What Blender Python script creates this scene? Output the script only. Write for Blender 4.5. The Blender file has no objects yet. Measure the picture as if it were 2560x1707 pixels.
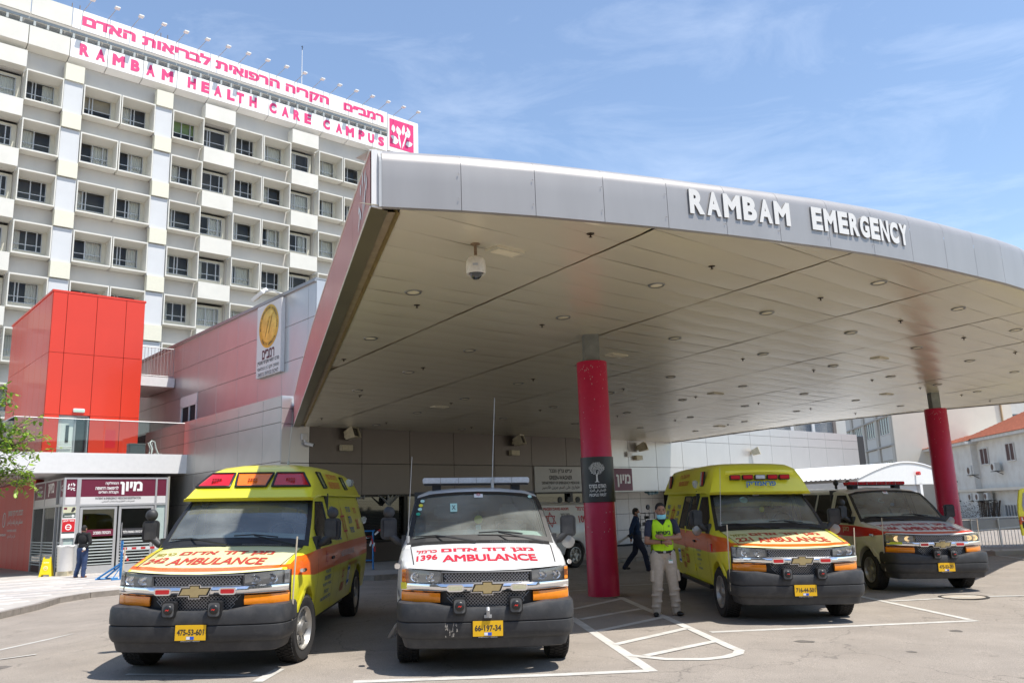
import bpy, bmesh, math, random
from mathutils import Vector, Matrix
from mathutils.geometry import delaunay_2d_cdt
import numpy as np
R = math.radians
random.seed(7)
scene = bpy.context.scene
COL = scene.collection
# ------------------------------------------------------------------ camera
cam_d = bpy.data.cameras.new('camera')
cam_d.sensor_width = 36; cam_d.lens = 29.157; cam_d.clip_start = .1; cam_d.clip_end = 3000
cam = bpy.data.objects.new('camera', cam_d); COL.objects.link(cam)
_p, _r = R(11.53), R(2.008)
_f = Vector((0, math.cos(_p), math.sin(_p))); _rt = Vector((1, 0, 0)); _up = _rt.cross(_f)
_x = _rt*math.cos(_r) - _up*math.sin(_r); _y = _x.cross(_f)
cam.matrix_world = Matrix(((_x.x, _y.x, -_f.x, 0), (_x.y, _y.y, -_f.y, 0), (_x.z, _y.z, -_f.z, 1.82), (0, 0, 0, 1)))
scene.camera = cam
# ------------------------------------------------------------------ sky, sun, exposure
SUN_EL, SUN_AZ = 65.0, 119.0            # azimuth clockwise from +Y
world = bpy.data.worlds.new('World'); scene.world = world; world.use_nodes = True
wn = world.node_tree; wn.nodes.clear()
wout = wn.nodes.new('ShaderNodeOutputWorld'); bg = wn.nodes.new('ShaderNodeBackground')
sky = wn.nodes.new('ShaderNodeTexSky'); sky.sky_type = 'NISHITA'; sky.sun_disc = False
sky.sun_elevation = R(SUN_EL); sky.sun_rotation = R(SUN_AZ); sky.air_density = 1.15; sky.dust_density = .4; sky.ozone_density = 3.2
bg.inputs[1].default_value = .148
tc = wn.nodes.new('ShaderNodeTexCoord'); mp = wn.nodes.new('ShaderNodeMapping'); mp.inputs['Scale'].default_value = (2.2, 4.2, 9.0); mp.inputs['Rotation'].default_value = (0, R(24), R(30))
nz = wn.nodes.new('ShaderNodeTexNoise'); nz.inputs['Scale'].default_value = 1.5; nz.inputs['Detail'].default_value = 9; nz.inputs['Roughness'].default_value = .62; nz.inputs['Distortion'].default_value = .5
cr = wn.nodes.new('ShaderNodeMapRange'); cr.inputs['From Min'].default_value = .50; cr.inputs['From Max'].default_value = .82; cr.inputs['To Max'].default_value = .24; cr.inputs['To Min'].default_value = .035
mx = wn.nodes.new('ShaderNodeMix'); mx.data_type = 'RGBA'; mx.inputs[7].default_value = (7.6, 8.1, 8.9, 1)
wn.links.new(tc.outputs['Generated'], mp.inputs[0]); wn.links.new(mp.outputs[0], nz.inputs[0]); wn.links.new(nz.outputs[0], cr.inputs[0])
wn.links.new(cr.outputs[0], mx.inputs[0]); wn.links.new(sky.outputs[0], mx.inputs[6]); wn.links.new(mx.outputs[2], bg.inputs[0]); wn.links.new(bg.outputs[0], wout.inputs[0])
sl = bpy.data.lights.new('sun', 'SUN'); sl.energy = 4.9; sl.angle = R(.53); sl.color = (1, .955, .88)
sun = bpy.data.objects.new('sun', sl); COL.objects.link(sun)
sd = Vector((math.sin(R(SUN_AZ))*math.cos(R(SUN_EL)), math.cos(R(SUN_AZ))*math.cos(R(SUN_EL)), math.sin(R(SUN_EL))))
sun.rotation_euler = sd.to_track_quat('Z', 'Y').to_euler(); sun.location = (20, -10, 40)
scene.view_settings.view_transform = 'Standard'; scene.view_settings.look = 'None'; scene.view_settings.exposure = .44; scene.view_settings.gamma = 1
scene.view_settings.use_curve_mapping = False
scene.cycles.max_bounces = 8; scene.cycles.transparent_max_bounces = 12
# ------------------------------------------------------------------ materials
MATS = {}
def mat(name, col, rough=.6, metal=0, var=.08, scale=6, bump=0, bscale=60, coat=0, spec=.5, emit=0, dirt=0, dcol=(.12, .1, .08), dscale=1.5, stretch=None, alpha=None, trans=0, coords='Object'):
    if name in MATS: return MATS[name]
    m = bpy.data.materials.new(name); m.use_nodes = True; n = m.node_tree; b = n.nodes['Principled BSDF']
    b.inputs['Roughness'].default_value = rough; b.inputs['Metallic'].default_value = metal; b.inputs['Coat Weight'].default_value = coat
    b.inputs['Coat Roughness'].default_value = .05; b.inputs['Specular IOR Level'].default_value = spec; b.inputs['Transmission Weight'].default_value = trans
    c = (*col, 1); b.inputs['Base Color'].default_value = c
    t = n.nodes.new('ShaderNodeTexCoord'); mpn = n.nodes.new('ShaderNodeMapping'); n.links.new(t.outputs[coords], mpn.inputs[0])
    if stretch: mpn.inputs['Scale'].default_value = stretch
    last = None
    if var:
        nt = n.nodes.new('ShaderNodeTexNoise'); nt.inputs['Scale'].default_value = scale; nt.inputs['Detail'].default_value = 6; nt.inputs['Roughness'].default_value = .6
        n.links.new(mpn.outputs[0], nt.inputs[0])
        mr = n.nodes.new('ShaderNodeMapRange'); mr.inputs[1].default_value = .3; mr.inputs[2].default_value = .7; mr.inputs[3].default_value = 1-var; mr.inputs[4].default_value = 1+var
        n.links.new(nt.outputs[0], mr.inputs[0])
        vm = n.nodes.new('ShaderNodeVectorMath'); vm.operation = 'SCALE'; vm.inputs[0].default_value = col
        n.links.new(mr.outputs[0], vm.inputs['Scale']); last = vm.outputs[0]
        rr = n.nodes.new('ShaderNodeMapRange'); rr.inputs[1].default_value = .3; rr.inputs[2].default_value = .7; rr.inputs[3].default_value = max(0, rough-.03); rr.inputs[4].default_value = min(1, rough+.03)
        n.links.new(nt.outputs[0], rr.inputs[0])
        if not metal and not coat: n.links.new(rr.outputs[0], b.inputs['Roughness'])
        else: nt.inputs['Detail'].default_value = 3
    if dirt:
        nd = n.nodes.new('ShaderNodeTexNoise'); nd.inputs['Scale'].default_value = dscale; nd.inputs['Detail'].default_value = 8; nd.inputs['Roughness'].default_value = .7
        n.links.new(mpn.outputs[0], nd.inputs[0])
        md = n.nodes.new('ShaderNodeMapRange'); md.inputs[1].default_value = .45; md.inputs[2].default_value = .75; md.inputs[4].default_value = dirt
        n.links.new(nd.outputs[0], md.inputs[0])
        mm = n.nodes.new('ShaderNodeMix'); mm.data_type = 'RGBA'; mm.inputs[6].default_value = c; mm.inputs[7].default_value = (*dcol, 1)
        if last: n.links.new(last, mm.inputs[6])
        n.links.new(md.outputs[0], mm.inputs[0]); last = mm.outputs[2]
    if last: n.links.new(last, b.inputs['Base Color'])
    if bump:
        nb = n.nodes.new('ShaderNodeTexNoise'); nb.inputs['Scale'].default_value = bscale; nb.inputs['Detail'].default_value = 4
        n.links.new(mpn.outputs[0], nb.inputs[0]); bp = n.nodes.new('ShaderNodeBump'); bp.inputs['Strength'].default_value = bump; bp.inputs['Distance'].default_value = .02
        n.links.new(nb.outputs[0], bp.inputs['Height']); n.links.new(bp.outputs[0], b.inputs['Normal'])
    if emit: b.inputs['Emission Color'].default_value = c; b.inputs['Emission Strength'].default_value = emit
    MATS[name] = m; m['bsdf'] = 1
    return m
def glass(name, tint=(.8, .9, .86), refl=1.0, rough=.0, ior=1.6, dust=0):
    if name in MATS: return MATS[name]
    m = bpy.data.materials.new(name); m.use_nodes = True; n = m.node_tree; n.nodes.clear()
    o = n.nodes.new('ShaderNodeOutputMaterial'); tr = n.nodes.new('ShaderNodeBsdfTransparent'); tr.inputs[0].default_value = (*tint, 1)
    gl = n.nodes.new('ShaderNodeBsdfGlossy'); gl.inputs['Roughness'].default_value = rough; gl.inputs['Color'].default_value = (refl, refl, refl, 1)
    fr = n.nodes.new('ShaderNodeFresnel'); fr.inputs[0].default_value = ior; ms = n.nodes.new('ShaderNodeMixShader')
    base_ = tr
    if dust:
        df = n.nodes.new('ShaderNodeBsdfDiffuse'); df.inputs[0].default_value = (.62, .66, .62, 1); dn = n.nodes.new('ShaderNodeTexNoise'); dn.inputs['Scale'].default_value = 2.2; dn.inputs['Detail'].default_value = 8
        tt = n.nodes.new('ShaderNodeTexCoord'); n.links.new(tt.outputs['Object'], dn.inputs[0]); dm = n.nodes.new('ShaderNodeMapRange'); dm.inputs[1].default_value = .3; dm.inputs[2].default_value = .72; dm.inputs[3].default_value = dust*.5; dm.inputs[4].default_value = dust*1.5
        base_ = n.nodes.new('ShaderNodeMixShader'); n.links.new(dn.outputs[0], dm.inputs[0]); n.links.new(dm.outputs[0], base_.inputs[0]); n.links.new(tr.outputs[0], base_.inputs[1]); n.links.new(df.outputs[0], base_.inputs[2])
    n.links.new(fr.outputs[0], ms.inputs[0]); n.links.new(base_.outputs[0], ms.inputs[1]); n.links.new(gl.outputs[0], ms.inputs[2]); n.links.new(ms.outputs[0], o.inputs[0])
    MATS[name] = m; return m
# ------------------------------------------------------------------ mesh builder
class MB:
    def __init__(s): s.v = []; s.f = []; s.mi = []; s.cur = 0
    def add(s, vs, fs):
        b = len(s.v); s.v += [tuple(v) for v in vs]; s.f += [tuple(i+b for i in f) for f in fs]; s.mi += [s.cur]*len(fs); return s
    def box(s, x0, x1, y0, y1, z0, z1):
        return s.add([(x0,y0,z0),(x1,y0,z0),(x1,y1,z0),(x0,y1,z0),(x0,y0,z1),(x1,y0,z1),(x1,y1,z1),(x0,y1,z1)],
                     [(0,3,2,1),(4,5,6,7),(0,1,5,4),(1,2,6,5),(2,3,7,6),(3,0,4,7)])
    def quad(s, a, b, c, d): return s.add([a,b,c,d],[(0,1,2,3)])
    def prism(s, poly, d, axis='y'):          # poly 2-D ring extruded between d[0], d[1] along axis
        n = len(poly); vs = []
        for k in d:
            for a, b in poly: vs.append((a,k,b) if axis=='y' else ((a,b,k) if axis=='z' else (k,a,b)))
        fs = [tuple(range(n)), tuple(range(2*n-1, n-1, -1))] + [((i+1)%n, i, n+i, n+(i+1)%n) for i in range(n)]
        return s.add(vs, fs)
    def tube(s, pts, r, n=8, cap=True, flat=1.0):
        pts = [Vector(p) for p in pts]; rs = r if isinstance(r,(list,tuple)) else [r]*len(pts)
        rings = []; up = None
        for i, p in enumerate(pts):
            t = (pts[min(i+1,len(pts)-1)]-pts[max(i-1,0)]).normalized()
            if up is None: up = Vector((0,0,1)) if abs(t.z)<.9 else Vector((0,1,0))
            a = t.cross(up).normalized(); b = a.cross(t).normalized(); up = b
            rings.append([p+(a*math.cos(2*math.pi*k/n)+b*math.sin(2*math.pi*k/n)*flat)*rs[i] for k in range(n)])
        vs = [v for q in rings for v in q]; fs = []
        for i in range(len(rings)-1):
            for k in range(n): fs.append((i*n+k, i*n+(k+1)%n, (i+1)*n+(k+1)%n, (i+1)*n+k))
        if cap: fs += [tuple(range(n-1,-1,-1)), tuple(range((len(rings)-1)*n, len(rings)*n))]
        return s.add(vs, fs)
    def lathe(s, prof, c=(0,0,0), axis='z', n=24, a0=0, a1=2*math.pi):   # prof [(r,h)]
        full = abs(a1-a0-2*math.pi)<1e-6; m = n if full else n+1; vs = []
        for r, h in prof:
            for k in range(m):
                a = a0+(a1-a0)*k/n; u, w = r*math.cos(a), r*math.sin(a)
                vs.append({'z':(c[0]+u,c[1]+w,c[2]+h),'y':(c[0]+u,c[1]+h,c[2]+w),'x':(c[0]+h,c[1]+u,c[2]+w)}[axis])
        fs = []
        for i in range(len(prof)-1):
            for k in range(n): k2=(k+1)%m; fs.append((i*m+k, i*m+k2, (i+1)*m+k2, (i+1)*m+k))
        return s.add(vs, fs)
    def grid(s, P):                             # P rows of points
        h, w = len(P), len(P[0]); return s.add([p for r in P for p in r], [(i*w+j, i*w+j+1, (i+1)*w+j+1, (i+1)*w+j) for i in range(h-1) for j in range(w-1)])
    def sphere(s, c, r, n=12, m=8, sc=(1,1,1)):
        return s.grid([[(c[0]+r*sc[0]*math.sin(math.pi*i/m)*math.cos(2*math.pi*j/n), c[1]+r*sc[1]*math.sin(math.pi*i/m)*math.sin(2*math.pi*j/n), c[2]+r*sc[2]*math.cos(math.pi*i/m)) for j in range(n+1)] for i in range(m+1)])
    def mesh(s, name):
        me = bpy.data.meshes.new(name); me.from_pydata(s.v, [], s.f)
        if any(s.mi): me.polygons.foreach_set('material_index', s.mi)
        me.update(); return me
def fixn(me, weld=0):
    bm = bmesh.new(); bm.from_mesh(me)
    if weld: bmesh.ops.remove_doubles(bm, verts=bm.verts, dist=weld)
    bmesh.ops.recalc_face_normals(bm, faces=bm.faces); bm.to_mesh(me); bm.free()
def smooth(me, ang=35):
    me.polygons.foreach_set('use_smooth', [True]*len(me.polygons))
    me.set_sharp_from_angle(angle=R(ang))
def bevel(me, w, seg=2):
    bm = bmesh.new(); bm.from_mesh(me)
    bmesh.ops.bevel(bm, geom=[e for e in bm.edges if len(e.link_faces)==2 and e.calc_face_angle(0)>.5], offset=w, segments=seg, affect='EDGES', clamp_overlap=True)
    bm.to_mesh(me); bm.free()
def obj(name, mb, m=None, parent=None, loc=(0,0,0), rot=(0,0,0), sm=None, bv=0, norm=True, weld=0, scale=None):
    me = mb.mesh(name) if isinstance(mb, MB) else mb
    if isinstance(mb, MB):
        if norm: fixn(me, weld)
        if bv: bevel(me, bv)
        if sm: smooth(me, sm)
        elif bv: smooth(me, 40)
    o = bpy.data.objects.new(name, me); COL.objects.link(o)
    if m is not None and not me.materials:
        for q in (m if isinstance(m,(list,tuple)) else [m]): me.materials.append(q)
    if parent is not None: o.parent = parent
    o.location = loc; o.rotation_euler = rot
    if scale: o.scale = scale
    return o
def tag(o, label=None, cat=None, group=None, kind=None):
    if label: o['label'] = label
    if cat: o['category'] = cat
    if group: o['group'] = group
    if kind: o['kind'] = kind
    return o
def thing(name, label, cat, loc=(0,0,0), rotz=0, group=None):
    o = bpy.data.objects.new(name, None); COL.objects.link(o); o.location = loc; o.rotation_euler = (0,0,rotz); o.empty_display_size = .2
    return tag(o, label, cat, group)
def dup(o, loc=None, rot=None, label=None, group=None, parent=None):
    c = o.copy(); COL.objects.link(c)
    if parent is not None: c.parent = parent
    if loc is not None: c.location = loc
    if rot is not None: c.rotation_euler = rot
    if label: c['label'] = label
    if group: c['group'] = group
    for ch in list(o.children): dup(ch, parent=c)
    return c
# ------------------------------------------------------------------ lettering
_ar = {'ا':0xFE8D,'أ':0xFE83,'إ':0xFE87,'ب':0xFE8F,'ة':0xFE93,'ت':0xFE95,'ج':0xFE9D,'ح':0xFEA1,'خ':0xFEA5,'د':0xFEA9,'ذ':0xFEAB,'ر':0xFEAD,'ز':0xFEAF,'س':0xFEB1,'ش':0xFEB5,'ص':0xFEB9,'ض':0xFEBD,'ط':0xFEC1,'ع':0xFEC9,'غ':0xFECD,'ف':0xFED1,'ق':0xFED5,'ك':0xFED9,'ل':0xFEDD,'م':0xFEE1,'ن':0xFEE5,'ه':0xFEE9,'و':0xFEED,'ى':0xFEEF,'ي':0xFEF1,'ئ':0xFE89,'ڤ':0xFB6A}
_nj = set('اأإةدذروزى')
def rtl(t):
    out = []
    for i, ch in enumerate(t):
        if ch in _ar:
            pv = i > 0 and t[i-1] in _ar and t[i-1] not in _nj; nx = i+1 < len(t) and t[i+1] in _ar and ch not in _nj
            b = _ar[ch]; out.append(chr(b + (3 if pv and nx else 1 if pv else 2 if nx else 0)))
        else: out.append(ch)
    return ''.join(out)[::-1]
_tc = {}
def glyph_mesh2d(t, bold):
    k = (t, bold)
    if k in _tc: return _tc[k]
    cu = bpy.data.curves.new('tmp', 'FONT'); cu.body = t; cu.size = 1; cu.resolution_u = 3
    o = bpy.data.objects.new('tmp', cu); COL.objects.link(o); dg = bpy.context.evaluated_depsgraph_get(); dg.update()
    c2 = o.to_curve(dg, apply_modifiers=False); loops = []
    for sp in c2.splines:
        pts = []
        if sp.type == 'BEZIER':
            bp = sp.bezier_points; n = len(bp)
            for i in range(n):
                a, b = bp[i], bp[(i+1) % n]
                p0, p1, p2, p3 = a.co.xy, a.handle_right.xy, b.handle_left.xy, b.co.xy
                st = abs((p1-p0).cross(p3-p0))+abs((p2-p3).cross(p0-p3)) < 1e-5
                for q in range(1 if st else 4):
                    s_ = q/4; u = 1-s_; pts.append(p0*u**3+p1*3*u*u*s_+p2*3*u*s_*s_+p3*s_**3)
        else:
            pts = [Vector(p.co[:2]) for p in sp.points]
        q = []
        for p in pts:
            if not q or (p-q[-1]).length > 1e-4: q.append(p)
        if len(q) > 2 and (q[0]-q[-1]).length < 1e-4: q.pop()
        if len(q) > 2: loops.append(q)
    o.to_curve_clear(); bpy.data.objects.remove(o); bpy.data.curves.remove(cu)
    if bold:
        def area(l): return sum(l[i-1].cross(l[i]) for i in range(len(l)))/2
        sgn = 1 if sum(area(l) for l in loops) > 0 else -1
        nl = []
        for l in loops:
            m = []
            for i in range(len(l)):
                a = (l[i]-l[i-1]).normalized(); b = (l[(i+1) % len(l)]-l[i]).normalized(); n1 = Vector((a.y, -a.x)); n2 = Vector((b.y, -b.x)); d = 1+n1.dot(n2)
                m.append(l[i]+(n1+n2)*(sgn*bold/max(d, .5)))
            nl.append(m)
        loops = nl
    vs = []; es = []
    for l in loops:
        b = len(vs); vs += l; es += [(b+i, b+(i+1) % len(l)) for i in range(len(l))]
    r = delaunay_2d_cdt(vs, es, [], 0, 1e-5); V, F = r[0], r[2]
    A = np.array([(v.x, v.y) for v in V]); F = np.array([f for f in F if len(f) == 3]); cen = A[F].mean(1)
    W = np.zeros(len(cen))
    for l in loops:
        P = np.array([(p.x, p.y) for p in l]); Q = np.roll(P, -1, 0)
        for (x0, y0), (x1, y1) in zip(P, Q):
            if y0 == y1: continue
            up = (y0 <= cen[:, 1]) & (y1 > cen[:, 1]); dn = (y1 <= cen[:, 1]) & (y0 > cen[:, 1])
            sx = (x1-x0)*(cen[:, 1]-y0)-(cen[:, 0]-x0)*(y1-y0)
            W += (up & (sx > 0)); W -= (dn & (sx < 0))
    F = F[W != 0]; used = np.unique(F); mp_ = {int(u): i for i, u in enumerate(used)}
    A = A[used]; A = A-A.min(0); 
    res = (A, [tuple(mp_[int(i)] for i in f) for f in F], A.max(0)); _tc[k] = res; return res
def text(t, w, h, m, parent=None, loc=(0,0,0), rot=(0,0,0), bold=.02, name='lettering', depth=0, mp2=None, side=None, align='c', keep=False):
    """lettering in the local XZ plane, readable from -Y, filling a box w x h centred (x) on loc with its foot at loc.z"""
    A, F, mxv = glyph_mesh2d(rtl(t) if any('\u0590' <= c <= '\u06FF' for c in t) else t, bold)
    sx, sz = w/mxv[0], h/mxv[1]
    if keep: sx = sz
    ox = {'c': -mxv[0]*sx/2, 'l': 0, 'r': -mxv[0]*sx}[align]
    mb = MB(); P = [(ox+a*sx, 0, b*sz) for a, b in A]
    if depth:
        n = len(P); mb.add(P, F); ed = {}
        for f in F:
            for i in range(3):
                e = (f[i], f[(i+1) % 3]); ed[e] = 1
        mb.cur = 1; bd = [e for e in ed if (e[1], e[0]) not in ed]
        mb.add(P+[(x, depth, z) for x, y, z in P], [(a, b, n+b, n+a) for a, b in bd])
    else: mb.add(P, F)
    if mp2: mb.v = [mp2(*v) for v in mb.v]
    o = obj(name, mb, [m, side or m], parent, loc, rot, norm=bool(depth))
    return o
def decal(poly, m, parent, loc=(0,0,0), rot=(0,0,0), name='emblem'):
    mb = MB()
    for p in poly: mb.add([(x, 0, z) for x, z in p], [tuple(range(len(p)))])
    return obj(name, mb, m, parent, loc, rot, norm=False)
def star_polys(r, t):       # six-pointed outline star as quads, sizes r, stroke t
    out = []
    for a0 in (90, 270):
        P = [(r*math.cos(R(a0+120*k)), r*math.sin(R(a0+120*k))) for k in range(3)]; q = (r-2*t)/r
        Q = [(x*q, z*q) for x, z in P]
        for k in range(3): out.append([P[k], P[(k+1) % 3], Q[(k+1) % 3], Q[k]])
    return out
# ================================================================== ground
def gz(x, y):
    x = min(x, 8.); yt = .0121*y if y < 17 else (.2057-.03*(y-17) if y < 22 else .0557)
    p = -.0222*x+yt; t = min(1, max(0, (-4.5-x)/4.5)); t = t*t*(3-2*t); return p*(1-t)
def axis(lo, hi, st, far):
    a = list(np.arange(lo, hi+.01, st)); k = 0; q = []
    d = st
    v = hi
    while v < far: d *= 1.6; v += d; q.append(v)
    d = st; v = lo; p = []
    while v > -far: d *= 1.6; v -= d; p.append(v)
    return p[::-1]+a+q
asph = mat('asphalt', (.275, .240, .205), .92, var=.13, scale=1.1, bump=.35, bscale=140, dirt=.35, dcol=(.22, .185, .15), dscale=.35)
n = asph.node_tree; b = n.nodes['Principled BSDF']
_s = [l for l in n.links if l.to_socket == b.inputs['Base Color']][0].from_socket
_v = n.nodes.new('ShaderNodeTexNoise'); _v.inputs['Scale'].default_value = 95; _v.inputs['Detail'].default_value = 3
_t = n.nodes.new('ShaderNodeTexCoord'); n.links.new(_t.outputs['Object'], _v.inputs[0])
_m = n.nodes.new('ShaderNodeMapRange'); _m.inputs[1].default_value = .35; _m.inputs[2].default_value = .65; _m.inputs[3].default_value = .74; _m.inputs[4].default_value = 1.24
n.links.new(_v.outputs[0], _m.inputs[0]); _x2 = n.nodes.new('ShaderNodeVectorMath'); _x2.operation = 'SCALE'
n.links.new(_s, _x2.inputs[0]); n.links.new(_m.outputs[0], _x2.inputs['Scale'])
# tyre-darkened cracks
_w = n.nodes.new('ShaderNodeTexVoronoi'); _w.feature = 'DISTANCE_TO_EDGE'; _w.inputs['Scale'].default_value = .42
_nd = n.nodes.new('ShaderNodeTexNoise'); _nd.inputs['Scale'].default_value = 1.7; _nd.inputs['Detail'].default_value = 6
_ad = n.nodes.new('ShaderNodeVectorMath'); _ad.operation = 'MULTIPLY_ADD'; _ad.inputs[1].default_value = (.9, .9, .9)
n.links.new(_t.outputs['Object'], _nd.inputs[0]); n.links.new(_nd.outputs['Color'], _ad.inputs[0]); n.links.new(_t.outputs['Object'], _ad.inputs[2]); n.links.new(_ad.outputs[0], _w.inputs['Vector'])
_c = n.nodes.new('ShaderNodeMapRange'); _c.inputs[1].default_value = 0; _c.inputs[2].default_value = .006; _c.inputs[3].default_value = .62; _c.inputs[4].default_value = 1
n.links.new(_w.outputs[0], _c.inputs[0]); _x3 = n.nodes.new('ShaderNodeVectorMath'); _x3.operation = 'SCALE'
n.links.new(_x2.outputs[0], _x3.inputs[0]); n.links.new(_c.outputs[0], _x3.inputs['Scale']); _sn = n.nodes.new('ShaderNodeTexNoise'); _sn.inputs['Scale'].default_value = 1.9; _sn.inputs['Detail'].default_value = 5; _sn.inputs['Roughness'].default_value = .75; n.links.new(_t.outputs['Object'], _sn.inputs[0])
_sm = n.nodes.new('ShaderNodeMapRange'); _sm.inputs[1].default_value = .60; _sm.inputs[2].default_value = .72; _sm.inputs[3].default_value = 1; _sm.inputs[4].default_value = .70; n.links.new(_sn.outputs[0], _sm.inputs[0])
_x4 = n.nodes.new('ShaderNodeVectorMath'); _x4.operation = 'SCALE'; n.links.new(_x3.outputs[0], _x4.inputs[0]); n.links.new(_sm.outputs[0], _x4.inputs['Scale'])
n.links.new(_x4.outputs[0], b.inputs['Base Color'])
X = axis(-26, 24, 1, 900); Y = axis(4, 44, 1, 900)
g = MB(); g.grid([[(x, y, gz(x, y)) for x in X] for y in Y]); ground = tag(obj('ground', g, asph, sm=60), kind='structure')
A0 = Vector((-7.63, 27.0, 0)); E1 = Vector((math.sin(R(48.5)), math.cos(R(48.5)), 0)); E2 = Vector((-E1.y, E1.x, 0)); WR = R(41.5)
def S(s, o, z=0, base=A0): return base+E1*s+E2*o+Vector((0, 0, z))
# raised pavement with kerb
kerb = [(-10.3, 6), (-10.6, 12), (-10.72, 16), (-10.75, 17.8), (-10.9, 19.5), (-11.25, 21), (-11.1, 22.2), (-10.5, 23), (-9.6, 23.4), (-8, 23.35), (-5.2, 22.9)]
kerb += [tuple(S(s, -5.7).xy) for s in np.arange(0, 46, 1.5)]
inner = [tuple(S(s, .6).xy) for s in np.arange(45, -1, -3)] + [tuple(S(.5, o).xy) for o in (6, 14)] + [(-22, 48), (-50, 46), (-60, 30), (-60, 6)]
poly = [Vector(p) for p in kerb+inner]
def hp(x, y): return gz(x, y)+.13
pts = list(poly); ed = [(i, (i+1) % len(poly)) for i in range(len(poly))]
r = delaunay_2d_cdt(pts, ed, [], 1, 1e-4)
pv = mat('pavement_stone', (.40, .375, .345), .8, var=.12, scale=2.2, bump=.15, bscale=50, dirt=.25, dcol=(.3, .27, .23), dscale=.8)
m_ = MB(); m_.add([(v.x, v.y, hp(v.x, v.y)) for v in r[0]], [tuple(f) for f in r[2]]); pave = tag(obj('pavement', m_, pv), kind='structure')
kb = mat('kerb_stone', (.24, .215, .19), .85, var=.2, scale=5, bump=.3, bscale=40)
kt = mat('kerb_top', (.42, .36, .27), .85, var=.2, scale=7)
def along(pl, st):
    out = [Vector(pl[0])]; 
    for a, b in zip(pl, pl[1:]):
        a, b = Vector(a), Vector(b); n_ = max(1, round((b-a).length/st)); out += [a+(b-a)*k/n_ for k in range(1, n_+1)]
    return out
K = along(kerb[:11], .9)+along([kerb[10]]+kerb[11:30], 1.0)[1:]
for a, b in zip(K, K[1:]):
    d = (b-a).normalized(); nn = Vector((-d.y, d.x)); nn = nn if True else nn
    q = MB(); e = d*.006; P = [a+e, b-e, b-e+nn*.14, a+e+nn*.14]
    if (a-Vector((-20, 30))).length < 99: pass
    lo = [(p.x, p.y, gz(p.x, p.y)-.05) for p in P]; hi = [(p.x, p.y, hp(p.x, p.y)+.006) for p in P]
    q.add(lo+hi, [(0, 1, 5, 4), (1, 2, 6, 5), (2, 3, 7, 6), (3, 0, 4, 7), (4, 5, 6, 7)]); o = obj('kerb_stone', q, kb, bv=.008); o.parent = pave
# paving slabs near the entrance (parts of the pavement), laid along the facade
slabm = [mat('slab_light', (.50, .47, .44), .62, var=.12, scale=3), mat('slab_warm', (.43, .395, .36), .68, var=.14, scale=3), mat('slab_grey', (.36, .34, .325), .7, var=.12, scale=3)]
sm_ = MB(); sm_.box(-.596, .596, -.146, .146, -.02, .006); slab_me = []
for i in range(3):
    me = sm_.mesh('paving_slab'); fixn(me); bevel(me, .004, 1); me.materials.append(slabm[i]); slab_me.append(me)
from mathutils.geometry import intersect_point_tri_2d
def inside(p, pl):
    c = False
    for i in range(len(pl)):
        a, b = pl[i-1], pl[i]
        if (a[1] > p[1]) != (b[1] > p[1]) and p[0] < (b[0]-a[0])*(p[1]-a[1])/(b[1]-a[1])+a[0]: c = not c
    return c
cand = []
for j in range(-60, 30):
    for i in range(-20, 8):
        o_ = j*.3; s_ = i*1.2+(j % 3)*.4; P = S(s_, o_)
        if P.y > 40 or P.x > -7.5: continue
        ok = all(inside((P+E1*u+E2*v).xy, [tuple(k) for k in kerb]+inner) for u in (-.66, .66) for v in (-.18, .18))
        q = P-E2*.0
        mind = min(((P.xy-k).length for k in K))
        ang = math.degrees(math.atan2(P.x, P.y))
        if ok and mind > .72 and ang > -36 and P.y > 12: cand.append((P.length, P))
cand.sort(key=lambda t: t[0])
for _, P in cand[:300]:
    o = bpy.data.objects.new('paving_slab', random.choice(slab_me)); COL.objects.link(o); o.parent = pave; o.location = (P.x, P.y, hp(P.x, P.y)+.003); o.rotation_euler = (0, 0, WR)
# painted lines
paint = mat('road_paint', (.50, .485, .45), .85, var=.1, scale=8, dirt=.8, dcol=(.33, .30, .26), dscale=4.5, bump=.2, bscale=120)
LN = [([(.79,13.61),(1.38,9.43)],.13),([(-1.76,9.07),(.38,9.31),(1.33,9.46)],.13),([(1.86,16.3),(2.23,13.58),(2.57,10.87),(2.62,10.6),(2.55,10.4),(2.35,10.19),(2.09,10.07),(1.65,10.1),(1.27,10.35)],.13),
([(.87,14.63),(1.89,16.08)],.12),([(.9,13.44),(2.02,14.62)],.12),([(1.05,12.23),(2.23,13.58)],.12),([(1.18,11.13),(2.34,12.39)],.12),([(1.44,10.32),(2.48,11.27)],.12),([(2.6,12.04),(6.7,12.82)],.12),
([(6.24,16.2),(6.63,12.9)],.12),([(6.47,15.22),(7.54,15.51)],.1),([(8.4,15.64),(9.6,15.5)],.1),([(2.24,19.52),(6.2,21.6)],.1),([(.4,17.3),(1.39,18.13)],.1),([(-8.4,11.2),(-7.95,12.23),(-7.31,14.15)],.16),([(-7.6,11.4),(-6.46,11.58)],.08),
([(-4.35,9.6),(-2.86,9.46)],.07),([(-2.77,9.13),(-2.72,9.8)],.12),([(16.51,31),(16.3,28.64),(16.36,24)],.1),([(15.14,27.83),(18,30.4)],.1),([(15.4,28.04),(15.1,24)],.1),([(-2.2,15.4),(-.6,17)],.1)]
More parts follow.
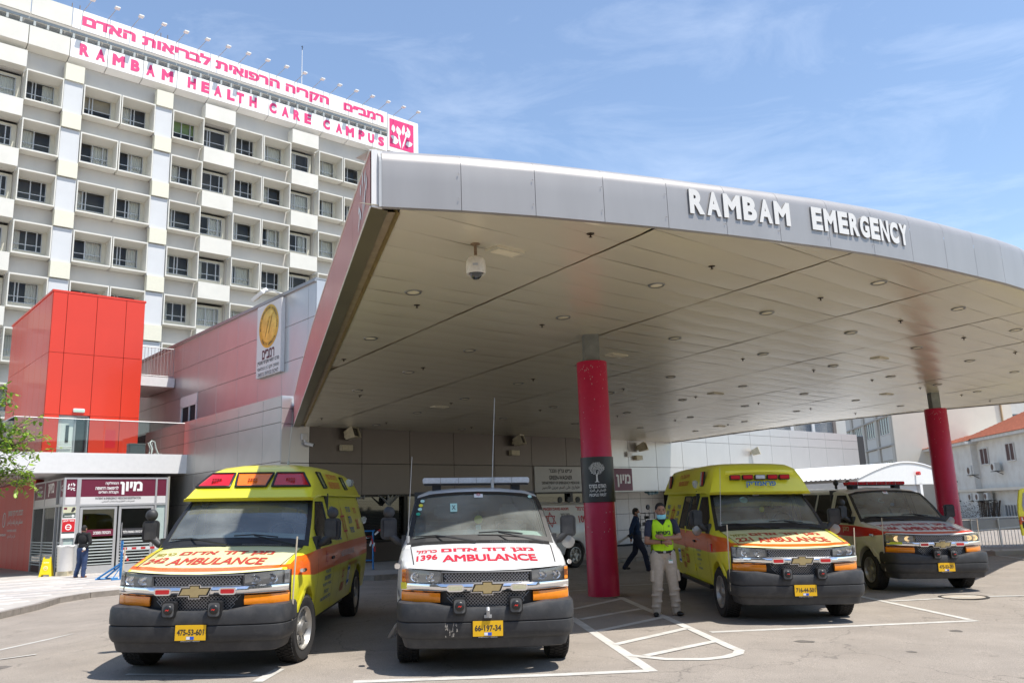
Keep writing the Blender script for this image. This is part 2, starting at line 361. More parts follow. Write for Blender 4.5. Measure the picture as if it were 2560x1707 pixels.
for k, (l, w) in enumerate(LN):
    L = along(l, .5); q = MB(); rows = []; zz = .004+.0015*(k % 4)
    for i, p in enumerate(L):
        d = (L[min(i+1, len(L)-1)]-L[max(i-1, 0)]).normalized(); nn = Vector((-d.y, d.x))*w/2
        ww = nn*(.25 if (k == 14 and i == len(L)-1) else 1)
        rows.append([(p.x+ww.x, p.y+ww.y, gz(p.x+ww.x, p.y+ww.y)+zz), (p.x-ww.x, p.y-ww.y, gz(p.x-ww.x, p.y-ww.y)+zz)])
    q.grid(rows); tag(obj('road_marking', q, paint), kind='structure')
# stains, patches and tyre marks
rs_ = random.Random(33); stn = [mat('oil_stain', (.13, .115, .10), .75, var=.3, scale=6), mat('faint_stain', (.215, .19, .165), .85, var=.2, scale=3), mat('asphalt_patch', (.235, .21, .185), .9, var=.15, scale=20, bump=.3, bscale=150)]
for k, (x_, y_, r_, mi) in enumerate([t_ for t_ in ((-2.0, 8.6, .10, 0), (-1.75, 8.75, .05, 0), (.9, 8.7, .07, 0), (3.6, 11.2, .09, 0), (4.6, 10.4, .05, 0), (5.9, 11.9, .08, 0), (-4.9, 8.9, .09, 0), (-6.3, 10.6, .12, 0), (3.0, 9.4, .28, 1), (-5.6, 12.6, .35, 1), (5.2, 9.8, .3, 1), (-7.4, 16, .4, 1), (2.2, 18.5, .3, 1), (6.4, 14.4, .25, 1)) if t_[3] == 0]):
    q = MB(); q.add([(x_+r_*(1+.25*math.sin(2*a+k))*math.cos(a)*1.3, y_+r_*(1+.25*math.sin(3*a+k))*math.sin(a), gz(x_, y_)+.0035) for a in np.linspace(0, 6.283, 22)[:-1]], [tuple(range(21))]); tag(obj('ground_stain', q, stn[mi], norm=False), kind='structure')
for x0, y0, x1, y1 in ():
    L_ = along([(x0, y0), (x0*.5+x1*.5+.35, y0*.5+y1*.5), (x1, y1)], .6); q = MB(); rw2 = []
    for i, p in enumerate(L_):
        d = (L_[min(i+1, len(L_)-1)]-L_[max(i-1, 0)]).normalized(); nn = Vector((-d.y, d.x))*.09; rw2.append([(p.x+nn.x, p.y+nn.y, gz(p.x, p.y)+.003), (p.x-nn.x, p.y-nn.y, gz(p.x, p.y)+.003)])
    q.grid(rw2); tag(obj('tyre_mark', q, stn[1], norm=False), kind='structure')
# manhole
mh = thing('manhole_cover', 'round iron-rimmed manhole cover set in the asphalt in front of the red-striped ambulance', 'manhole', (8.0, 15.68, gz(8, 15.68)))
q = MB(); q.lathe([(.42, .0), (.42, .012), (.36, .014), (.36, .006)], n=40); obj('rim', q, mat('cast_iron', (.06, .055, .05), .6, .5, var=.2), mh, sm=30)
q = MB(); q.lathe([(0.0, .009), (.36, .009)], n=40); obj('lid', q, mat('lid_concrete', (.38, .33, .27), .9, var=.15), mh)
q = MB(); q.box(-.30, .30, -.03, .03, .0105, .0125); obj('paint_mark', q, paint, mh, rot=(0, 0, .3))
# ================================================================== clad wing of the hospital
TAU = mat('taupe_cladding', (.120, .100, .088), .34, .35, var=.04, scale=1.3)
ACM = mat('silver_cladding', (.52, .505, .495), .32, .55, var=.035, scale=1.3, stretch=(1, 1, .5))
ACM2 = mat('silver_cladding_dull', (.44, .43, .40), .36, .65, var=.04, scale=1.3)
JN = mat('joint_black', (.02, .02, .022), .8, var=0)
GR = mat('galvanised_grey', (.42, .42, .42), .45, .4, var=.05)
WHT = mat('white_metal', (.72, .71, .69), .45, .1, var=.04)
DGL = mat('dark_glass', (.02, .024, .026), .06, .0, var=0, spec=.8)
wing = thing('hospital_wing', 'low hospital wing clad in silver metal panels with black joints behind the ambulances', 'building', A0, WR)
q = MB()
q.box(0.03, 15.75, .03, 3, 2.5, 5.70); q.box(21.5, 40, .03, 3, 0, 5.70); q.box(15.75, 21.5, .03, 3, 2.56, 5.7); q.box(.03, 2.7, .03, 3, -.3, 2.5)
q.box(2.7, 15.75, .5, 3, -.3, 2.5)          # back of the window strip
q.box(2.7, 15.75, .03, .5, -.3, .93)
obj('backing_wall', q, JN, wing)
pm = {}
def panel(s0, s1, z0, z1, m, par, o=0, th=.03, name='wall_panel', axis='s', g=.008):
    k = (round(s1-s0, 2), round(z1-z0, 2), round(th, 3), m.name, axis)
    if k not in pm:
        w, h = (s1-s0)/2-g, (z1-z0)/2-g; q = MB()
        q.box(-w, w, -th, 0, -h, h) if axis == 's' else q.box(-th, 0, -w, w, -h, h)
        me = q.mesh(name); fixn(me); bevel(me, .004, 1); me.materials.append(m); pm[k] = me
    ob = bpy.data.objects.new(name, pm[k]); COL.objects.link(ob); ob.parent = par
    ob.location = ((s0+s1)/2, o, (z0+z1)/2) if axis == 's' else (o, (s0+s1)/2, (z0+z1)/2); return ob
js = [0, 1.02]+[1.02+2*k for k in range(1, 20)]
for a, b in zip(js, js[1:]):
    b = min(b, 40)
    for z0, z1 in ((2.53, 3.6), (3.6, 4.87), (4.87, 5.37), (5.37, 5.8)):
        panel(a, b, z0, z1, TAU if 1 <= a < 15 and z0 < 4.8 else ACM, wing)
    if a >= 21: panel(a, b, 1.3, 2.53, ACM, wing); panel(a, b, .0, 1.3, ACM, wing)
    if b < 3: panel(a, b, 1.3, 2.53, ACM2, wing); panel(a, b, .2, 1.3, ACM2, wing)
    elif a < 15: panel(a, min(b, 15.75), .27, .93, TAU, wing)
# window strip with blinds
for k in range(6):
    s0 = 2.85+k*2.1; s1 = min(s0+1.95, 15.6)
    w = obj('window', MB().box(s0, s1, .20, .22, .95, 2.52), DGL, wing)
    q = MB()
    for a in (s0-.1, s1): q.box(a, a+.1, .02, .12, .95, 2.52)
    q.box(s0, s1, .02, .12, .95, 1.0); q.box(s0, s1, .02, .12, 2.47, 2.52); f = obj('frame', q, mat('bronze_frame', (.05, .045, .04), .5, .4, var=0), w)
    q = MB()
    for i in range(26): q.box(s0, s1, .13, .18, 1.03+i*.052, 1.034+i*.052)
    bl = obj('blind', q, mat('blind_slat', (.10, .09, .08), .6, var=0), w); bl['kind'] = 'stuff'
# entrance recess at the right part of the wall
rc = mat('recess_panel', (.56, .55, .54), .5, .1, var=.04)
obj('recess_wall', MB().box(15.75, 21.5, 1.62, 1.7, -.3, 2.56).box(15.75, 15.8, 0, 1.62, -.3, 2.56).box(21.45, 21.5, 0, 1.62, -.3, 2.56), JN, wing)
for s0 in np.arange(16.9, 21.4, .9):
    for z0, z1 in ((.1, .75), (.75, 1.5), (1.5, 2.2), (2.2, 2.54)): panel(s0, min(s0+.9, 21.4), z0, z1, rc, wing, o=1.62)
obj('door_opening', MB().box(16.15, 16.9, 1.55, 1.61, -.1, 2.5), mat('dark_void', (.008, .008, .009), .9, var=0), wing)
q = MB(); q.box(15.75, 21.5, -.02, 1.6, 2.50, 2.53); obj('lintel', q, ACM2, wing)
# end facade of the low part (faces the deck) : parapet and panels along the side
q = MB(); q.box(.03, 1.17, .03, 20, 0, 5.72); obj('side_backing', q, JN, wing)
for i, (a, b) in enumerate([(0.0, 1.36), (1.36, 3.36), (3.36, 5.39), (5.39, 7.4), (7.4, 9.4), (9.4, 11.4), (11.4, 13.4)]):
    for z0, z1 in ((5.42, 5.8), (4.92, 5.42), (3.65, 4.92), (2.5, 3.65), (1.2, 2.5), (0, 1.2)): panel(a, b, z0, z1, ACM2, wing, o=.0, axis='o', th=-.03)
# upper storey, set back 1.2 m
q = MB(); q.box(1.23, 12, .03, 24, 5.5, 9.85); q.box(1.15, 1.23, .03, 24, 5.5, 5.8); obj('upper_backing', q, JN, wing)
for a, b in [(-0.0, .55), (.55, 2.5), (2.5, 4.5), (4.5, 6.5), (6.5, 8.54), (8.54, 10.6), (10.6, 12.6), (12.6, 14.6), (14.6, 16.6), (16.6, 18.6), (18.6, 20.6)]:
    for z0, z1 in ((8.65, 9.93), (7.34, 8.65), (5.8, 7.34)):
        if z0 == 5.8 and a in (10.6,): continue
        panel(a, b, z0, z1, ACM, wing, o=1.2, axis='o', th=-.03)
for a in range(5):
    for z0, z1 in ((8.65, 9.93), (7.34, 8.65), (5.8, 7.34)): panel(1.2+2*a, 3.2+2*a, z0, z1, ACM, wing)
obj('coping', MB().box(1.16, 12.05, -.04, 24, 9.93, 10.0).box(1.12, 1.2, -.04, 24, 9.86, 9.93), mat('coping_grey', (.30, .30, .30), .4, .5, var=.03), wing)
w = obj('window', MB().box(1.35, 1.37, 10.75, 12.4, 5.85, 6.85), DGL, wing); q = MB()
q.box(1.18, 1.36, 10.62, 10.75, 5.8, 6.95); q.box(1.18, 1.36, 11.5, 11.56, 5.85, 6.85); q.box(1.18, 1.36, 12.4, 12.6, 5.8, 6.95); q.box(1.18, 1.36, 10.62, 12.6, 6.85, 7.34); obj('frame', q, WHT, w)
# small balcony of the wing between tower and wall
bal = obj('balcony', MB().box(-1.9, 1.17, 13.42, 17.2, 7.92, 8.36), WHT, wing, bv=.01); q = MB()
for z in (9.72, 8.42): q.tube([(-1.8, 13.5, z), (1.12, 13.5, z)], .022)
for i in range(21): q.tube([(-1.8+i*.146, 13.5, 8.36), (-1.8+i*.146, 13.5, 9.72)], .011, 5)
for i in range(14): q.tube([(1.1, 13.5+i*.25, 8.36), (1.1, 13.5+i*.25, 9.72)], .011, 5)
q.tube([(1.1, 13.5, 9.72), (1.1, 17, 9.72)], .022)
obj('railing', q, GR, bal)
# cctv
def cctv(loc, rz, label):
    t = thing('security_camera', label, 'camera', loc, rz)
    obj('junction_box', MB().box(-.1, .1, -.1, 0, .0, .2), WHT, t, bv=.01)
    q = MB(); q.tube([(.0, -.06, 0), (.02, -.1, -.08), (.06, -.13, -.12)], .03); obj('bracket', q, WHT, t)
    q = MB(); q.tube([(0, -.08, -.11), (.24, -.22, -.19)], .055, 14); obj('housing', q, WHT, t, sm=40)
    q = MB(); q.tube([(.238, -.219, -.189), (.262, -.233, -.197)], .05, 14); obj('lens', q, JN, t, sm=40); return t
cctv(S(.8, -.03, 4.36), WR, 'white bullet security camera on the cladding at the corner under the canopy')
CRM = mat('aged_cream', (.52, .46, .32), .5, .1, var=.15, scale=8)
def flood(s, z, kind, label):
    t = thing('floodlight', label, 'floodlight', S(s, -.03, z), WR, 'square floodlights on the wing wall')
    rot = (R(-18), 0, R(28))
    q = MB(); q.add([(-.22, -.42, -.2), (.22, -.42, -.2), (.22, -.42, .2), (-.22, -.42, .2), (-.15, -.02, -.14), (.15, -.02, -.14), (.15, -.02, .14), (-.15, -.02, .14)], [(0, 4, 5, 1), (1, 5, 6, 2), (2, 6, 7, 3), (3, 7, 4, 0), (4, 7, 6, 5)])
    q.add([(-.22, -.42, -.2), (.22, -.42, -.2), (.22, -.42, .2), (-.22, -.42, .2), (-.17, -.40, -.15), (.17, -.40, -.15), (.17, -.40, .15), (-.17, -.40, .15)], [(0, 1, 5, 4), (1, 2, 6, 5), (2, 3, 7, 6), (3, 0, 4, 7)])
    obj('hood', q, CRM, t, (0, -.1, 0), rot); obj('lens', MB().box(-.17, .17, -.36, -.35, -.15, .15), mat('lamp_inner', (.10, .09, .07), .2, .2, var=.1), t, (0, -.1, 0), rot)
    q = MB(); q.box(-.03, .03, -.14, 0, -.05, .05); obj('bracket', q, CRM, t)
    if kind: q = MB(); q.box(-.22, .22, -.18, 0, -.5, -.3); obj('ballast_box', q, CRM, t, bv=.01)
    return t
flood(2.35, 4.52, 1, 'cream square floodlight with ballast box on the dark wall above the bubble-roof yellow ambulance')
flood(10.0, 4.5, 1, 'cream square floodlight with ballast box above the green-wagner department sign')
flood(17.6, 4.42, 1, 'cream square floodlight with ballast box above the maroon emergency sign')
flood(26.9, 4.4, 0, 'cream square floodlight alone on the sunlit silver wall behind the boxy yellow ambulance')
for z0, z1 in ((0, 1.3), (1.3, 2.53), (2.53, 3.6), (3.6, 4.87), (4.87, 5.8)): panel(0, 3, z0, z1, ACM, wing, o=40, axis='o')
obj('control_box', MB().box(16.85, 17.15, -.14, -.001, 4.06, 4.28), WHT, wing)
# signs on the wing
def plate(name, label, cat, loc, rz, w, h, m, th=.05, group=None):
    t = thing(name, label, cat, loc, rz, group); obj('board', MB().box(-w/2, w/2, -th, 0, 0, h), m, t, bv=.004); return t
INK = mat('ink_dark', (.04, .035, .035), .6, var=0); WINK = mat('ink_white', (.80, .79, .77), .6, var=0); MAR = mat('maroon_board', (.135, .012, .035), .45, var=.05)
RINK = mat('ink_red', (.48, .03, .04), .5, var=0); BORD = mat('sign_grey', (.50, .49, .47), .5, var=.03)
t = plate('department_sign', 'grey wall sign naming the green-wagner department of emergency medicine in three languages', 'sign', S(13.35, -.03, 2.53), WR, 4.5, 1.04, BORD)
text("ע״ש גרין-ווגנר", 1.35, .2, INK, t, (-.77, -.055, .74)); text("GREEN-WAGNER", 1.36, .18, INK, t, (-.77, -.055, .50)); text("DEPARTMENT OF EMERGENCY MEDICINE", 2.2, .115, INK, t, (-.77, -.055, .32), bold=.025)
text("طوارئ على اسم جرين-ڤاجنير", 2.2, .2, INK, t, (-.77, -.055, .08), bold=.015)
t = plate('emergency_room_sign', 'small maroon wall sign with one white hebrew word right of the red column', 'sign', S(16.5, -.03, 2.55), WR, 1.28, .98, MAR); text("מיון", .95, .56, WINK, t, (.03, -.055, .16), bold=.035)
# accreditation board with gold disc
t = thing('accreditation_banner', 'tall white board with a gold medal and hebrew text on the upper wing wall', 'sign', S(1.2, 3.33, 7.03), WR-math.pi/2)
obj('board', MB().box(-1.02, 1.02, -.16, 0, 0, 2.76), mat('banner_white', (.66, .64, .62), .5, var=.03), t, bv=.01)
GOLD = mat('gold_print', (.62, .40, .045), .35, .35, var=.2, scale=2); GOLD2 = mat('gold_print_light', (.72, .52, .10), .3, .35, var=.25, scale=2.5)
q = MB(); q.lathe([(0, -.004), (.82, -.004), (.82, 0)], axis='y', n=48); obj('medal_ring', q, GOLD, t, (0, -.165, 1.86))
q = MB(); q.lathe([(0, -.008), (.59, -.008), (.6, -.002)], axis='y', n=48); md = obj('medal_disc', q, GOLD2, t, (0, -.167, 1.86))
decal([[(-.3, -.42), (-.22, -.34), (.12, .38), (.02, .34)], [(-.02, -.3), (.05, -.26), (.34, .45), (.26, .42)], [(-.14, .2), (-.1, .15), (.42, .42), (.38, .47)], [(-.34, -.08), (-.3, -.13), (.02, .02), (-.01, .07)]][:1], mat('gold_dark', (.35, .2, .02), .4, .3, var=0), md, (0, -.012, 0), name='stroke')
decal([[(-.02, -.3), (.05, -.26), (.34, .45), (.26, .42)]], MATS['gold_dark'], md, (0, -.0135, 0), name='stroke'); decal([[(-.14, .2), (-.1, .15), (.42, .42), (.38, .47)]], GOLD, md, (0, -.015, 0), name='stroke')
def ring_text(s_, r, a0, a1, hh, m, par, loc, flip=False):
    for i, ch in enumerate(s_):
        if ch == ' ': continue
        a = R(a0+(a1-a0)*(i+.5)/len(s_)); text(ch, hh*.7 if ch != 'I' else hh*.2, hh, m, par, (loc[0]+r*math.cos(a), loc[1], loc[2]+r*math.sin(a)), (0, (math.pi/2-a) if not flip else (-math.pi/2-a), 0), bold=.03)
ring_text("JOINT COMMISSION INTERNATIONAL", .655, 190, -15, .1, INK, t, (0, -.172, 1.86)); ring_text("QUALITY APPROVAL", .745, 218, 322, .1, INK, t, (0, -.172, 1.86), True)
text("רמב״ם", 1.02, .36, mat('ink_maroon', (.10, .02, .03), .6, var=0), t, (.0, -.165, .645), bold=.03); text("מרכז רפואי אקדמי מצטיין", 1.8, .17, INK, t, (0, -.165, .44)); text("מוסמך תקן JCI הבינלאומי".replace('JCI', 'ICJ'), 1.78, .17, INK, t, (0, -.165, .22), bold=.008); text("לאיכות ובטיחות ברפואה", 1.7, .17, INK, t, (0, -.165, .03), bold=.008)
t = thing('banner_floodlight', 'white louvred floodlight on an arm over the top of the gold medal board', 'floodlight', S(1.2, 3.0, 9.98), WR-math.pi/2)
q = MB(); q.tube([(.35, 0, 0), (.35, -.35, .12), (.05, -.55, .1)], .025); obj('arm', q, GR, t)
obj('lamp_head', MB().box(-.3, .3, -.22, .22, -.07, .07), WHT, t, (-.2, -.62, .02), (R(35), R(-25), R(20)), bv=.02); obj('lens', MB().box(-.26, .26, -.18, .18, -.085, -.072), CRM, t, (-.2, -.62, .02), (R(35), R(-25), R(20)))
# ================================================================== red tower, deck and vestibule
D0 = Vector((-13.1, 33.2, 0)); T0 = D0+E2*4
red = mat('red_cladding', (.63, .038, .012), .30, .0, var=.03, scale=.8, coat=.15)
redd = mat('red_joint', (.25, .008, .008), .6, var=0)
tower = thing('red_tower', 'bright red clad stair tower rising above the glass-railed deck at left', 'building', T0, WR)
obj('core', MB().box(-4.33, -.72, .03, 7.9, 6.3, 11.40).box(-4.33, -3.83, .03, 7.9, 3.9, 6.3).box(-2.63, -.72, .03, 7.9, 3.9, 6.3).box(-3.83, -2.63, .6, 7.9, 3.9, 6.3), redd, tower)
sj = [-4.36, -3.81, -2.65, -1.47, -.69]
for i in range(4):
    for z0, z1 in ((8.87, 11.42), (6.3, 8.87)): panel(sj[i], sj[i+1], z0, z1, red, tower)
    if i != 1: panel(sj[i], sj[i+1], 4.45, 6.3, red, tower)
for k in range(7):
    for z0, z1 in ((8.87, 11.42), (6.3, 8.87), (3.9, 6.3)):
        panel(.03+k*1.13, .03+(k+1)*1.13, z0, z1, red, tower, o=-4.36, axis='o', th=-.03); panel(.03+k*1.13, .03+(k+1)*1.13, z0, z1, red, tower, o=-.69, axis='o')
obj('coping', MB().box(-4.40, -.65, -.04, 7.98, 11.42, 11.52), red, tower, bv=.01)
d_ = obj('door', MB().box(-3.78, -3.2, .12, .17, 4.47, 6.25), mat('door_white', (.62, .64, .60), .4, var=.02), tower); obj('door_window', MB().box(-3.5, -3.38, .10, .118, 5.2, 5.9), DGL, d_); obj('push_bar', MB().tube([(-3.75, .06, 5.0), (-3.25, .06, 5.02)], .025), GR, d_)
d2 = obj('door_pane', MB().box(-3.15, -2.68, .3, .32, 4.47, 6.25), DGL, tower); obj('frame', MB().box(-3.2, -3.14, .06, .34, 4.45, 6.3).box(-2.7, -2.65, .06, .34, 4.45, 6.3).box(-3.8, -2.65, .06, .34, 6.25, 6.3), GR, d2)
obj('wall_hatch', MB().box(-2.0, -1.6, -.035, -.031, 5.0, 5.75), mat('red_hatch', (.58, .01, .015), .4, var=0), tower)
t = thing('emergency_light', 'small white exit light box on the red tower above its terrace door', 'light', T0+E1*-3.1+Vector((0, 0, 6.42)), WR); obj('housing', MB().box(-.22, .22, -.14, -.032, 0, .16), WHT, t, bv=.02); obj('diffuser', MB().box(-.2, .2, -.144, -.141, .02, .1), mat('diffuser_green', (.45, .62, .5), .3, var=0), t)
deck = thing('entrance_deck', 'white slab deck with a frameless glass railing over the registration entrance', 'terrace', D0, WR)
obj('slab', MB().box(-16, -.02, .03, 14, 3.74, 4.42), WHT, deck)
fm = mat('fascia_white', (.74, .73, .71), .4, .15, var=.03)
q = MB(); q.add([(-16, 0, 3.72), (0, 0, 3.72), (0, 0, 4.46), (-16, 0, 4.46), (-.28, -.0, 3.72)], [(0, 1, 2, 3)]); q.add([(-.3, -.004, 3.72), (0, -.004, 3.72), (0, -.004, 4.46)], [(0, 1, 2)])
obj('fascia', MB().box(-16, 0, -.03, .03, 3.72, 4.46), fm, deck)
for k in range(7): 
    s0 = -6.1+k*.0
gl = glass('railing_glass', (.80, .86, .84), .7)
for k in range(4):
    s0 = -6.1+k*1.5; obj('glass_pane', MB().box(s0+.006, s0+1.494, .10, .115, 4.2, 5.70), gl, deck)
for k in range(4): obj('glass_pane', MB().box(-6.1, -6.085, .12+k*1.5, 1.6+k*1.5, 4.2, 5.70), gl, deck)
obj('handrail', MB().tube([(-.1, .108, 5.71), (-6.1, .108, 5.71), (-6.1, 6, 5.71)], .018, 6), GR, deck)
wc = thing('garden_chair', 'white plastic chair lying tilted behind the glass railing of the deck', 'chair', D0+E1*-.95+E2*.8+Vector((0, 0, 4.47)), WR+.3); PL = mat('white_plastic', (.75, .75, .73), .4, var=.02)
q = MB(); q.tube([(-.2, 0, 0), (-.16, .04, .3), (-.22, .1, .5), (-.12, .12, .58), (0, .12, .55), (.06, .1, .3), (.16, .06, .04), (.3, .02, .02)], .028); obj('backrest_frame', q, PL, wc, sm=60)
q = MB(); q.tube([(-.1, .3, 0), (-.06, .3, .3), (-.14, .34, .52)], .022); q.tube([(-.05, .2, .03), (.0, .2, .3), (-.04, .22, .52)], .016); obj('leg', q, PL, wc, sm=60)
obj('seat', MB().box(-.05, .35, .05, .42, .05, .09), PL, wc, bv=.02)
t = thing('equipment_box', 'dark low equipment box on the deck beside the white plastic chair', 'box', D0+E1*-1.65+E2*.8+Vector((0, 0, 4.47)), WR); obj('body', MB().box(-.3, .3, 0, .4, 0, .42), mat('box_grey', (.12, .14, .15), .5, var=.05), t, bv=.02); obj('lid_strip', MB().box(-.31, .31, -.01, .41, .42, .46), mat('box_grey2', (.2, .2, .2), .5, var=0), t)
# vestibule
P0 = Vector((-16.3, 30.3, 0)); FL = .14
vest = thing('entrance_vestibule', 'aluminium and glass registration vestibule with maroon header panels under the white deck', 'entrance', P0, WR)
ALU = mat('aluminium', (.50, .50, .50), .38, .45, var=.03); FROST = mat('frosted_glass', (.42, .50, .47), .25, .0, var=.05, scale=3)
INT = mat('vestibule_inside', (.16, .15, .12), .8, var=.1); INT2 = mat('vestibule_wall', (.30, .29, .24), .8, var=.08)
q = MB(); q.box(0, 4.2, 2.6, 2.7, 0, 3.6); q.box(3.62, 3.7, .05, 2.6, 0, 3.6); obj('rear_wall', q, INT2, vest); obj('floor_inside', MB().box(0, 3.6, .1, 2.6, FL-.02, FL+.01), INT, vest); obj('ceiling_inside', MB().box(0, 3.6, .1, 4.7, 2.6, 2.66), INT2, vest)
q = MB()
for a in (-.06, .37, .44, 3.14, 3.55): q.box(a, a+.07, -.02, .09, FL, 3.55)
q.box(-.06, 3.6, -.015, .085, 3.50, 3.56); q.box(-.06, 3.6, -.015, .085, 2.52, 2.60); q.box(.51, 3.14, -.015, .085, FL, FL+.05)
obj('frame', q, ALU, vest)
for (a, b) in ((.01, .37), (.51, 3.14), (3.21, 3.55)):
    obj('header_panel', MB().box(a+.003, b-.003, 0, .03, 2.86, 3.5), MAR, vest); obj('header_strip', MB().box(a+.003, b-.003, 0, .03, 2.60, 2.86), mat('strip_white', (.62, .61, .60), .5, var=.02), vest)
obj('side_pane', MB().box(.01, .37, .03, .04, FL, 2.52), FROST, vest); obj('side_pane', MB().box(3.21, 3.55, .03, .04, FL, 2.52), FROST, vest)
text("מיון", .8, .48, WINK, vest, (2.26, -.005, 2.93), bold=.04)
for i, s_ in enumerate(("המחלקה", "לרפואה דחופה", "וקבלת חולים")): text(s_, (.46, .80, .68)[i], .125, WINK, vest, (1.80, -.005, 3.28-.165*i), bold=.03, align='r')
text("PATIENT & EMERGENCY MEDICINE REGISTRATION", 1.6, .085, INK, vest, (1.82, -.005, 2.755), bold=.02); text("قسم طب الطوارئ واستقبال المرضى", 1.15, .1, INK, vest, (1.82, -.005, 2.63), bold=.01)
def leafmark(par, loc, w, h, m, rot=(0, 0, 0)):
    Ls = []
    def leaf(x, z, a, l, b): 
        c, s2 = math.cos(a), math.sin(a); Ls.append([(x+(u*c-v*s2), z+(u*s2+v*c)) for u, v in ((0, 0), (l*.3, b), (l*.7, b*.8), (l, 0), (l*.7, -b*.8), (l*.3, -b))])
    for x, z, a, l, b in ((.5, .02, 1.75, .5, .035), (.5, .02, 1.2, .45, .03), (.12, .45, 1.2, .25, .07), (.3, .6, 2.2, .24, .07), (.48, .55, 1.5, .3, .07), (.72, .5, .9, .3, .08), (.05, .2, .3, .3, .07), (.62, .22, .3, .3, .08), (.3, .3, 2.6, .25, .06), (.8, .62, 2.1, .3, .07), (.7, .08, -.1, .25, .05)): leaf(x, z, a, l, b)
    for i, p in enumerate(Ls): decal([[((x-.5)*w, z*h) for x, z in p]], m, par, (loc[0], loc[1], loc[2]) if i == 0 else (loc[0]-rot[2]*0, loc[1]-(0 if abs(rot[2]) > .1 else .0006*i), loc[2]), rot, 'leaf_emblem')
leafmark(vest, (.19, -.004, 3.08), .3, .33, WINK)
for a, b, hn in ((.53, 1.80, 0), (1.86, 3.12, 1)):
    d_ = obj('door', MB().box(a, a+.09, .0, .05, FL+.03, 2.50).box(b-.09, b, 0, .05, FL+.03, 2.5).box(a+.09, b-.09, 0, .05, 2.41, 2.5).box(a+.09, b-.09, 0, .05, FL+.03, .40), ALU, vest)
    obj('pane', MB().box(a+.09, b-.09, .02, .03, .40, 2.41), glass('door_glass', (.42, .45, .44), 1), d_)
    q = MB()
    for i in range(9): q.box(a+.09, b-.09, .012, .018, .44+i*.105, .44+i*.105+.035+.002*i)
    obj('frost_stripes', q, mat('frost_stripe', (.42, .46, .45), .5, var=0), d_)
    obj('door_band', MB().box(a+.09, b-.09, .008, .0115, 1.44, 1.68), MAR if not hn else mat('band_black', (.04, .04, .045), .5, var=0), d_)
    text("הכניסה מסביב" if not hn else "דלת כניסה בשעות בלבד", .6 if not hn else .8, .1, WINK, d_, ((a+b)/2+(.15 if not hn else -.05), .004, 1.51), bold=.03)
    if hn: q = MB(); q.tube([(a+.12, -.06, .9), (a+.12, -.06, 1.9)], .015); q.tube([(a+.12, -.06, 1.0), (a+.12, .0, 1.0)], .01); q.tube([(a+.12, -.06, 1.8), (a+.12, 0, 1.8)], .01); obj('handle', q, GR, d_)
def notice(x, z, w, h, m, label, extra=None):
    t = thing('notice', label, 'notice', P0+E1*x+Vector((0, 0, z))-E2*.0, WR); obj('sheet', MB().box(-w/2, w/2, -.005, 0, 0, h), m, t, (0, -.022, 0)); return t
t = notice(.17, 2.3, .42, .22, mat('notice_cream', (.55, .55, .38), .6, var=0), 'cream notice with a small maroon square, topmost beside the entrance door'); obj('printed_mark', MB().box(-.18, -.08, -.0295, -.0285, .12, .19), MAR, t); decal([[(.05, .03), (.12, .02), (.2, .12), (.18, .2), (.1, .19)]], INK, t, (0, -.029, 0), name='printed_hand')
t = notice(.17, 2.12, .40, .14, mat('notice_green', (.08, .11, .09), .6, var=0), 'narrow dark green notice with an arrow, between the cream and the red notices'); q = MB(); q.lathe([(0, 0), (.05, 0)], axis='y', n=20); obj('printed_circle', q, WINK, t, (.13, -.029, .07)); text("לכניסה", .22, .05, WINK, t, (-.04, -.029, .045), bold=.03)
t = notice(.17, 1.42, .44, .7, WINK, 'red and white no-smoking notice left of the entrance door'); obj('red_field', MB().box(-.21, .21, -.0295, -.0285, .22, .66), mat('notice_red', (.55, .012, .02), .5, var=0), t)
text("אסור לעשן", .36, .08, WINK, t, (0, -.031, .56), bold=.03); q = MB(); q.lathe([(.07, 0), (.105, 0)], axis='y', n=28); obj('no_smoking_ring', q, WINK, t, (0, -.031, .38)); obj('no_smoking_bar', MB().box(-.07, .07, -.0315, -.031, .37, .39), WINK, t, rot=(0, 0, 0)); obj('black_field', MB().box(-.21, .21, -.0295, -.0285, .16, .215), INK, t)
# glazed side of the vestibule (runs back) and the red wall
side = vest
q = MB()
for a in (0.02, .62, 1.1, 2.9, 4.62): q.box(-.03, .05, a, a+.07, FL, 3.55)
q.box(-.028, .048, .09, 4.69, 3.50, 3.56); q.box(-.028, .048, .09, 4.69, 2.54, 2.62); obj('side_frame', q, ALU, vest)
for a, b in ((.1, .62), (1.17, 2.9), (2.97, 4.62)):
    obj('header_panel', MB().box(-.01, .02, a+.0, b-.003, 2.88, 3.5), MAR, vest); obj('header_strip', MB().box(-.01, .02, a, b-.003, 2.62, 2.88), MATS['strip_white'], vest)
    pn = obj('side_glass', MB().box(0, .012, a, b, FL, 2.54), glass('door_glass'), vest); q = MB()
    for i in range(9): q.box(-.006, -.001, a, b, .4+i*.105, .44+i*.105)
    obj('frost_stripes', q, MATS['frost_stripe'], pn)
rm = (0, 0, -math.pi/2)
text("מיון", .9, .5, WINK, vest, (-.014, 2.05, 2.95), rm, bold=.04); leafmark(vest, (-.014, .36, 3.05), .4, .33, WINK, rm)
for i, s_ in enumerate(("המחלקה", "לרפואה דחופה", "וקבלת חולים")): text(s_, (.5, .9, .75)[i], .13, WINK, vest, (-.014, 3.75, 3.28-.165*i), rm, bold=.03)
rw = thing('red_feature_wall', 'dark red clad wall with white no-smoking hospital lettering at far left under the deck', 'wall', P0+E2*4.72, WR)
redw = mat('red_wall_cladding', (.60, .035, .015), .45, .0, var=.04, scale=.8)
obj('backing', MB().box(.03, .3, 0, 16, .0, 3.72), redd, rw)
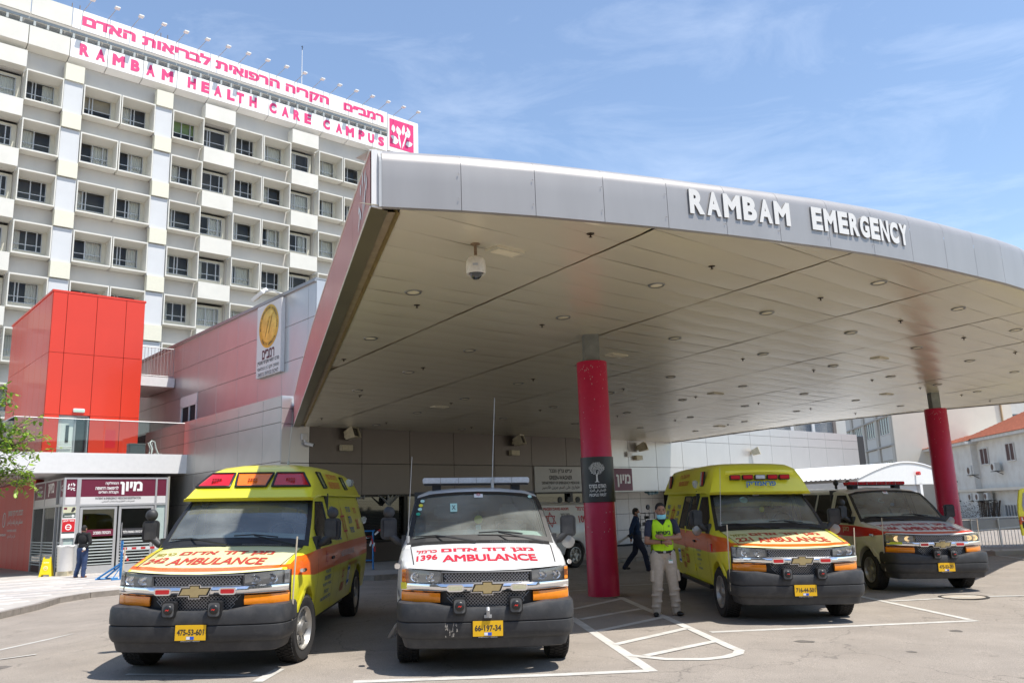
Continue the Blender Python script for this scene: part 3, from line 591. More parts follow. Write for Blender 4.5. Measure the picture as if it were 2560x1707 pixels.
for k in range(14): panel(k*1.1, (k+1)*1.1, .12, 3.72, redw, rw, o=0, axis='o', th=-.03)
text("רמב״ם בי״ח נקי מעישון", 2.9, .3, WINK, rw, (-.006, 3.3, 2.28), rm, bold=.02); text("مستشفى رمبام نظيف من التدخين", 3.0, .34, WINK, rw, (-.006, 3.3, 1.9), rm, bold=.012); text("RAMBAM HOSPITAL SMOKE FREE", 1.9, .1, WINK, rw, (-.006, 3.8, 1.68), rm); text("خال من التدخين", 1.6, .15, WINK, rw, (-.006, 3.8, 1.42), rm, bold=.01)
q = MB(); q.lathe([(.27, 0), (.33, 0)], axis='x', n=32); q.add([(0, -.2, -.22), (0, -.13, -.25), (0, .2, .22), (0, .13, .25)], [(0, 1, 2, 3)]); obj('no_smoking_emblem', q, WINK, rw, (-.007, 5.55, 2.2))
text("RAMBAM", 1.3, .1, WINK, rw, (-.006, 5.6, 1.5), rm, name='lettering')
# ================================================================== canopy
can = thing('entrance_canopy', 'huge curved silver ambulance canopy with a plank soffit over the parked vehicles', 'canopy', A0, WR)
zs = lambda d: 4.8+.035*d
FP = [(-7.16, 17.38), (-6.1, 17.89), (-5.0, 18.32), (-3.27, 18.93), (-1.26, 19.52), (-.07, 19.82), (1.6, 20.12), (3.35, 20.34), (4.52, 20.46), (6, 20.45), (7.5, 20.3), (10, 19.8), (13.5, 19.0), (18, 18.3), (23, 17.9), (27, 17.6)]
def crom(P, n=8):
    out = []
    for i in range(len(P)-1):
        a, b, c, d = [Vector(P[max(0, min(len(P)-1, i+k))]) for k in (-1, 0, 1, 2)]
        for t in range(n):
            t /= n; out.append(.5*((2*b)+(c-a)*t+(2*a-5*b+4*c-d)*t*t+(3*b-a-3*c+d)*t**3))
    out.append(Vector(P[-1])); return out
FC = crom(FP)
RC = crom([(27, 17.6), (25.6, 16.0), (24.05, 14.0), (22.6, 11.6), (21.5, 9), (20.6, 6), (20.3, 3), (20.2, 0.05)])
def dF(s):
    for a, b in zip(FC, FC[1:]):
        if a.x <= s <= b.x: return a.y+(b.y-a.y)*(s-a.x)/max(1e-6, b.x-a.x)
    return FC[0].y if s < FC[0].x else FC[-1].y
def sR(d):
    for a, b in zip(RC, RC[1:]):
        if b.y <= d <= a.y: return a.x+(b.x-a.x)*(d-a.y)/min(-1e-6, b.y-a.y)
    return 27 if d > 17.6 else 20.2
sOut = lambda d: .44-.445*d
fasm = mat('fascia_metal', (.37, .352, .335), .38, .35, var=.05, scale=2.2, stretch=(1, 1, .15))
# fascia panels
def resamp(C, st):
    out = [C[0]]; acc = 0
    for a, b in zip(C, C[1:]):
        L = (b-a).length; p = a
        while acc+(b-p).length >= st:
            p = p+(b-p).normalized()*(st-acc); out.append(p.copy()); acc = 0
        acc += (b-p).length
    if (out[-1]-C[-1]).length > st*.3: out.append(C[-1])
    else: out[-1] = C[-1]
    return out
prof = [(-.09, -.025), (0, -.03), (0, .0), (0, .30), (0, .54)]+[(-.26*(1-math.cos(R(a))), .54+.22*math.sin(R(a))) for a in (15, 30, 45, 60, 75, 90)]+[(-.6, .77)]
def fascia(C, m, name):
    Q = resamp(C, .96)
    for a, b in zip(Q, Q[1:]):
        d = (b-a).normalized(); rows = []
        for k in range(3):
            p = a+d*.003+(b-a-d*.006)*k/2
            nn = Vector((d.y, -d.x)); nn = -nn if nn.dot(p-Vector((9, 9))) < 0 else nn
            rows.append([(p.x+nn.x*r, -(p.y+nn.y*r), zs(p.y)+z*(1+.024*max(0, min(8, p.x+3)))) for r, z in prof])
        q = MB(); q.grid(rows); o = obj(name, q, m, can, sm=50)
        md_ = 0
fascia(FC, fasm, 'fascia_panel'); fascia(RC, fasm, 'fascia_panel')
# rivets at the seams
q = MB()
for p in resamp(FC, .96)[1:9]:
    for dz in (.12, .44):
        for e in (-.035, .035): q.sphere((p.x+e, -(p.y+.004), zs(p.y)+dz), .008, 6, 4)
o = obj('rivets', q, GR, can); o['kind'] = 'stuff'
# roof deck (closed top) and dark void over the soffit
ring = [Vector((sOut(d), d)) for d in (0.02, 8, 17.3)]+FC[1:-1:3]+RC[::4]
ring = [Vector((sOut(d)+.1, d)) for d in (0.02, 8, 16.9)]+FC[1:-1:3]+RC[::4]
ring2 = [Vector((p.x+.0, p.y-.36)) if p.y > 17.2 else Vector((p.x-(.36 if p.x > 15 else 0), p.y)) for p in ring]
ring = ring2
r = delaunay_2d_cdt(ring, [(i, (i+1) % len(ring)) for i in range(len(ring))], [], 1, 1e-4)
q = MB(); q.add([(v.x, -v.y, zs(v.y)+.70) for v in r[0]], [tuple(f) for f in r[2]]); obj('roof_deck', q, GR, can)
q = MB(); q.add([(v.x, -v.y, zs(v.y)+.035) for v in r[0]], [tuple(f) for f in r[2]]); obj('soffit_backing', q, mat('joint_brown', (.30, .24, .16), .7, var=.2), can)
# planks
sofm = mat('soffit_metal', (.68, .62, .47), .27, .2, var=.03, scale=.5, stretch=(.3, 1, 1), dirt=.12, dcol=(.40, .34, .24), dscale=1.1)
bs = lambda k, d: -3.2+3.55*k-.075*(d-12)
rr_ = random.Random(4); npl = 0; rest = MB()
for j in range(35):
    d0 = .02+.6*j
    for k in range(-2, 9):
        tl = rr_.uniform(-.004, .004); rows = []; ok = False
        for i in range(7):
            u = i/6; row = []
            for t in range(5):
                d = d0+.003+.594*t/4; a, b = bs(k, d)+.022, bs(k+1, d)-.022
                a = max(a, sOut(d)+.40); b = min(b, sR(d)-.12)
                s = a+(b-a)*u if b > a else None
                if s is None: row.append(None); continue
                dl = min(d, dF(s)-.10); pil = math.sin(math.pi*t/4)
                row.append((s, -dl, zs(dl)-.006*pil+tl*(t/4-.5)+.003*math.sin(u*9+j)))
            rows.append(row)
        flat = [p for r_ in rows for p in r_]
        if any(p is None for p in flat): continue
        ds = [-p[1] for p in flat]; ss = [p[0] for p in flat]
        if max(ds)-min(ds) < .05 or max(ss)-min(ss) < .05: continue
        q = MB(); q.grid(rows); npl += 1
        if npl <= 300: obj('soffit_plank', q, sofm, can, sm=60, norm=False)
        else: rest.grid(rows)
if rest.v: o = obj('soffit_planks_rest', rest, sofm, can, norm=False); o['kind'] = 'stuff'
brm = mat('bronze_joint', (.26, .18, .09), .5, .3, var=.2)
for k in range(-1, 9):
    q = MB(); P = []
    for d in np.arange(.05, 21, .4):
        s = bs(k, d)
        if s > sOut(d)+.4 and s < sR(d)-.15 and d < dF(s)-.1: P.append((s, d))
    if len(P) > 1:
        q.grid([[(s-.014, -d, zs(d)+.004), (s+.014, -d, zs(d)+.004)] for s, d in P]); obj('joint_profile', q, brm, can, norm=False)
# left edge beam: olive underside, gap flange, maroon face
olive = mat('beam_underside', (.22, .19, .11), .35, .5, var=.12, scale=2, stretch=(.4, .4, 1)); gold = mat('gap_flange', (.26, .19, .07), .45, .35, var=.2)
marf = mat('maroon_metal', (.52, .17, .18), .30, .35, var=.05, scale=1.5, stretch=(1, 1, .2))
ds = list(np.linspace(.1, 17.3, 12)); topz = lambda d: np.interp(d, [0, 3, 8, 12, 16, 17.4], [5.72, 6.0, 6.2, 6.19, 6.13, 6.09])
q = MB(); q.grid([[(sOut(d), -d, zs(d)-.03), (sOut(d)+.235, -d, zs(d)-.03), (sOut(d)+.235, -d, zs(d)+.12)] for d in ds]); obj('beam_underside', q, olive, can, norm=False)
q = MB(); q.grid([[(sOut(d)+.235, -d, zs(d)+.12), (sOut(d)+.34, -d, zs(d)+.12), (sOut(d)+.38, -d, zs(d)-.015), (sOut(d)+.41, -d, zs(d)-.015)] for d in ds]); obj('gap_flange', q, gold, can, norm=False)
cuts = [.1, 3.4, 6.8, 10.2, 12.9, 15.6, 17.28]
for a, b in zip(cuts, cuts[1:]):
    q = MB(); rows = [[(sOut(d)-.004, -d, zs(d)-.03), (sOut(d)-.004, -d, (zs(d)+topz(d))/2), (sOut(d)-.004, -d, topz(d)), (sOut(d)+.3, -d, topz(d)+.01)] for d in (a+.006, (a+b)/2, b-.006)]; q.grid(rows); obj('side_panel', q, marf, can, norm=False)
q = MB(); q.tube([(sOut(d)-.01, -d, topz(d)) for d in ds], .012, 6); q.tube([(sOut(d)-.01, -d, zs(d)-.03) for d in ds], .01, 6); obj('edge_trim', q, WHT, can)
# end cap of that beam
c0 = (sOut(17.3), -17.31); q = MB(); z0_, z1_ = zs(17.3)-.03, 6.10
q.add([(c0[0], c0[1], z0_), (c0[0]+.13, c0[1]-.03, z0_), (c0[0]+.13, c0[1]-.03, z1_), (c0[0], c0[1], z1_), (c0[0]+.235, c0[1]+.25, z0_), (c0[0]+.235, c0[1]+.25, z1_), (c0[0]+.125, c0[1]+.25, z0_), (c0[0]+.125, c0[1]+.25, z1_)], [(0, 1, 2, 3), (1, 4, 5, 2), (0, 6, 4, 1), (3, 2, 5, 7)])
obj('end_cap', q, WHT, can)
# fascia left return
q = MB(); rows = []
for r, z in prof[1:]: rows.append([(FC[0].x-.0+.03*0, -(FC[0].y+r*.9), zs(17.38)+z), (FC[0].x-.025, -(FC[0].y+r*.9-.02), zs(17.38)+z), (FC[0].x+.22, -(FC[0].y-.55), zs(17.38)+z)])
q.grid(rows); obj('fascia_return', q, mat('fascia_edge', (.66, .65, .62), .4, .2, var=.02), can, norm=False)
# plant print on the maroon face
ang = math.atan2(.445, 1)
def flower(par):
    d = 16.6; P = Vector((sOut(d)-.008, -d, zs(d)+.02)); rz = -math.pi/2+ang*-1
    L = []
    def leaf(x, z, a, l, b): 
        c, s2 = math.cos(a), math.sin(a); L.append([(x+(u*c-v*s2), z+(u*s2+v*c)) for u, v in ((0, 0), (l*.3, b), (l*.7, b*.8), (l, 0), (l*.7, -b*.8), (l*.3, -b))])
    for x, z, a, l, b in ((0, 0, 1.5, .62, .012), (.0, .02, 1.25, .4, .012), (-.1, .46, 1.9, .2, .05), (.02, .5, 1.55, .24, .05), (.16, .46, 1.2, .2, .05), (.1, .12, 1.0, .36, .05), (-.04, .1, 2.3, .34, .04), (-.22, .26, 1.3, .13, .05), (.28, .3, 1.6, .22, .05), (-.25, .03, .9, .3, .035)): leaf(x*1.5, z, a, l, b)
    for i, p in enumerate(L):
        decal([p], WINK, par, P+Vector((-.0008*i, 0, 0)), (0, 0, -math.pi/2-ang), 'leaf_emblem')
flower(can)
# letters on the fascia
def onF(s, z): return (s, z)
wl = mat('letter_face', (.70, .69, .66), .4, var=.02); wd = mat('letter_side', (.20, .20, .20), .5, var=0)
def locF(P): 
    v = Vector(P)-A0; return v.dot(E1), v.dot(E2)
for word, pa, pb in (("RAMBAM", (2.40, 10.68), (4.04, 11.45)), ("EMERGENCY", (4.38, 11.62), (6.38, 12.58))):
    a = Vector(locF((*pa, 0))); b = Vector(locF((*pb, 0))); n = len(word); wid = (b-a).length; L = {'M': 1.22}
    tot = sum(L.get(c, 1) for c in word); u = 0
    for c in word:
        f = L.get(c, 1)/tot; mid = (u+f/2); u += f; s = a.x+(b.x-a.x)*mid; d = dF(s)+.022
        t_ = Vector((1, -(dF(s+.2)-dF(s-.2))/.4)).normalized()
        text(c, wid*f*.86, .35, wl, can, (s, -d, zs(d)+.205), (0, 0, math.atan2(t_.y, t_.x)), bold=.05, depth=.035, side=wd, name='letter')
# lights, sprinklers in the soffit
rim = mat('light_rim', (.22, .22, .20), .4, .5, var=0); lens = mat('light_lens', (.80, .72, .52), .35, .0, var=.1)
q = MB(); q.lathe([(.10, -.012), (.13, -.016), (.145, 0.004)], n=24); fixn_me = q.mesh('downlight'); fixn(fixn_me); smooth(fixn_me, 60); fixn_me.materials.append(rim)
q = MB(); q.lathe([(0, -.008), (.102, -.008)], n=24); lens_me = q.mesh('lens'); lens_me.materials.append(lens)
DL = [(-4.82,14.62),(-1.5,14.67),(1.92,14.59),(5.35,14.56),(8.7,14.56),(12.16,14.52),(15.4,14.53),(18.75,14.5),(-3.78,11.64),(-1.35,11.66),(2.1,11.6),(5.62,11.55),(9.05,11.52),(12.53,11.51),(16,11.5),(19.5,11.5),(-1.21,9.15),(2.31,9.1),(5.94,9.05),(9.41,9.03),(12.91,9.04),(16.33,9.01),(-1.06,6.58),(2.46,6.59),(6.2,6.4),(9.77,6.36),(13.32,6.38),(16.92,6.35),(2.67,3.9),(6.3,3.8),(10,3.6),(13.79,3.55),(17.45,3.53),(2.91,1.14),(6.6,1.1),(-1.58,16.95),(1.83,16.88),(5.18,16.86),(8.46,16.87),(11.85,16.83),(15.41,16.76),(1.8,19.1),(5.2,19.1),(8.7,19)]
for s, d in DL:
    o = bpy.data.objects.new('downlight', fixn_me); COL.objects.link(o); o.parent = can; o.location = (s, -d, zs(d)-.006); o.rotation_euler = (-.035, 0, 0)
    l = bpy.data.objects.new('lens', lens_me); COL.objects.link(l); l.parent = o
q = MB(); q.lathe([(0.0, -.006), (.05, -.006), (.055, .002)], n=14); q.tube([(0, 0, 0), (0, 0, -.045)], .012, 6); q.lathe([(0, -.045), (.028, -.048), (0, -.052)], n=10); sp_me = q.mesh('sprinkler'); fixn(sp_me); sp_me.materials.append(mat('sprinkler_dark', (.05, .035, .02), .5, .4, var=0))
SP = [(-4.3,18.04),(-1.61,18.07),(1.8,18.01),(5.14,17.97),(8.42,17.98),(11.86,17.95),(-4.33,14.01),(-1.46,14.05),(5.41,13.95),(8.76,13.96),(12.18,13.94),(15.5,13.94),(19,13.89),(22,13.76),(-3.27,9.73),(-1.19,9.72),(2.27,9.72),(5.8,9.7),(9.31,9.62),(12.81,9.63),(16.26,9.63),(19.75,9.59),(-.6,5.93),(2.56,5.81),(6.23,5.73),(10,5.7),(.45,1.89),(2.95,1.69),(6.62,1.64),(13.4,5.6),(17,5.5)]
for s, d in SP:
    o = bpy.data.objects.new('sprinkler', sp_me); COL.objects.link(o); o.parent = can; o.location = (s, -d, zs(d)-.004)
for s, d in ((-4.83, 16.9), (2.06, 12.8), (8.9, 15.73), (9.4, 10.3), (15.71, 12.73), (17.08, 5.03), (2.65, 5.11)):
    sq = obj('square_light', MB().box(-.26, .26, -.13, .13, -.03, .004), mat('square_trim', (.60, .55, .42), .5, .2, var=.05), can, (s, -d, zs(d)), bv=.004)
    obj('lens', MB().box(-.2, .2, -.09, .09, -.036, -.031), lens, sq)
# dome camera hanging from the soffit
P = S(-5.37, -16.9); dc = thing('dome_camera', 'white dome security camera hanging on a rusty pipe from the canopy soffit', 'camera', (P.x, P.y, zs(16.9)))
q = MB(); q.lathe([(0, 0), (.065, 0), (.065, -.01), (.02, -.02)], n=20); q.tube([(0, 0, 0), (0, 0, -.2)], .022, 12); obj('pipe', q, mat('rusty_pipe', (.22, .15, .09), .8, var=.35, scale=20), dc, sm=40)
dcm = mat('camera_shell', (.68, .64, .56), .4, var=.06, scale=20, dirt=.4, dcol=(.35, .3, .22), dscale=25)
q = MB(); q.lathe([(0, -.17), (.05, -.175), (.1, -.2), (.128, -.25), (.134, -.32), (.132, -.40), (.126, -.43), (.09, -.40)], n=32); obj('shell', q, dcm, dc, sm=50)
q = MB(); q.lathe([(.095, -.40), (.09, -.43), (.07, -.47), (.04, -.495), (0, -.505)], n=28); obj('dome', q, mat('smoked_dome', (.03, .035, .04), .05, var=0, spec=.8), dc, sm=60)
obj('label_plate', MB().box(-.035, .035, -.1345, -.133, -.34, -.31), mat('label_grey', (.4, .42, .44), .5, var=0), dc)
# columns
colm = mat('column_red', (.52, .005, .055), .42, .0, var=.05, scale=2, coat=.08, dirt=.04, dcol=(.55, .22, .25), dscale=14)
# paint chips near the ends
def column(P, zt, sd_, label, band=False, rad=.305):
    zg = gz(P.x, P.y)-.05; c = thing('canopy_column', label, 'column', (P.x, P.y, zg), 0, 'red canopy columns')
    q = MB(); q.lathe([(0, 0), (rad, 0), (rad, 4.70-zg), (rad-.01, 4.715-zg), (0, 4.715-zg)], n=56); obj('shaft', q, colm, c, sm=40)
    obj('steel_stub', MB().box(-.15, .15, -.12, .12, 4.7-zg, zt-zg+.02), mat('stub_steel', (.23, .24, .22), .5, .4, var=.12), c, rot=(0, 0, R(8)))
    q = MB(); 
    for k in range(40):
        a = k/40*6.283; rr = rad+rr_.uniform(.06, .2); q.add([(math.cos(a+e)*r_, math.sin(a+e)*r_, zg*0+.053+r_*0) for e, r_ in ((0, rad-.01), (0, rr), (.16, rr_.uniform(.9, 1.02)*rr), (.16, rad-.01))], [(0, 1, 2, 3)])
    obj('mortar_collar', q, mat('mortar', (.22, .19, .15), .9, var=.3, scale=20), c)
    rc_ = random.Random(5); q = MB()
    for k in range(70):
        a = rc_.uniform(3.3, 6.1); z = rc_.choice([rc_.uniform(3.1, 4.68), rc_.uniform(4.3, 4.69), rc_.uniform(1.2, 1.75)])-zg; w, h = rc_.uniform(.003, .008), rc_.uniform(.006, .035)
        q.add([((rad+.0015)*math.cos(a+e/rad), (rad+.0015)*math.sin(a+e/rad), z+f) for e, f in ((-w, 0), (w, 0), (w, h), (-w, h))], [(0, 1, 2, 3)])
    o = obj('paint_chips', q, mat('chip_pale', (.5, .3, .32), .7, var=0), c); o['kind'] = 'stuff'
    if band:
        rb = rad+.02; q = MB(); q.lathe([(rb-.02, 1.93-zg), (rb, 1.93-zg), (rb, 2.80-zg), (rb-.02, 2.80-zg)], n=56); bd = obj('sign_band', q, mat('band_charcoal', (.035, .036, .036), .45, var=.05), c, sm=40)
        def wrap(x, y, z): a = -math.pi/2+R(-8)+x/rb; return ((rb+.003)*math.cos(a), (rb+.003)*math.sin(a), z-zg)
        text("האדם במרכז", .34, .07, WINK, bd, bold=.03, mp2=lambda x, y, z: wrap(x, y, z+2.20)); text("الإنسان في المركز", .33, .075, WINK, bd, bold=.015, mp2=lambda x, y, z: wrap(x, y, z+2.11)); text("PEOPLE FIRST", .34, .055, WINK, bd, bold=.02, mp2=lambda x, y, z: wrap(x, y, z+2.04))
        q = MB(); rt = random.Random(9)
        def blob(x, z, r_): q.add([wrap(x+r_*math.cos(a)*rt.uniform(.7, 1.2), 0, z+r_*math.sin(a)*rt.uniform(.7, 1.2)) for a in np.linspace(0, 6.283, 8)[:-1]], [tuple(range(7))])
        for gx in range(-7, 8):
            for gz_ in range(-5, 6):
                x, z = gx*.021+rt.uniform(-.004, .004), gz_*.021
                if (x/.15)**2+(z/.115)**2 < 1 and not (abs(x) < .02 and z < -.04): blob(x, 2.575+z, .0085)
        trk = [(-.018, 2.33), (-.05, 2.31), (.05, 2.31), (.018, 2.33), (.012, 2.42), (.03, 2.5), (.02, 2.5), (0, 2.44), (-.02, 2.5), (-.03, 2.5), (-.012, 2.42)]
        q.add([wrap(x, 0, z) for x, z in trk], [(0, 1, 2, 3, 4, 7, 10), (4, 5, 6, 7), (7, 8, 9, 10)]); obj('tree_emblem', q, WINK, bd, norm=False)
    return c
column(Vector((1.60, 16.62, 0)), 5.29, 0, 'nearer red round column with a charcoal people-first band beside the guard', True)
column(Vector((14.3, 28.2, 0)), 5.28, 0, 'farther red round column standing behind the red-striped white ambulance', rad=.35)
# ================================================================== tall hospital tower
TB = Vector((-31.404, 50, 0))
tall = thing('hospital_tower', 'tall white precast hospital block with box-framed windows and pink lettered sign bands', 'building', TB, WR)
PC = mat('precast_white', (.64, .625, .565), .75, .0, var=.05, scale=.7, dirt=.18, dcol=(.55, .50, .40), dscale=.5)
PCs = mat('precast_cream', (.60, .575, .48), .8, var=.05, scale=.8); SPN = mat('spandrel_render', (.50, .485, .455), .85, var=.08, scale=.6, stretch=(1, 1, .4), dirt=.3, dcol=(.52, .45, .36), dscale=.6)
PIL = mat('pilaster_bluegrey', (.56, .57, .575), .8, var=.04, scale=.7); CRE = mat('pilaster_cream', (.66, .64, .52), .75, var=.04)
CUR = mat('curtain', (.85, .83, .74), .8, var=.12, scale=9, stretch=(6, 1, .3)); CURB = mat('blind_beige', (.50, .42, .30), .8, var=.05); WF = mat('window_frame', (.46, .46, .45), .4, .3, var=0)
TG = glass('tower_glass', (.95, .95, .93), .5, ior=1.5); DK = mat('dark_room', (.22, .22, .20), .9, var=0); CG = mat('curtain_green', (.28, .38, .14), .8, var=.05)
top0, pit = 31.6, 3.5; NR = 8
obj('core', MB().box(-12, 31, 2.4, 14, 0, 36.2), DK, tall)
cols = {'f': [(-4.85, -2.5), (-.07, 2.2), (3.43, 5.87), (5.9, 8.22), (9.45, 11.79), (14.18, 16.47), (16.5, 18.86), (21.33, 23.6), (23.66, 26.0)], 'p': [(-2.45, -.1), (11.8, 14.17), (18.88, 21.3), (26.05, 28.4)], 'l': [(2.22, 3.41), (8.24, 9.43), (-6.1, -4.9)]}
# shared meshes (unit width 2.34)
def unit_frame(w):
    q = MB(); a = w/2; t = .07
    q.box(-a, -a+t, 0, 1.25, -1.1, 1.1); q.box(a-t, a, 0, 1.25, -1.1, 1.1)
    q.add([(-a+t, 0, 1.0), (a-t, 0, 1.0), (a-t, 1.25, .86), (-a+t, 1.25, .86), (-a+t, 0, 1.1), (a-t, 0, 1.1), (a-t, 1.25, 1.1), (-a+t, 1.25, 1.1)], [(0, 3, 2, 1), (4, 5, 6, 7), (0, 1, 5, 4), (2, 3, 7, 6)])
    q.add([(-a+t, 0, -1.0), (a-t, 0, -1.0), (a-t, 1.25, -.86), (-a+t, 1.25, -.86), (-a+t, 0, -1.1), (a-t, 0, -1.1), (a-t, 1.25, -1.14), (-a+t, 1.25, -1.14)], [(0, 1, 2, 3), (4, 7, 6, 5), (0, 4, 5, 1), (2, 6, 7, 3)])
    me = q.mesh('window_box'); fixn(me); me.materials.append(PC); return me
WBX = unit_frame(2.33)
q = MB(); q.box(-1.13, 1.13, 1.16, 1.24, -.95, -.55); q.box(-1.13, 1.13, 1.16, 1.24, .82, 1.0); q.box(.82, 1.13, 1.16, 1.24, -.55, .82); cw = q.mesh('parapet'); fixn(cw); cw.materials.append(PCs)
def wframe(split, rail=True, x1=.82):
    q = MB(); e = .035
    q.box(-1.13, x1, 1.12, 1.17, -.55, -.50); q.box(-1.13, x1, 1.12, 1.17, .77, .82)
    for x in (-1.13, x1-.05): q.box(x, x+.05, 1.12, 1.17, -.50, .77)
    for s_ in split: q.box(s_-e, s_+e, 1.12, 1.17, -.50, .77)
    if rail: q.box(-1.13, x1, 1.09, 1.12, -.16, -.11)
    me = q.mesh('frame'); fixn(me); me.materials.append(WF); return me
FR = [wframe([-.2]), wframe([-.15, .5]), wframe([-.55, -.35]), wframe([-.2, .02])]
q = MB(); q.quad((-1.12, 1.145, -.54), (.8, 1.145, -.54), (.8, 1.145, .8), (-1.12, 1.145, .8)); PN = q.mesh('pane'); PN.materials.append(TG)
def curt(a, b, m):
    q = MB(); n = int((b-a)/.05); q.grid([[(a+(b-a)*i/n, 1.32+.03*math.sin(i*1.9), z) for z in (-.9, .8)] for i in range(n+1)]); me = q.mesh('curtain'); me.materials.append(m); return me
CT = [curt(.1, .8, CUR), curt(-1.12, .8, CUR), curt(-1.12, -.5, CUR), curt(-.2, .8, CUR), curt(-1.1, -.2, CUR)]
q = MB(); q.quad((-1.12, 1.26, -.05), (.8, 1.26, -.05), (.8, 1.26, .8), (-1.12, 1.26, .8)); BL = q.mesh('roller_blind'); BL.materials.append(CURB); BG = BL.copy(); BG.materials.clear(); BG.materials.append(CG)
def link(n_, me, par, loc=(0, 0, 0)):
    o = bpy.data.objects.new(n_, me); COL.objects.link(o); o.parent = par; o.location = loc; return o
rw_ = random.Random(12)
for r_ in range(NR):
    zt = top0-pit*r_
    if zt < 6: break
    for a, b in cols['f']:
        if a > 20 and r_ > 4: continue
        w = link('window', WBX, tall, ((a+b)/2, 0, zt-1.1)); w.scale = ((b-a)/2.36, 1, 1)
        link('parapet', cw, w); k = rw_.randrange(4); link('frame', FR[k], w); link('pane', PN, w)
        c = rw_.random()
        if r_ == 0 and a in (3.43,): link('roller_blind', BL, w)
        elif r_ == 0 and a == 9.45: link('roller_blind', BG, w)
        elif c < .92: link('curtain', rw_.choice(CT), w)
for r_ in range(NR):
    zt = top0-pit*r_
    for a, b in cols['p']:
        w = link('window', FR[rw_.choice([1, 2])], tall, ((a+b)/2, 0, zt-1.15)); link('pane', PN, w); link('parapet', cw, w)
        if rw_.random() < .6: link('curtain', rw_.choice(CT), w)
        q = MB(); q.box(-1.17, 1.17, 0, 1.3, 2.33-3.5*1+.0, 2.33-3.5+1.2); 
        if r_ == 0: obj('balcony_panel', MB().box(-1.17, 1.17, -.02, 1.3, 31.68, 32.85), PC, tall, ((a+b)/2, 0, 0))
        obj('balcony_panel', MB().box(-1.17, 1.17, -.02, 1.3, zt-3.44, zt-2.23), PC, tall, ((a+b)/2, 0, 0))
    for a, b in cols['l']:
        if r_ == 0: panel(a, b, 31.6, 32.83, CRE, tall, o=-.02, th=-.5, name='pilaster_block')
        panel(a, b, zt-2.32, zt+.02, PIL, tall, o=.12, th=-.5, name='pilaster_block'); panel(a, b, zt-3.44, zt-2.33, CRE, tall, o=-.02, th=-.5, name='pilaster_block')
q = MB()
for r_ in range(NR):
    zt = top0-pit*r_; q.box(-12, 31, .78, 1.3, zt-3.42, zt-2.24)
q.box(-12, 31, .78, 1.3, 31.66, 35.55)
for a, b in cols['l']: q.box(a+.02, b-.02, .7, 2.4, 0, 32.8)
for a, b in cols['f']+cols['p']: q.box(a-.05, a+.03, .8, 2.4, 0, 33)
obj('spandrel_wall', q, SPN, tall)
# sign bands
SB = mat('sign_board_white', (.80, .79, .77), .6, var=.03, scale=.8); PK = mat('sign_pink', (.70, .035, .17), .5, var=.04)
jn = [-9.75, -7.35, -4.95, -2.54, -.13, 2.38]+[2.38+2.41*k for k in range(1, 11)]+[28.0]
for a, b in zip(jn, jn[1:]):
    q = MB(); a1, b1 = a+.025, b-.025
    q.add([(a1, 0, 33.38), (b1, 0, 33.38), (b1, 0, 34.74), (a1, 0, 34.74), (a1, .76, 33.22), (b1, .76, 33.22), (b1, .5, 34.74), (a1, .5, 34.74)], [(0, 1, 2, 3), (0, 4, 5, 1), (3, 2, 6, 7), (0, 3, 7, 4), (1, 5, 6, 2)]); obj('sign_panel', q, SB if a > 2 else PC, tall)
    obj('sign_panel', MB().box(a1, b1, 0, .12, 35.59, 37.05), SB if a > 2 else PC, tall)
q = MB()
for i in range(48): s0 = -9.5+i*.8; q.box(s0, s0+.14, .1, .78, 34.86, 35.2)
q.box(-9.7, 28, .15, .22, 35.25, 35.45); q.box(-9.7, 28, .55, .62, 35.0, 35.12); o = obj('brackets', q, mat('bracket_grey', (.34, .36, .35), .6, .3, var=.05), tall)
obj('parapet_wall', MB().box(-12, 31.2, .8, 1.1, 35.55, 36.2), SPN, tall)
text("רמב״ם - הקריה הרפואית לבריאות האדם", 24.6, 1.12, PK, tall, (15.3, -.015, 35.72), bold=.05)
xs = [3.26, 4.3, 5.49, 6.62, 7.69, 8.88, None, 10.68, 11.7, 12.68, 13.7, 14.45, 15.5, None, 17.17, 18.23, 19.25, 20.23, None, 21.97, 23.14, 24.19, 25.34, 26.29, 27.32]
for ch, x in zip("RAMBAM HEALTH CARE CAMPUS", xs):
    if x is not None: text(ch, .82 if ch == 'M' else .62, .88, PK, tall, (x+.02, -.015, 33.68), bold=.065, name='letter')
lp = obj('logo_board', MB().box(28.03, 31.3, -.02, .15, 33.5, 36.95), SB, tall); obj('logo_field', MB().box(28.2, 30.78, -.035, -.021, 33.9, 36.6), PK, lp)
for i, (x, z, a, l, b_) in enumerate(((29.4, 33.95, 1.75, 1.6, .09), (29.5, 33.95, 1.25, 1.7, .07), (29.3, 35.2, 1.9, .9, .26), (29.9, 35.2, 1.0, .9, .28), (29.6, 35.3, 1.45, 1.1, .16), (28.5, 34.3, .6, .8, .25), (28.3, 34.9, -.2, .75, .2), (29.9, 34.5, .35, .8, .26), (28.6, 35.3, 1.6, .8, .2), (30.3, 35.6, 1.9, .7, .15))):
    c, s2 = math.cos(a), math.sin(a); P = [(x+(u*c-v*s2), z+(u*s2+v*c)) for u, v in ((0, 0), (l*.3, b_), (l*.7, b_*.8), (l, 0), (l*.7, -b_*.8), (l*.3, -b_))]
    decal([P], SB, lp, (0, -.04-.003*i, 0), name='leaf_emblem')
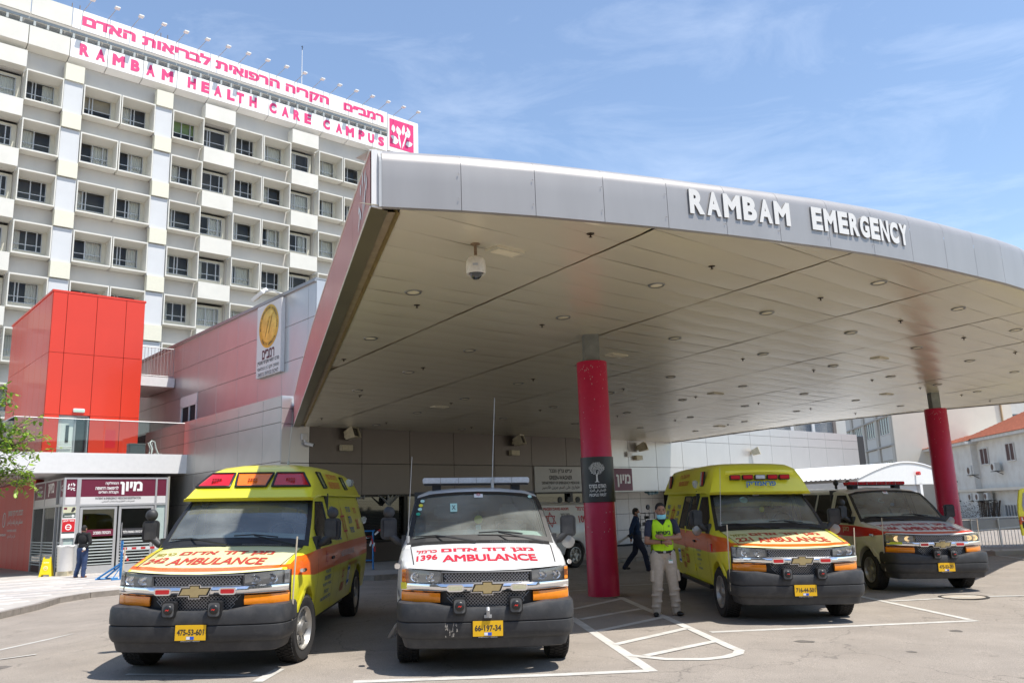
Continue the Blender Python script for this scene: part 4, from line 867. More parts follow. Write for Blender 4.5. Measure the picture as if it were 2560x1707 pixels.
# sign lamps
q = MB(); q.tube([(0, .1, -.3), (0, .05, .0), (.28, -1.15, .42)], .025, 5); arm = q.mesh('arm'); arm.materials.append(GR)
q = MB(); q.box(.12, .46, -1.42, -1.08, .36, .48); hd = q.mesh('lamp_head'); fixn(hd); bevel(hd, .02); hd.materials.append(WHT)
lbl = []
for k in range(18):
    s = -9.6+(3.58+1.637*k+9.6)*.9777-.29
    P = TB+E1*s+Vector((0, 0, 36.95)); o_ = ['first', 'second', 'third', 'fourth', 'fifth', 'sixth', 'seventh', 'eighth', 'ninth', 'tenth', 'eleventh', 'twelfth', 'thirteenth', 'fourteenth', 'fifteenth', 'sixteenth', 'seventeenth', 'eighteenth'][k]
    t = thing('sign_lamp', f'{o_} small sign lamp from the left on a thin arm along the tower roof edge', 'lamp', P, WR, 'sign lamps along the tower roof edge'); link('arm', arm, t); link('lamp_head', hd, t)
t = thing('lightning_rod', 'thin tall white lightning mast on the tower roof behind the pink hebrew sign', 'mast', TB+E1*20.9+E2*2.5+Vector((0, 0, 36.2)), WR); q = MB(); q.tube([(0, 0, 0), (0, 0, 5.6)], [.06, .025], 6); obj('mast', q, WHT, t)
q = MB(); q.tube([(0, 0, 5.6), (0, 0, 6.0)], .03, 5); q.tube([(-.1, 0, 5.9), (.1, 0, 5.9)], .02, 5); obj('tip', q, JN, t)
for k, s in enumerate((2.3, 8.4)):
    t = thing('roof_antenna', ('cluster of short dark antenna rods at the left roof edge of the tower', 'pair of grey roof rods above the fourth pink hebrew letter group')[k], 'antenna', TB+E1*s+E2*1.2+Vector((0, 0, 36.2)), WR); q = MB()
    for i in range(4): q.tube([(.25*i, 0, 0), (.25*i, 0, 1.5+.4*(i % 2))], .035, 5)
    obj('rods', q, mat('antenna_grey', (.2, .17, .15), .6, var=0), t)
# ================================================================== ambulances
BMPR = mat('bumper_plastic', (.030, .031, .034), .55, var=.18, scale=5, bump=.06, bscale=220, spec=.45, dirt=.55, dcol=(.10, .095, .09), dscale=3.5); TRIM = mat('black_trim', (.012, .012, .013), .5, var=0); CHR = mat('chrome', (.86, .86, .87), .07, 1, var=0)
TYR = mat('tyre_rubber', (.022, .021, .021), .85, var=.15, scale=12); RIM = mat('wheel_silver', (.38, .37, .35), .4, .7, var=.1, scale=8); WELL = mat('wheel_well', (.008, .008, .008), .95, var=0)
AMB = mat('amber_lens', (.92, .26, .004), .18, var=.06, scale=30, coat=.6); REDL = mat('red_lens', (.55, .006, .012), .15, var=.08, scale=14, coat=.6); CLR = mat('clear_lens', (.62, .64, .66), .15, .1, var=.1, scale=30, coat=.6); HLB = mat('headlight_bowl', (.85, .86, .88), .14, .8, var=0); HLD = mat('headlight_housing', (.34, .35, .36), .25, .6, var=0)
PLT = mat('plate_yellow', (.80, .46, .01), .45, var=.03); PBLU = mat('plate_blue', (.02, .10, .55), .5, var=0); SGL = mat('side_glass', (.010, .012, .012), .04, var=0, spec=.9)
WGL = glass('windshield_glass', (.80, .92, .88), .9, ior=1.95, dust=.20); HGL = glass('headlight_glass', (.92, .93, .94), 1); GRM = mat('grille_mesh', (.34, .34, .35), .35, .7, var=0); GOLDB = mat('badge_gold', (.58, .47, .25), .25, .7, var=.05, scale=30)
INTR = mat('cabin_dark', (.06, .06, .06), .8, var=0); DASH = mat('dashboard', (.42, .50, .46), .7, var=.05); SEAT = mat('seat_fabric', (.14, .14, .145), .9, var=.1)
TRED = mat('hood_letter_red', (.42, .035, .02), .5, var=.08, scale=30); TBLU = mat('letter_blue', (.01, .09, .32), .5, var=0)
def paint_mat(name, body, stripe=None, band=(1.0, 1.2), rough=.3, hood=None):
    m = mat(name, body, rough, var=.03, scale=1.2, coat=.55, dirt=.12, dcol=tuple(c*.75 for c in body), dscale=2.5)
    if stripe:
        n = m.node_tree; b = n.nodes['Principled BSDF']; src = [l for l in n.links if l.to_socket == b.inputs['Base Color']][0].from_socket
        t = n.nodes.new('ShaderNodeTexCoord'); sp = n.nodes.new('ShaderNodeSeparateXYZ'); n.links.new(t.outputs['Object'], sp.inputs[0])
        def cmp(sock, op, v):
            q = n.nodes.new('ShaderNodeMath'); q.operation = op; n.links.new(sock, q.inputs[0]); q.inputs[1].default_value = v; return q.outputs[0]
        def mul(a, c, op='MULTIPLY'):
            q = n.nodes.new('ShaderNodeMath'); q.operation = op; n.links.new(a, q.inputs[0]); n.links.new(c, q.inputs[1]); return q.outputs[0]
        ax = n.nodes.new('ShaderNodeMath'); ax.operation = 'ABSOLUTE'; n.links.new(sp.outputs[0], ax.inputs[0])
        hi = n.nodes.new('ShaderNodeMapRange'); hi.inputs[1].default_value = .3; hi.inputs[2].default_value = 1.6; hi.inputs[3].default_value = band[1]-.06; hi.inputs[4].default_value = band[1]; n.links.new(sp.outputs[1], hi.inputs[0])
        lo = n.nodes.new('ShaderNodeMapRange'); lo.inputs[1].default_value = .3; lo.inputs[2].default_value = 1.4; lo.inputs[3].default_value = band[0]+.09; lo.inputs[4].default_value = band[0]; n.links.new(sp.outputs[1], lo.inputs[0])
        a1 = n.nodes.new('ShaderNodeMath'); a1.operation = 'LESS_THAN'; n.links.new(sp.outputs[2], a1.inputs[0]); n.links.new(hi.outputs[0], a1.inputs[1])
        a2 = n.nodes.new('ShaderNodeMath'); a2.operation = 'GREATER_THAN'; n.links.new(sp.outputs[2], a2.inputs[0]); n.links.new(lo.outputs[0], a2.inputs[1])
        side = mul(mul(a1.outputs[0], a2.outputs[0]), cmp(ax.outputs[0], 'GREATER_THAN', .885))
        # band along the leading edge of the bonnet: distance behind the curved nose
        cu = n.nodes.new('ShaderNodeMath'); cu.operation = 'DIVIDE'; n.links.new(ax.outputs[0], cu.inputs[0]); cu.inputs[1].default_value = .93
        pw = n.nodes.new('ShaderNodeMath'); pw.operation = 'POWER'; n.links.new(cu.outputs[0], pw.inputs[0]); pw.inputs[1].default_value = 3
        sc = n.nodes.new('ShaderNodeMath'); sc.operation = 'MULTIPLY_ADD'; n.links.new(pw.outputs[0], sc.inputs[0]); sc.inputs[1].default_value = -.30; n.links.new(sp.outputs[1], sc.inputs[2])
        front = mul(mul(cmp(sc.outputs[0], 'LESS_THAN', .335), cmp(sc.outputs[0], 'GREATER_THAN', .215)), cmp(sp.outputs[2], 'GREATER_THAN', 1.08))
        tot = mul(side, front, 'MAXIMUM'); mm = n.nodes.new('ShaderNodeMix'); mm.data_type = 'RGBA'; n.links.new(tot, mm.inputs[0]); n.links.new(src, mm.inputs[6]); mm.inputs[7].default_value = (*stripe, 1); n.links.new(mm.outputs[2], b.inputs['Base Color'])
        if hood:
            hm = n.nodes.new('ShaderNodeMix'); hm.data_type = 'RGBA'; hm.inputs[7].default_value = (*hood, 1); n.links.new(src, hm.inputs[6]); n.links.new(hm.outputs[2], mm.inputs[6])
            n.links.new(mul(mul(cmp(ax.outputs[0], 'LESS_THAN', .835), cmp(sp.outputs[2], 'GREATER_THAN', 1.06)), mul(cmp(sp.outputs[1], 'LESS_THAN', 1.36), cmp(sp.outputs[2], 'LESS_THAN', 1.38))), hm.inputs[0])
    return m
STN = [ # y, half-section from sill to centre: (x,z) x 9
 (.16, [(.86, .50), (.90, .70), (.915, .90), (.905, 1.06), (.885, 1.135), (.86, 1.150), (.62, 1.140), (.32, 1.125), (0, 1.118)]),
 (.22, [(.87, .46), (.91, .70), (.925, .90), (.92, 1.07), (.90, 1.150), (.87, 1.172), (.63, 1.168), (.32, 1.155), (0, 1.150)]),
 (.40, [(.90, .42), (.945, .70), (.965, .92), (.955, 1.10), (.93, 1.180), (.895, 1.208), (.66, 1.220), (.33, 1.216), (0, 1.214)]),
 (.75, [(.93, .40), (.975, .70), (.995, .93), (.985, 1.14), (.955, 1.235), (.915, 1.268), (.68, 1.295), (.34, 1.300), (0, 1.300)]),
 (1.1, [(.94, .40), (.985, .70), (1.005, .94), (.998, 1.18), (.965, 1.285), (.925, 1.325), (.70, 1.362), (.35, 1.372), (0, 1.374)]),
 (1.30, [(.94, .40), (.985, .70), (1.005, .94), (1.0, 1.20), (.972, 1.315), (.93, 1.362), (.71, 1.398), (.35, 1.412), (0, 1.414)]),
 (1.42, [(.94, .40), (.985, .70), (1.005, .94), (1.0, 1.21), (.974, 1.325), (.915, 1.40), (.70, 1.435), (.35, 1.452), (0, 1.456)]),
 (1.80, [(.94, .40), (.985, .70), (1.005, .94), (1.0, 1.22), (.955, 1.44), (.865, 1.735), (.66, 1.785), (.34, 1.81), (0, 1.818)]),
 (2.14, [(.94, .40), (.985, .70), (1.005, .94), (1.0, 1.22), (.93, 1.56), (.805, 1.985), (.64, 2.035), (.33, 2.06), (0, 2.068)]),
 (2.34, [(.94, .40), (.985, .70), (1.005, .94), (1.0, 1.22), (.925, 1.58), (.80, 2.02), (.66, 2.075), (.33, 2.105), (0, 2.113)]),
 (2.9, [(.94, .40), (.985, .70), (1.005, .94), (1.0, 1.22), (.925, 1.58), (.80, 2.03), (.66, 2.09), (.33, 2.125), (0, 2.135)]),
 (5.45, [(.94, .40), (.985, .70), (1.005, .94), (1.0, 1.22), (.925, 1.58), (.80, 2.03), (.66, 2.09), (.33, 2.125), (0, 2.135)]),
 (5.65, [(.90, .44), (.95, .70), (.965, .94), (.96, 1.22), (.89, 1.58), (.77, 1.98), (.62, 2.03), (.32, 2.055), (0, 2.06)])]
_zi = ([0, .90, 1.12, 1.414, 1.47, 2.07, 2.14], [0, .90, 1.072, 1.302, 1.35, 1.945, 2.02])
STN = [(y+(.5 if y > 5 else 0), [(x, float(np.interp(z, *_zi))) for x, z in P]) for y, P in STN]
AX1, AX2, WR_ = 1.06, 4.99, .375
def sect(y):
    for (a, A), (b, B) in zip(STN, STN[1:]):
        if a <= y <= b+1e-6:
            t = (y-a)/(b-a); return [(p[0]+(q[0]-p[0])*t, p[1]+(q[1]-p[1])*t) for p, q in zip(A, B)]
    return STN[-1][1]
def curv(x, y): return .30*(abs(x)/.93)**3*max(0, 1-(y-.16)/1.0)
def ztop(x, y):            # bonnet height at (x,y)
    for _ in range(3):
        pass
    y0 = y
    for _ in range(4): y0 = y-curv(x, y0)
    s = sect(max(.16, y0)); P = s[5:]
    for a, b in zip(P, P[1:]):
        if b[0] <= abs(x) <= a[0]: return b[1]+(a[1]-b[1])*(abs(x)-b[0])/(a[0]-b[0])
    return P[0][1]
def side_x(z, y):
    s = sect(y)[:6]
    for a, b in zip(s, s[1:]):
        if a[1] <= z <= b[1]: return a[0]+(b[0]-a[0])*(z-a[1])/(b[1]-a[1])
    return s[-1][0]
def body_shell():
    ys = sorted(set([.16, .19, .22, .28, .34, .40, .5, .58]+[AX1+.47*math.cos(R(a)) for a in range(0, 181, 12)]+[1.30, 1.36, 1.42]+list(np.arange(1.5, 2.14, .09))+[2.14, 2.2, 2.34, 2.6, 2.9, 3.3, 3.8, 4.3]+[AX2+.47*math.cos(R(a)) for a in range(0, 181, 12)]+[5.7, 5.95, 6.02, 6.1, 6.15]))
    rows = []
    for y in ys:
        s = [list(p) for p in sect(y)]; 
        for ax in (AX1, AX2):
            if abs(y-ax) < .47: h = .37+math.sqrt(.47**2-(y-ax)**2); s[0][1] = max(s[0][1], h); s[0][0] = side_x(s[0][1], y); s[1][1] = max(.70, h+.03); s[1][0] = side_x(s[1][1], y)+.012*(h > .5)
        zc = min(s[0][1], 1.0); half = [(s[0][0]-.16, s[0][1])]+[tuple(p) for p in s]
        full = [(-x, z) for x, z in half]+[(x, z) for x, z in half[::-1][1:]]
        rows.append([(x, y+curv(x, y), z) for x, z in full])
    n = len(rows[0]); q = MB(); q.v = [p for r_ in rows for p in r_]; mid = 9
    for i, (a, b) in enumerate(zip(ys, ys[1:])):
        for j in range(n-1):
            top = 6 <= j <= n-8
            if top and a >= 1.42-1e-6 and b <= 2.14+1e-6: continue         # windscreen opening
            q.f.append((i*n+j, i*n+j+1, (i+1)*n+j+1, (i+1)*n+j)); q.mi.append(0)
    L = len(ys)-1; q.f.append(tuple(L*n+j for j in range(n))); q.mi.append(0)
    return q
def mirrorx(q): 
    r_ = MB(); r_.v = q.v+[(-x, y, z) for x, y, z in q.v]; k = len(q.v); r_.f = q.f+[tuple(i+k for i in f[::-1]) for f in q.f]; r_.mi = q.mi*2; return r_
BODY = body_shell()
yf = lambda x: .13+.30*(abs(x)/.93)**3
def band(x0, x1, zlo, zhi, off, th=.03, n=10, lens=False):
    """curved plate following the nose, zlo/zhi functions or numbers"""
    f = lambda v, x: v(x) if callable(v) else v; q = MB(); rows = []
    for i in range(n+1):
        x = x0+(x1-x0)*i/n; y = yf(x)-off; a, b = f(zlo, x), f(zhi, x); m_ = (a+b)/2; bl = -.012 if lens else 0
        rows.append([(x, y+th, a), (x, y, a), (x, y+bl, m_), (x, y, b), (x, y+th, b)])
    q.grid(rows); k = len(q.v)
    for r_ in (rows[0], rows[-1]): q.add(r_, [(0, 1, 2, 3, 4)])
    return q
def rr_poly(w, h, r_, n=4):
    P = []
    for cx, cz, a0 in ((w/2-r_, h/2-r_, 0), (-w/2+r_, h/2-r_, 90), (-w/2+r_, -h/2+r_, 180), (w/2-r_, -h/2+r_, 270)):
        for k in range(n+1): a = R(a0+90*k/n); P.append((cx+r_*math.cos(a), cz+r_*math.sin(a)))
    return P
def wheel(par, x, y, turn=0):
    w = thing('wheel', None, None); w.parent = par; w.location = (x, y, WR_); w.rotation_euler = (0, 0, turn); s = 1 if x > 0 else -1; W = .122
    q = MB(); pr = [(.235, -W*.8), (.30, -W), (.345, -W), (.366, -W*.82), (.372, -W*.4)]
    pr = pr+[(.375, 0)]+[(a, -b) for a, b in pr[::-1]]; q.lathe(pr, axis='x', n=48); 
    for k in range(48):     # tread blocks
        a = 2*math.pi*k/48
        for t0, t1, ph in ((-.1, -.055, 0), (-.045, -.004, .5), (.004, .045, 0), (.055, .1, .5)):
            a0 = a+ph*.13; vs = []
            for r_ in (.368, .382):
                for t in (t0, t1):
                    for da in (0, .085): vs.append((t, r_*math.cos(a0+da), r_*math.sin(a0+da)))
            q.add(vs, [(4, 5, 7, 6), (0, 4, 6, 2), (1, 3, 7, 5), (0, 1, 5, 4), (2, 6, 7, 3)])
    obj('tyre', q, TYR, w, sm=40)
    q = MB(); o_ = s*W; q.lathe([(.238, s*.095), (.245, s*.11), (.232, s*.112), (.215, s*.085), (.205, s*.03)], axis='x', n=40); q.lathe([(.095, s*.045), (.085, s*.085), (.06, s*.105), (.0, s*.108)], axis='x', n=24)
    q.lathe([(.10, s*.045), (.15, s*.06), (.205, s*.035)], axis='x', n=40)
    for k in range(6):
        a = k*math.pi/3
        q.add([(s*e, r_*math.cos(a+da), r_*math.sin(a+da)) for e, r_, da in ((.07, .09, -.28), (.07, .09, .28), (.075, .215, .16), (.075, .215, -.16), (.03, .09, -.3), (.03, .09, .3), (.03, .215, .2), (.03, .215, -.2))], [(0, 1, 2, 3), (0, 3, 7, 4), (1, 5, 6, 2), (0, 4, 5, 1)])
        b = a+.5; q.lathe([(.012, s*.09), (0, s*.095)], (0, .06*math.cos(b), .06*math.sin(b)), 'x', 8)
    obj('rim', q, RIM, w, sm=35)
    q = MB(); q.lathe([(0, s*.028), (.21, s*.028)], axis='x', n=30); q.lathe([(0, -s*.02), (.21, -s*.02)], axis='x', n=30); obj('brake_disc', q, WELL, w); return w
PROTO = {}
def van(name, label, cat, x, y, yaw, pm_, plate_no, hood, opts, group='ambulances parked at the canopy'):
    a_, b_ = -.0222, .0121; nn = Vector((-a_, -b_, 1)).normalized(); fw = Vector((-math.sin(yaw), math.cos(yaw), 0)); fw = (fw-nn*fw.dot(nn)).normalized(); rt = fw.cross(nn)
    root = thing(name, label, cat, group=group); z_ = gz(x, y+1)-.0121*1 if True else 0
    M_ = Matrix(((rt.x, fw.x, nn.x, x), (rt.y, fw.y, nn.y, y), (rt.z, fw.z, nn.z, a_*x+b_*y+opts.get('dz', 0)), (0, 0, 0, 1))); root.matrix_world = M_
    o = obj('body', BODY, pm_, root, sm=32, weld=.0005)
    # underbody, wells, nose backing
    obj('underbody', MB().box(-.78, .78, .5, 6.0, .42, 1.02).box(-.80, .80, 1.42, 6.0, .45, .62), WELL, root)
    obj('nose_backing', mirrorx(band(0, .925, .66, lambda x_: 1.068+.02*(x_/.93)**2, -.03, .05)), TRIM, root)
    # bonnet cut lines
    q = MB()
    for s in (-1, 1):
        q.grid([[(s*(.80+.06*t/12)+dx, .30+t*.084+curv(.82, .3+t*.08)*.9, ztop(.80+.06*t/12, .30+t*.084+curv(.82, .3+t*.08)*.9)+.0035) for dx in (-.005, .005)] for t in range(13)])
    obj('bonnet_seam', q, TRIM, root, norm=False)
    # windscreen
    g = MB(); rows = []
    def wsP(u, v, off=0):       # u -1..1, v 0..1
        yv = 1.42+.72*v; s_ = sect(yv); P = s_[5:]; xm = P[0][0]; X_ = abs(u)*xm
        for a, b in zip(P, P[1:]):
            if b[0] <= X_ <= a[0]+1e-9: zz = b[1]+(a[1]-b[1])*(X_-b[0])/(a[0]-b[0]); break
        return (X_*(1 if u >= 0 else -1), yv-off*.66-.02*(1-u*u), zz+off*.75-.0)
    U = [-1, -.75, -.5, -.25, 0, .25, .5, .75, 1]
    def wsgrid(u0, u1, v0, v1, off, nu=12, nv=8):
        q = MB(); q.grid([[wsP(u0+(u1-u0)*i/nu, v0+(v1-v0)*j/nv, off) for i in range(nu+1)] for j in range(nv+1)]); return q
    obj('windshield', wsgrid(-.965, .965, .03, .97, -.006), WGL, root, sm=60)
    q = MB(); 
    for (u0, u1, v0, v1) in ((-1, -.935, 0, 1), (.935, 1, 0, 1), (-.935, .935, 0, .10), (-.935, .935, .935, 1)): q.grid([[wsP(u0+(u1-u0)*i/10, v0+(v1-v0)*j/6, .004) for i in range(11)] for j in range(7)])
    obj('windshield_frame', q, TRIM, root, norm=False)
    q = MB(); q.grid([[(X_, yv+curv(X_, yv), ztop(X_, yv)+.006) for X_ in np.linspace(-.86, .86, 14)] for yv in (1.31, 1.37, 1.43)]); obj('cowl', q, TRIM, root, norm=False)
    q = MB()
    for k in range(22): X_ = .12+k*.022; q.box(X_, X_+.008, 1.315, 1.395, ztop(X_, 1.35)-.002, ztop(X_, 1.35)+.016)
    o = obj('cowl_louvres', q, mat('louvre_grey', (.16, .16, .16), .5, var=0), root); o['kind'] = 'stuff'
    for s in (-1, 1):
        x0, x1 = (-.12, -.80) if s < 0 else (.72, -.02)
        p0 = Vector((x0+.06, 1.30, ztop(x0, 1.3)+.03)); pm2 = Vector(wsP((x0*.5+x1*.5)/.9, .05, .03)); p1 = Vector(wsP(x1/.9, .10, .03))
        q = MB(); q.tube([p0, (p0+p1)/2+Vector((0, -.015, .03)), p1+Vector((.25, 0, 0))], [.014, .011, .007], 6); q.tube([p1+Vector((.55, -.02, -.02)), p1+Vector((.25, -.01, .012)), p1], .008, 5); obj('wiper', q, TRIM, root)
    # side windows
    def swin(y0, y1, z0, z1, s, name='side_window', cut=0):
        q = MB(); rows = []
        for i in range(7):
            yy = y0+(y1-y0)*i/6
            zt_ = z1-(cut*max(0, 1-i/3.) if cut else 0)
            rows.append([(s*(side_x(z, yy)+.006), yy+curv(.9, yy), z) for z in np.linspace(z0, zt_, 5)])
        q.grid(rows); w = obj(name, q, SGL, root, norm=False)
        e = MB(); 
        ring_ = [rows[0][k] for k in range(5)]+[rows[i][4] for i in range(1, 7)]+[rows[6][k] for k in range(3, -1, -1)]+[rows[i][0] for i in range(5, -1, -1)]
        e.tube([Vector(p) for p in ring_], .012, 4, cap=False); obj('gasket', e, TRIM, w); return w
    for s in (-1, 1):
        swin(1.80, 2.62, 1.27, 1.83, s, 'door_window', .34)
        for (a, b) in opts.get('win', {}).get(s, []): swin(a, b, 1.27, 1.85, s)
        q = MB()          # door seams
        def seam(pts): q.grid([[(s*(side_x(z, yy)+.003), yy+curv(.9, yy), z), (s*(side_x(z, yy)+.003), yy+curv(.9, yy)+.008, z)] for yy, z in pts])
        seam([(1.62, z) for z in np.linspace(.45, 1.28, 6)]); seam([(2.72, z) for z in np.linspace(.45, 1.86, 10)])
        for yy in opts.get('seams', {}).get(s, []): seam([(yy, z) for z in np.linspace(.5, 1.86, 10)])
        obj('door_seam', q, TRIM, root, norm=False)
        h = obj('door_handle', MB().box(-.012, .012, -.075, .075, -.018, .018), TRIM, root, (s*(side_x(1.08, 2.6)+.014), 2.6, 1.08), bv=.004)
        # sill / step
        obj('side_step', MB().box(min(s*.90, s*1.0), max(s*.90, s*1.0), 1.65, 3.9, .36, .42) if opts.get('step') else MB().box(min(s*.9, s*.935), max(s*.9, s*.935), 1.6, 3.9, .37, .41), TRIM, root)
        # mirror
        m_ = obj('mirror', MB().prism(rr_poly(.20, .27, .05), (0, .12)), BMPR, root, (s*1.14, 1.66, 1.49), (0, 0, s*R(-14)), bv=.03, sm=None)
        q = MB(); q.prism(rr_poly(.18, .24, .04), (.118, .124)); obj('mirror_glass', q, CHR, m_)
        q = MB(); q.tube([(s*.95, 1.72, 1.30), (s*1.03, 1.70, 1.32), (s*1.12, 1.72, 1.40)], [.05, .045, .05], 10); q.box(min(s*.93, s*.985), max(s*.93, s*.985), 1.60, 1.84, 1.24, 1.40); obj('mirror_arm', q, BMPR, root, sm=50)
        if opts.get('ball', 1) and not (opts.get('ball') == 2 and s > 0): q = MB(); q.sphere((0, .05, .20), .075, 16, 12, (1, .8, 1)); q.tube([(0, .05, .10), (0, .05, .15)], .02); obj('convex_mirror', q, BMPR, m_, sm=60)
        else: q = MB(); q.lathe([(0, -.01), (.08, 0), (.085, .02)], (0, .03, -.20), 'y', 18); obj('round_mirror', q, RIM, m_, sm=60)
        # headlight
        xi, xo = .49, .925
        hz0 = lambda X_: .952; hz1 = lambda X_: 1.062+.035*((X_-xi)/(xo-xi))
        def sb(q): return q if s > 0 else (lambda r_: (setattr(r_, 'v', [(-a, b, c) for a, b, c in r_.v]), r_)[1])(q)
        hl = obj('headlight', sb(band(xi, xo, hz0, hz1, .008, .03)), HLD, root, sm=40)
        q = MB()
        for cx, r_ in ((.60, .046), (.76, .052)):
            yc = yf(cx)-.012; q.grid([[(cx+r_*1.35*math.sin(t)*math.cos(a), yc-.001-.016*math.cos(t)*0+.0-.012*(1-math.cos(t)), 1.008+r_*math.sin(t)*math.sin(a)) for a in np.linspace(0, 6.2832, 17)] for t in np.linspace(.01, 1.57, 6)])
        obj('reflector', sb(q), HLB if not opts.get('lit') else mat('lit_bulb', (1, .75, .4), .3, emit=.5, var=0), hl, sm=60)
        q = MB()
        for cx in (.60, .76): q.sphere((cx, yf(cx)-.03, 1.008), .013, 10, 6)
        obj('bulb', sb(q), CHR, hl); obj('lens', sb(band(xi, xo, hz0, hz1, .040, .03, lens=True)), HGL, hl, sm=50)
        obj('side_marker', sb(band(.885, .927, lambda X_: .955, lambda X_: 1.085, .046, .05)), AMB if opts.get('mk') else HLD, hl)
        ts = obj('turn_signal', sb(band(.505, .93, lambda X_: .748, lambda X_: .845+.01*(X_-.5), .032, .04, lens=True)), AMB, root, sm=40)
        # speaker
        if 1:
            sx = s*opts.get('spx', .235); sp_ = obj('siren_speaker', MB().prism(rr_poly(.145, .165, .03), (0, .10)), TRIM, root, (sx, -.035, .725), bv=.006)
            q = MB(); q.prism(rr_poly(.12, .14, .03), (-.004, 0)); obj('speaker_rim', q, mat('speaker_rim', (.10, .10, .10), .5, var=0), sp_)
            q = MB(); q.sphere((0, 0, 0), .05, 16, 10, (1, .4, 1)); obj('speaker_cone', q, mat('cone_black', (.02, .02, .02), .35, var=0), sp_, (0, -.006, 0), sm=60)
            decal([[(-.022, -.008), (-.008, .012), (.002, .004), (.022, .012), (.010, -.010), (-.002, .0)]], mat('logo_red', (.7, .03, .02), .5, var=0), sp_, (0, -.031, 0), name='red_mark')
        # arch lip
        for ax in (AX1, AX2):
            q = MB(); q.grid([[(s*(side_x(min(1.2, max(.45, ax_z)), min(6.1, yy))+e), yy, ax_z) for e, yy, ax_z in ((-.0, ax+.462*math.cos(t), .37+.462*math.sin(t)), (.014, ax+.475*math.cos(t), .37+.475*math.sin(t)), (.002, ax+.52*math.cos(t), .37+.52*math.sin(t)))] for t in np.linspace(.1, 3.04, 22)]); obj('arch_lip', q, pm_, root, sm=60)
    for X_, Y_, tr in ((-.865, AX1, opts.get('steer', 0)), (.865, AX1, opts.get('steer', 0)), (-.865, AX2, 0), (.865, AX2, 0)): wheel(root, X_, Y_, tr)
    # grilles
    def meshg(z0, z1, xw0, xw1):
        q = MB(); st = .036; sl_ = 1.0; H_ = z1-z0; w_ = .0042
        n_ = int((2*xw1+H_)/st)+2
        for k in range(n_):
            for d_ in (1, -1):
                xa = -xw1-H_+k*st if d_ > 0 else -xw1+k*st; P = []
                for t in np.linspace(0, 1, 5):
                    X_, Z_ = xa+d_*t*H_, z0+t*H_; lim = xw0+(xw1-xw0)*t
                    if abs(X_) < lim: P.append((X_, yf(X_)-.004-(.003 if d_ > 0 else 0), Z_))
                if len(P) > 1: q.grid([[(a-w_, b, c), (a+w_, b, c)] for a, b, c in P])
        return q
    gr = obj('grille', mirrorx(band(0, .485, .955, 1.055, .012, .03)), TRIM, root)
    mg = obj('mesh', meshg(.962, 1.048, .465, .475), GRM, gr, norm=False, loc=(0, -.014, 0)); q = MB()
    for z in (.948, 1.06):
        q.tube([(X_, yf(X_)-.022, z) for X_ in np.linspace(-.49, .49, 11)], .010, 6)
    for s in (-1, 1): q.tube([(s*.487, yf(.487)-.022, z) for z in (.948, 1.06)], .010, 6)
    obj('grille_rim', q, mat('grille_rim', (.12, .12, .12), .4, .3, var=0), gr, sm=50)
    gl_ = obj('lower_grille', mirrorx(band(0, .50, .64, .858, .0, .03)), TRIM, root); m2 = meshg(.665, .848, .36, .475); obj('mesh', m2, GRM, gl_, norm=False, loc=(0, -.006, 0))
    # chrome bar and badge
    q = MB(); xs_ = np.linspace(-.93, .93, 31); cz = lambda X_: .900+.008*abs(X_)
    q.grid([[(X_, yf(X_)-.03, cz(X_)+.048-.004*abs(X_)), (X_, yf(X_)-.062, cz(X_)+.036), (X_, yf(X_)-.070, cz(X_)+.0), (X_, yf(X_)-.060, cz(X_)-.036), (X_, yf(X_)-.03, cz(X_)-.046)] for X_ in xs_]); obj('chrome_bar', q, CHR, root, sm=60)
    bt = [(-.17, -.036), (-.135, .036), (-.05, .036), (-.05, .062), (.05, .062), (.05, .036), (.17, .036), (.135, -.036), (.05, -.036), (.05, -.062), (-.05, -.062), (-.05, -.036)]
    sc_ = lambda P, k, e=0: [(a*k+(e if a > 0 else -e), b*k+(e if b > 0 else -e)) for a, b in P]
    bd = obj('badge', MB().prism(sc_(bt, 1.0, .012), (0, .02)), CHR, root, (0, .045, .90)); obj('badge_inner', MB().prism(sc_(bt, 1.0, .006), (-.003, 0)), TRIM, bd); obj('badge_gold', MB().prism(sc_(bt, .93, 0), (-.008, -.003)), GOLDB, bd, bv=.003)
    for s in (-1, 1):
        L_ = obj('warning_light', MB().prism(rr_poly(.19, .075, .036), (0, .03)), CHR, root, (s*.345, .055, .90), bv=.004); obj('lens', MB().prism(rr_poly(.145, .045, .012), (-.006, 0)), REDL if opts.get('wl', 1) else mat('cream_led', (.55, .52, .35), .3, var=.1, scale=60), L_)
    # bumper
    def bpath():
        P = [(-.975, .60), (-.982, .45), (-.975, .33), (-.95, .215), (-.90, .135), (-.82, .085), (-.65, .045), (-.35, .012), (0, 0)]; return P+[(-a, b) for a, b in P[::-1][1:]]
    P = [Vector(p) for p in bpath()]; rows = []
    pr_ = [(.16, .70), (.05, .705), (.015, .695), (.0, .66), (-.004, .60), (.0, .565), (.016, .555), (.0, .545), (.0, .47), (.012, .42), (.035, .385), (.055, .378), (.06, .36), (.085, .285), (.12, .27), (.3, .27)]
    for i, p in enumerate(P):
        d = (P[min(i+1, len(P)-1)]-P[max(i-1, 0)]).normalized(); nn_ = Vector((d.y, -d.x)); nn_ = -nn_ if nn_.dot(Vector((0, 1.2))-p) < 0 else nn_
        up = .05*min(1, (abs(p.x)/.62)**6) if abs(p.x) < .75 else .05
        if abs(p.x) > .93: up = .05
        rows.append([(p.x+nn_.x*o_, p.y+nn_.y*o_, z+(up if z > .62 else 0)*(1 if z < .68 or 1 else 1)) for o_, z in pr_])
    q = MB(); q.grid(rows); obj('bumper', q, BMPR, root, sm=38)
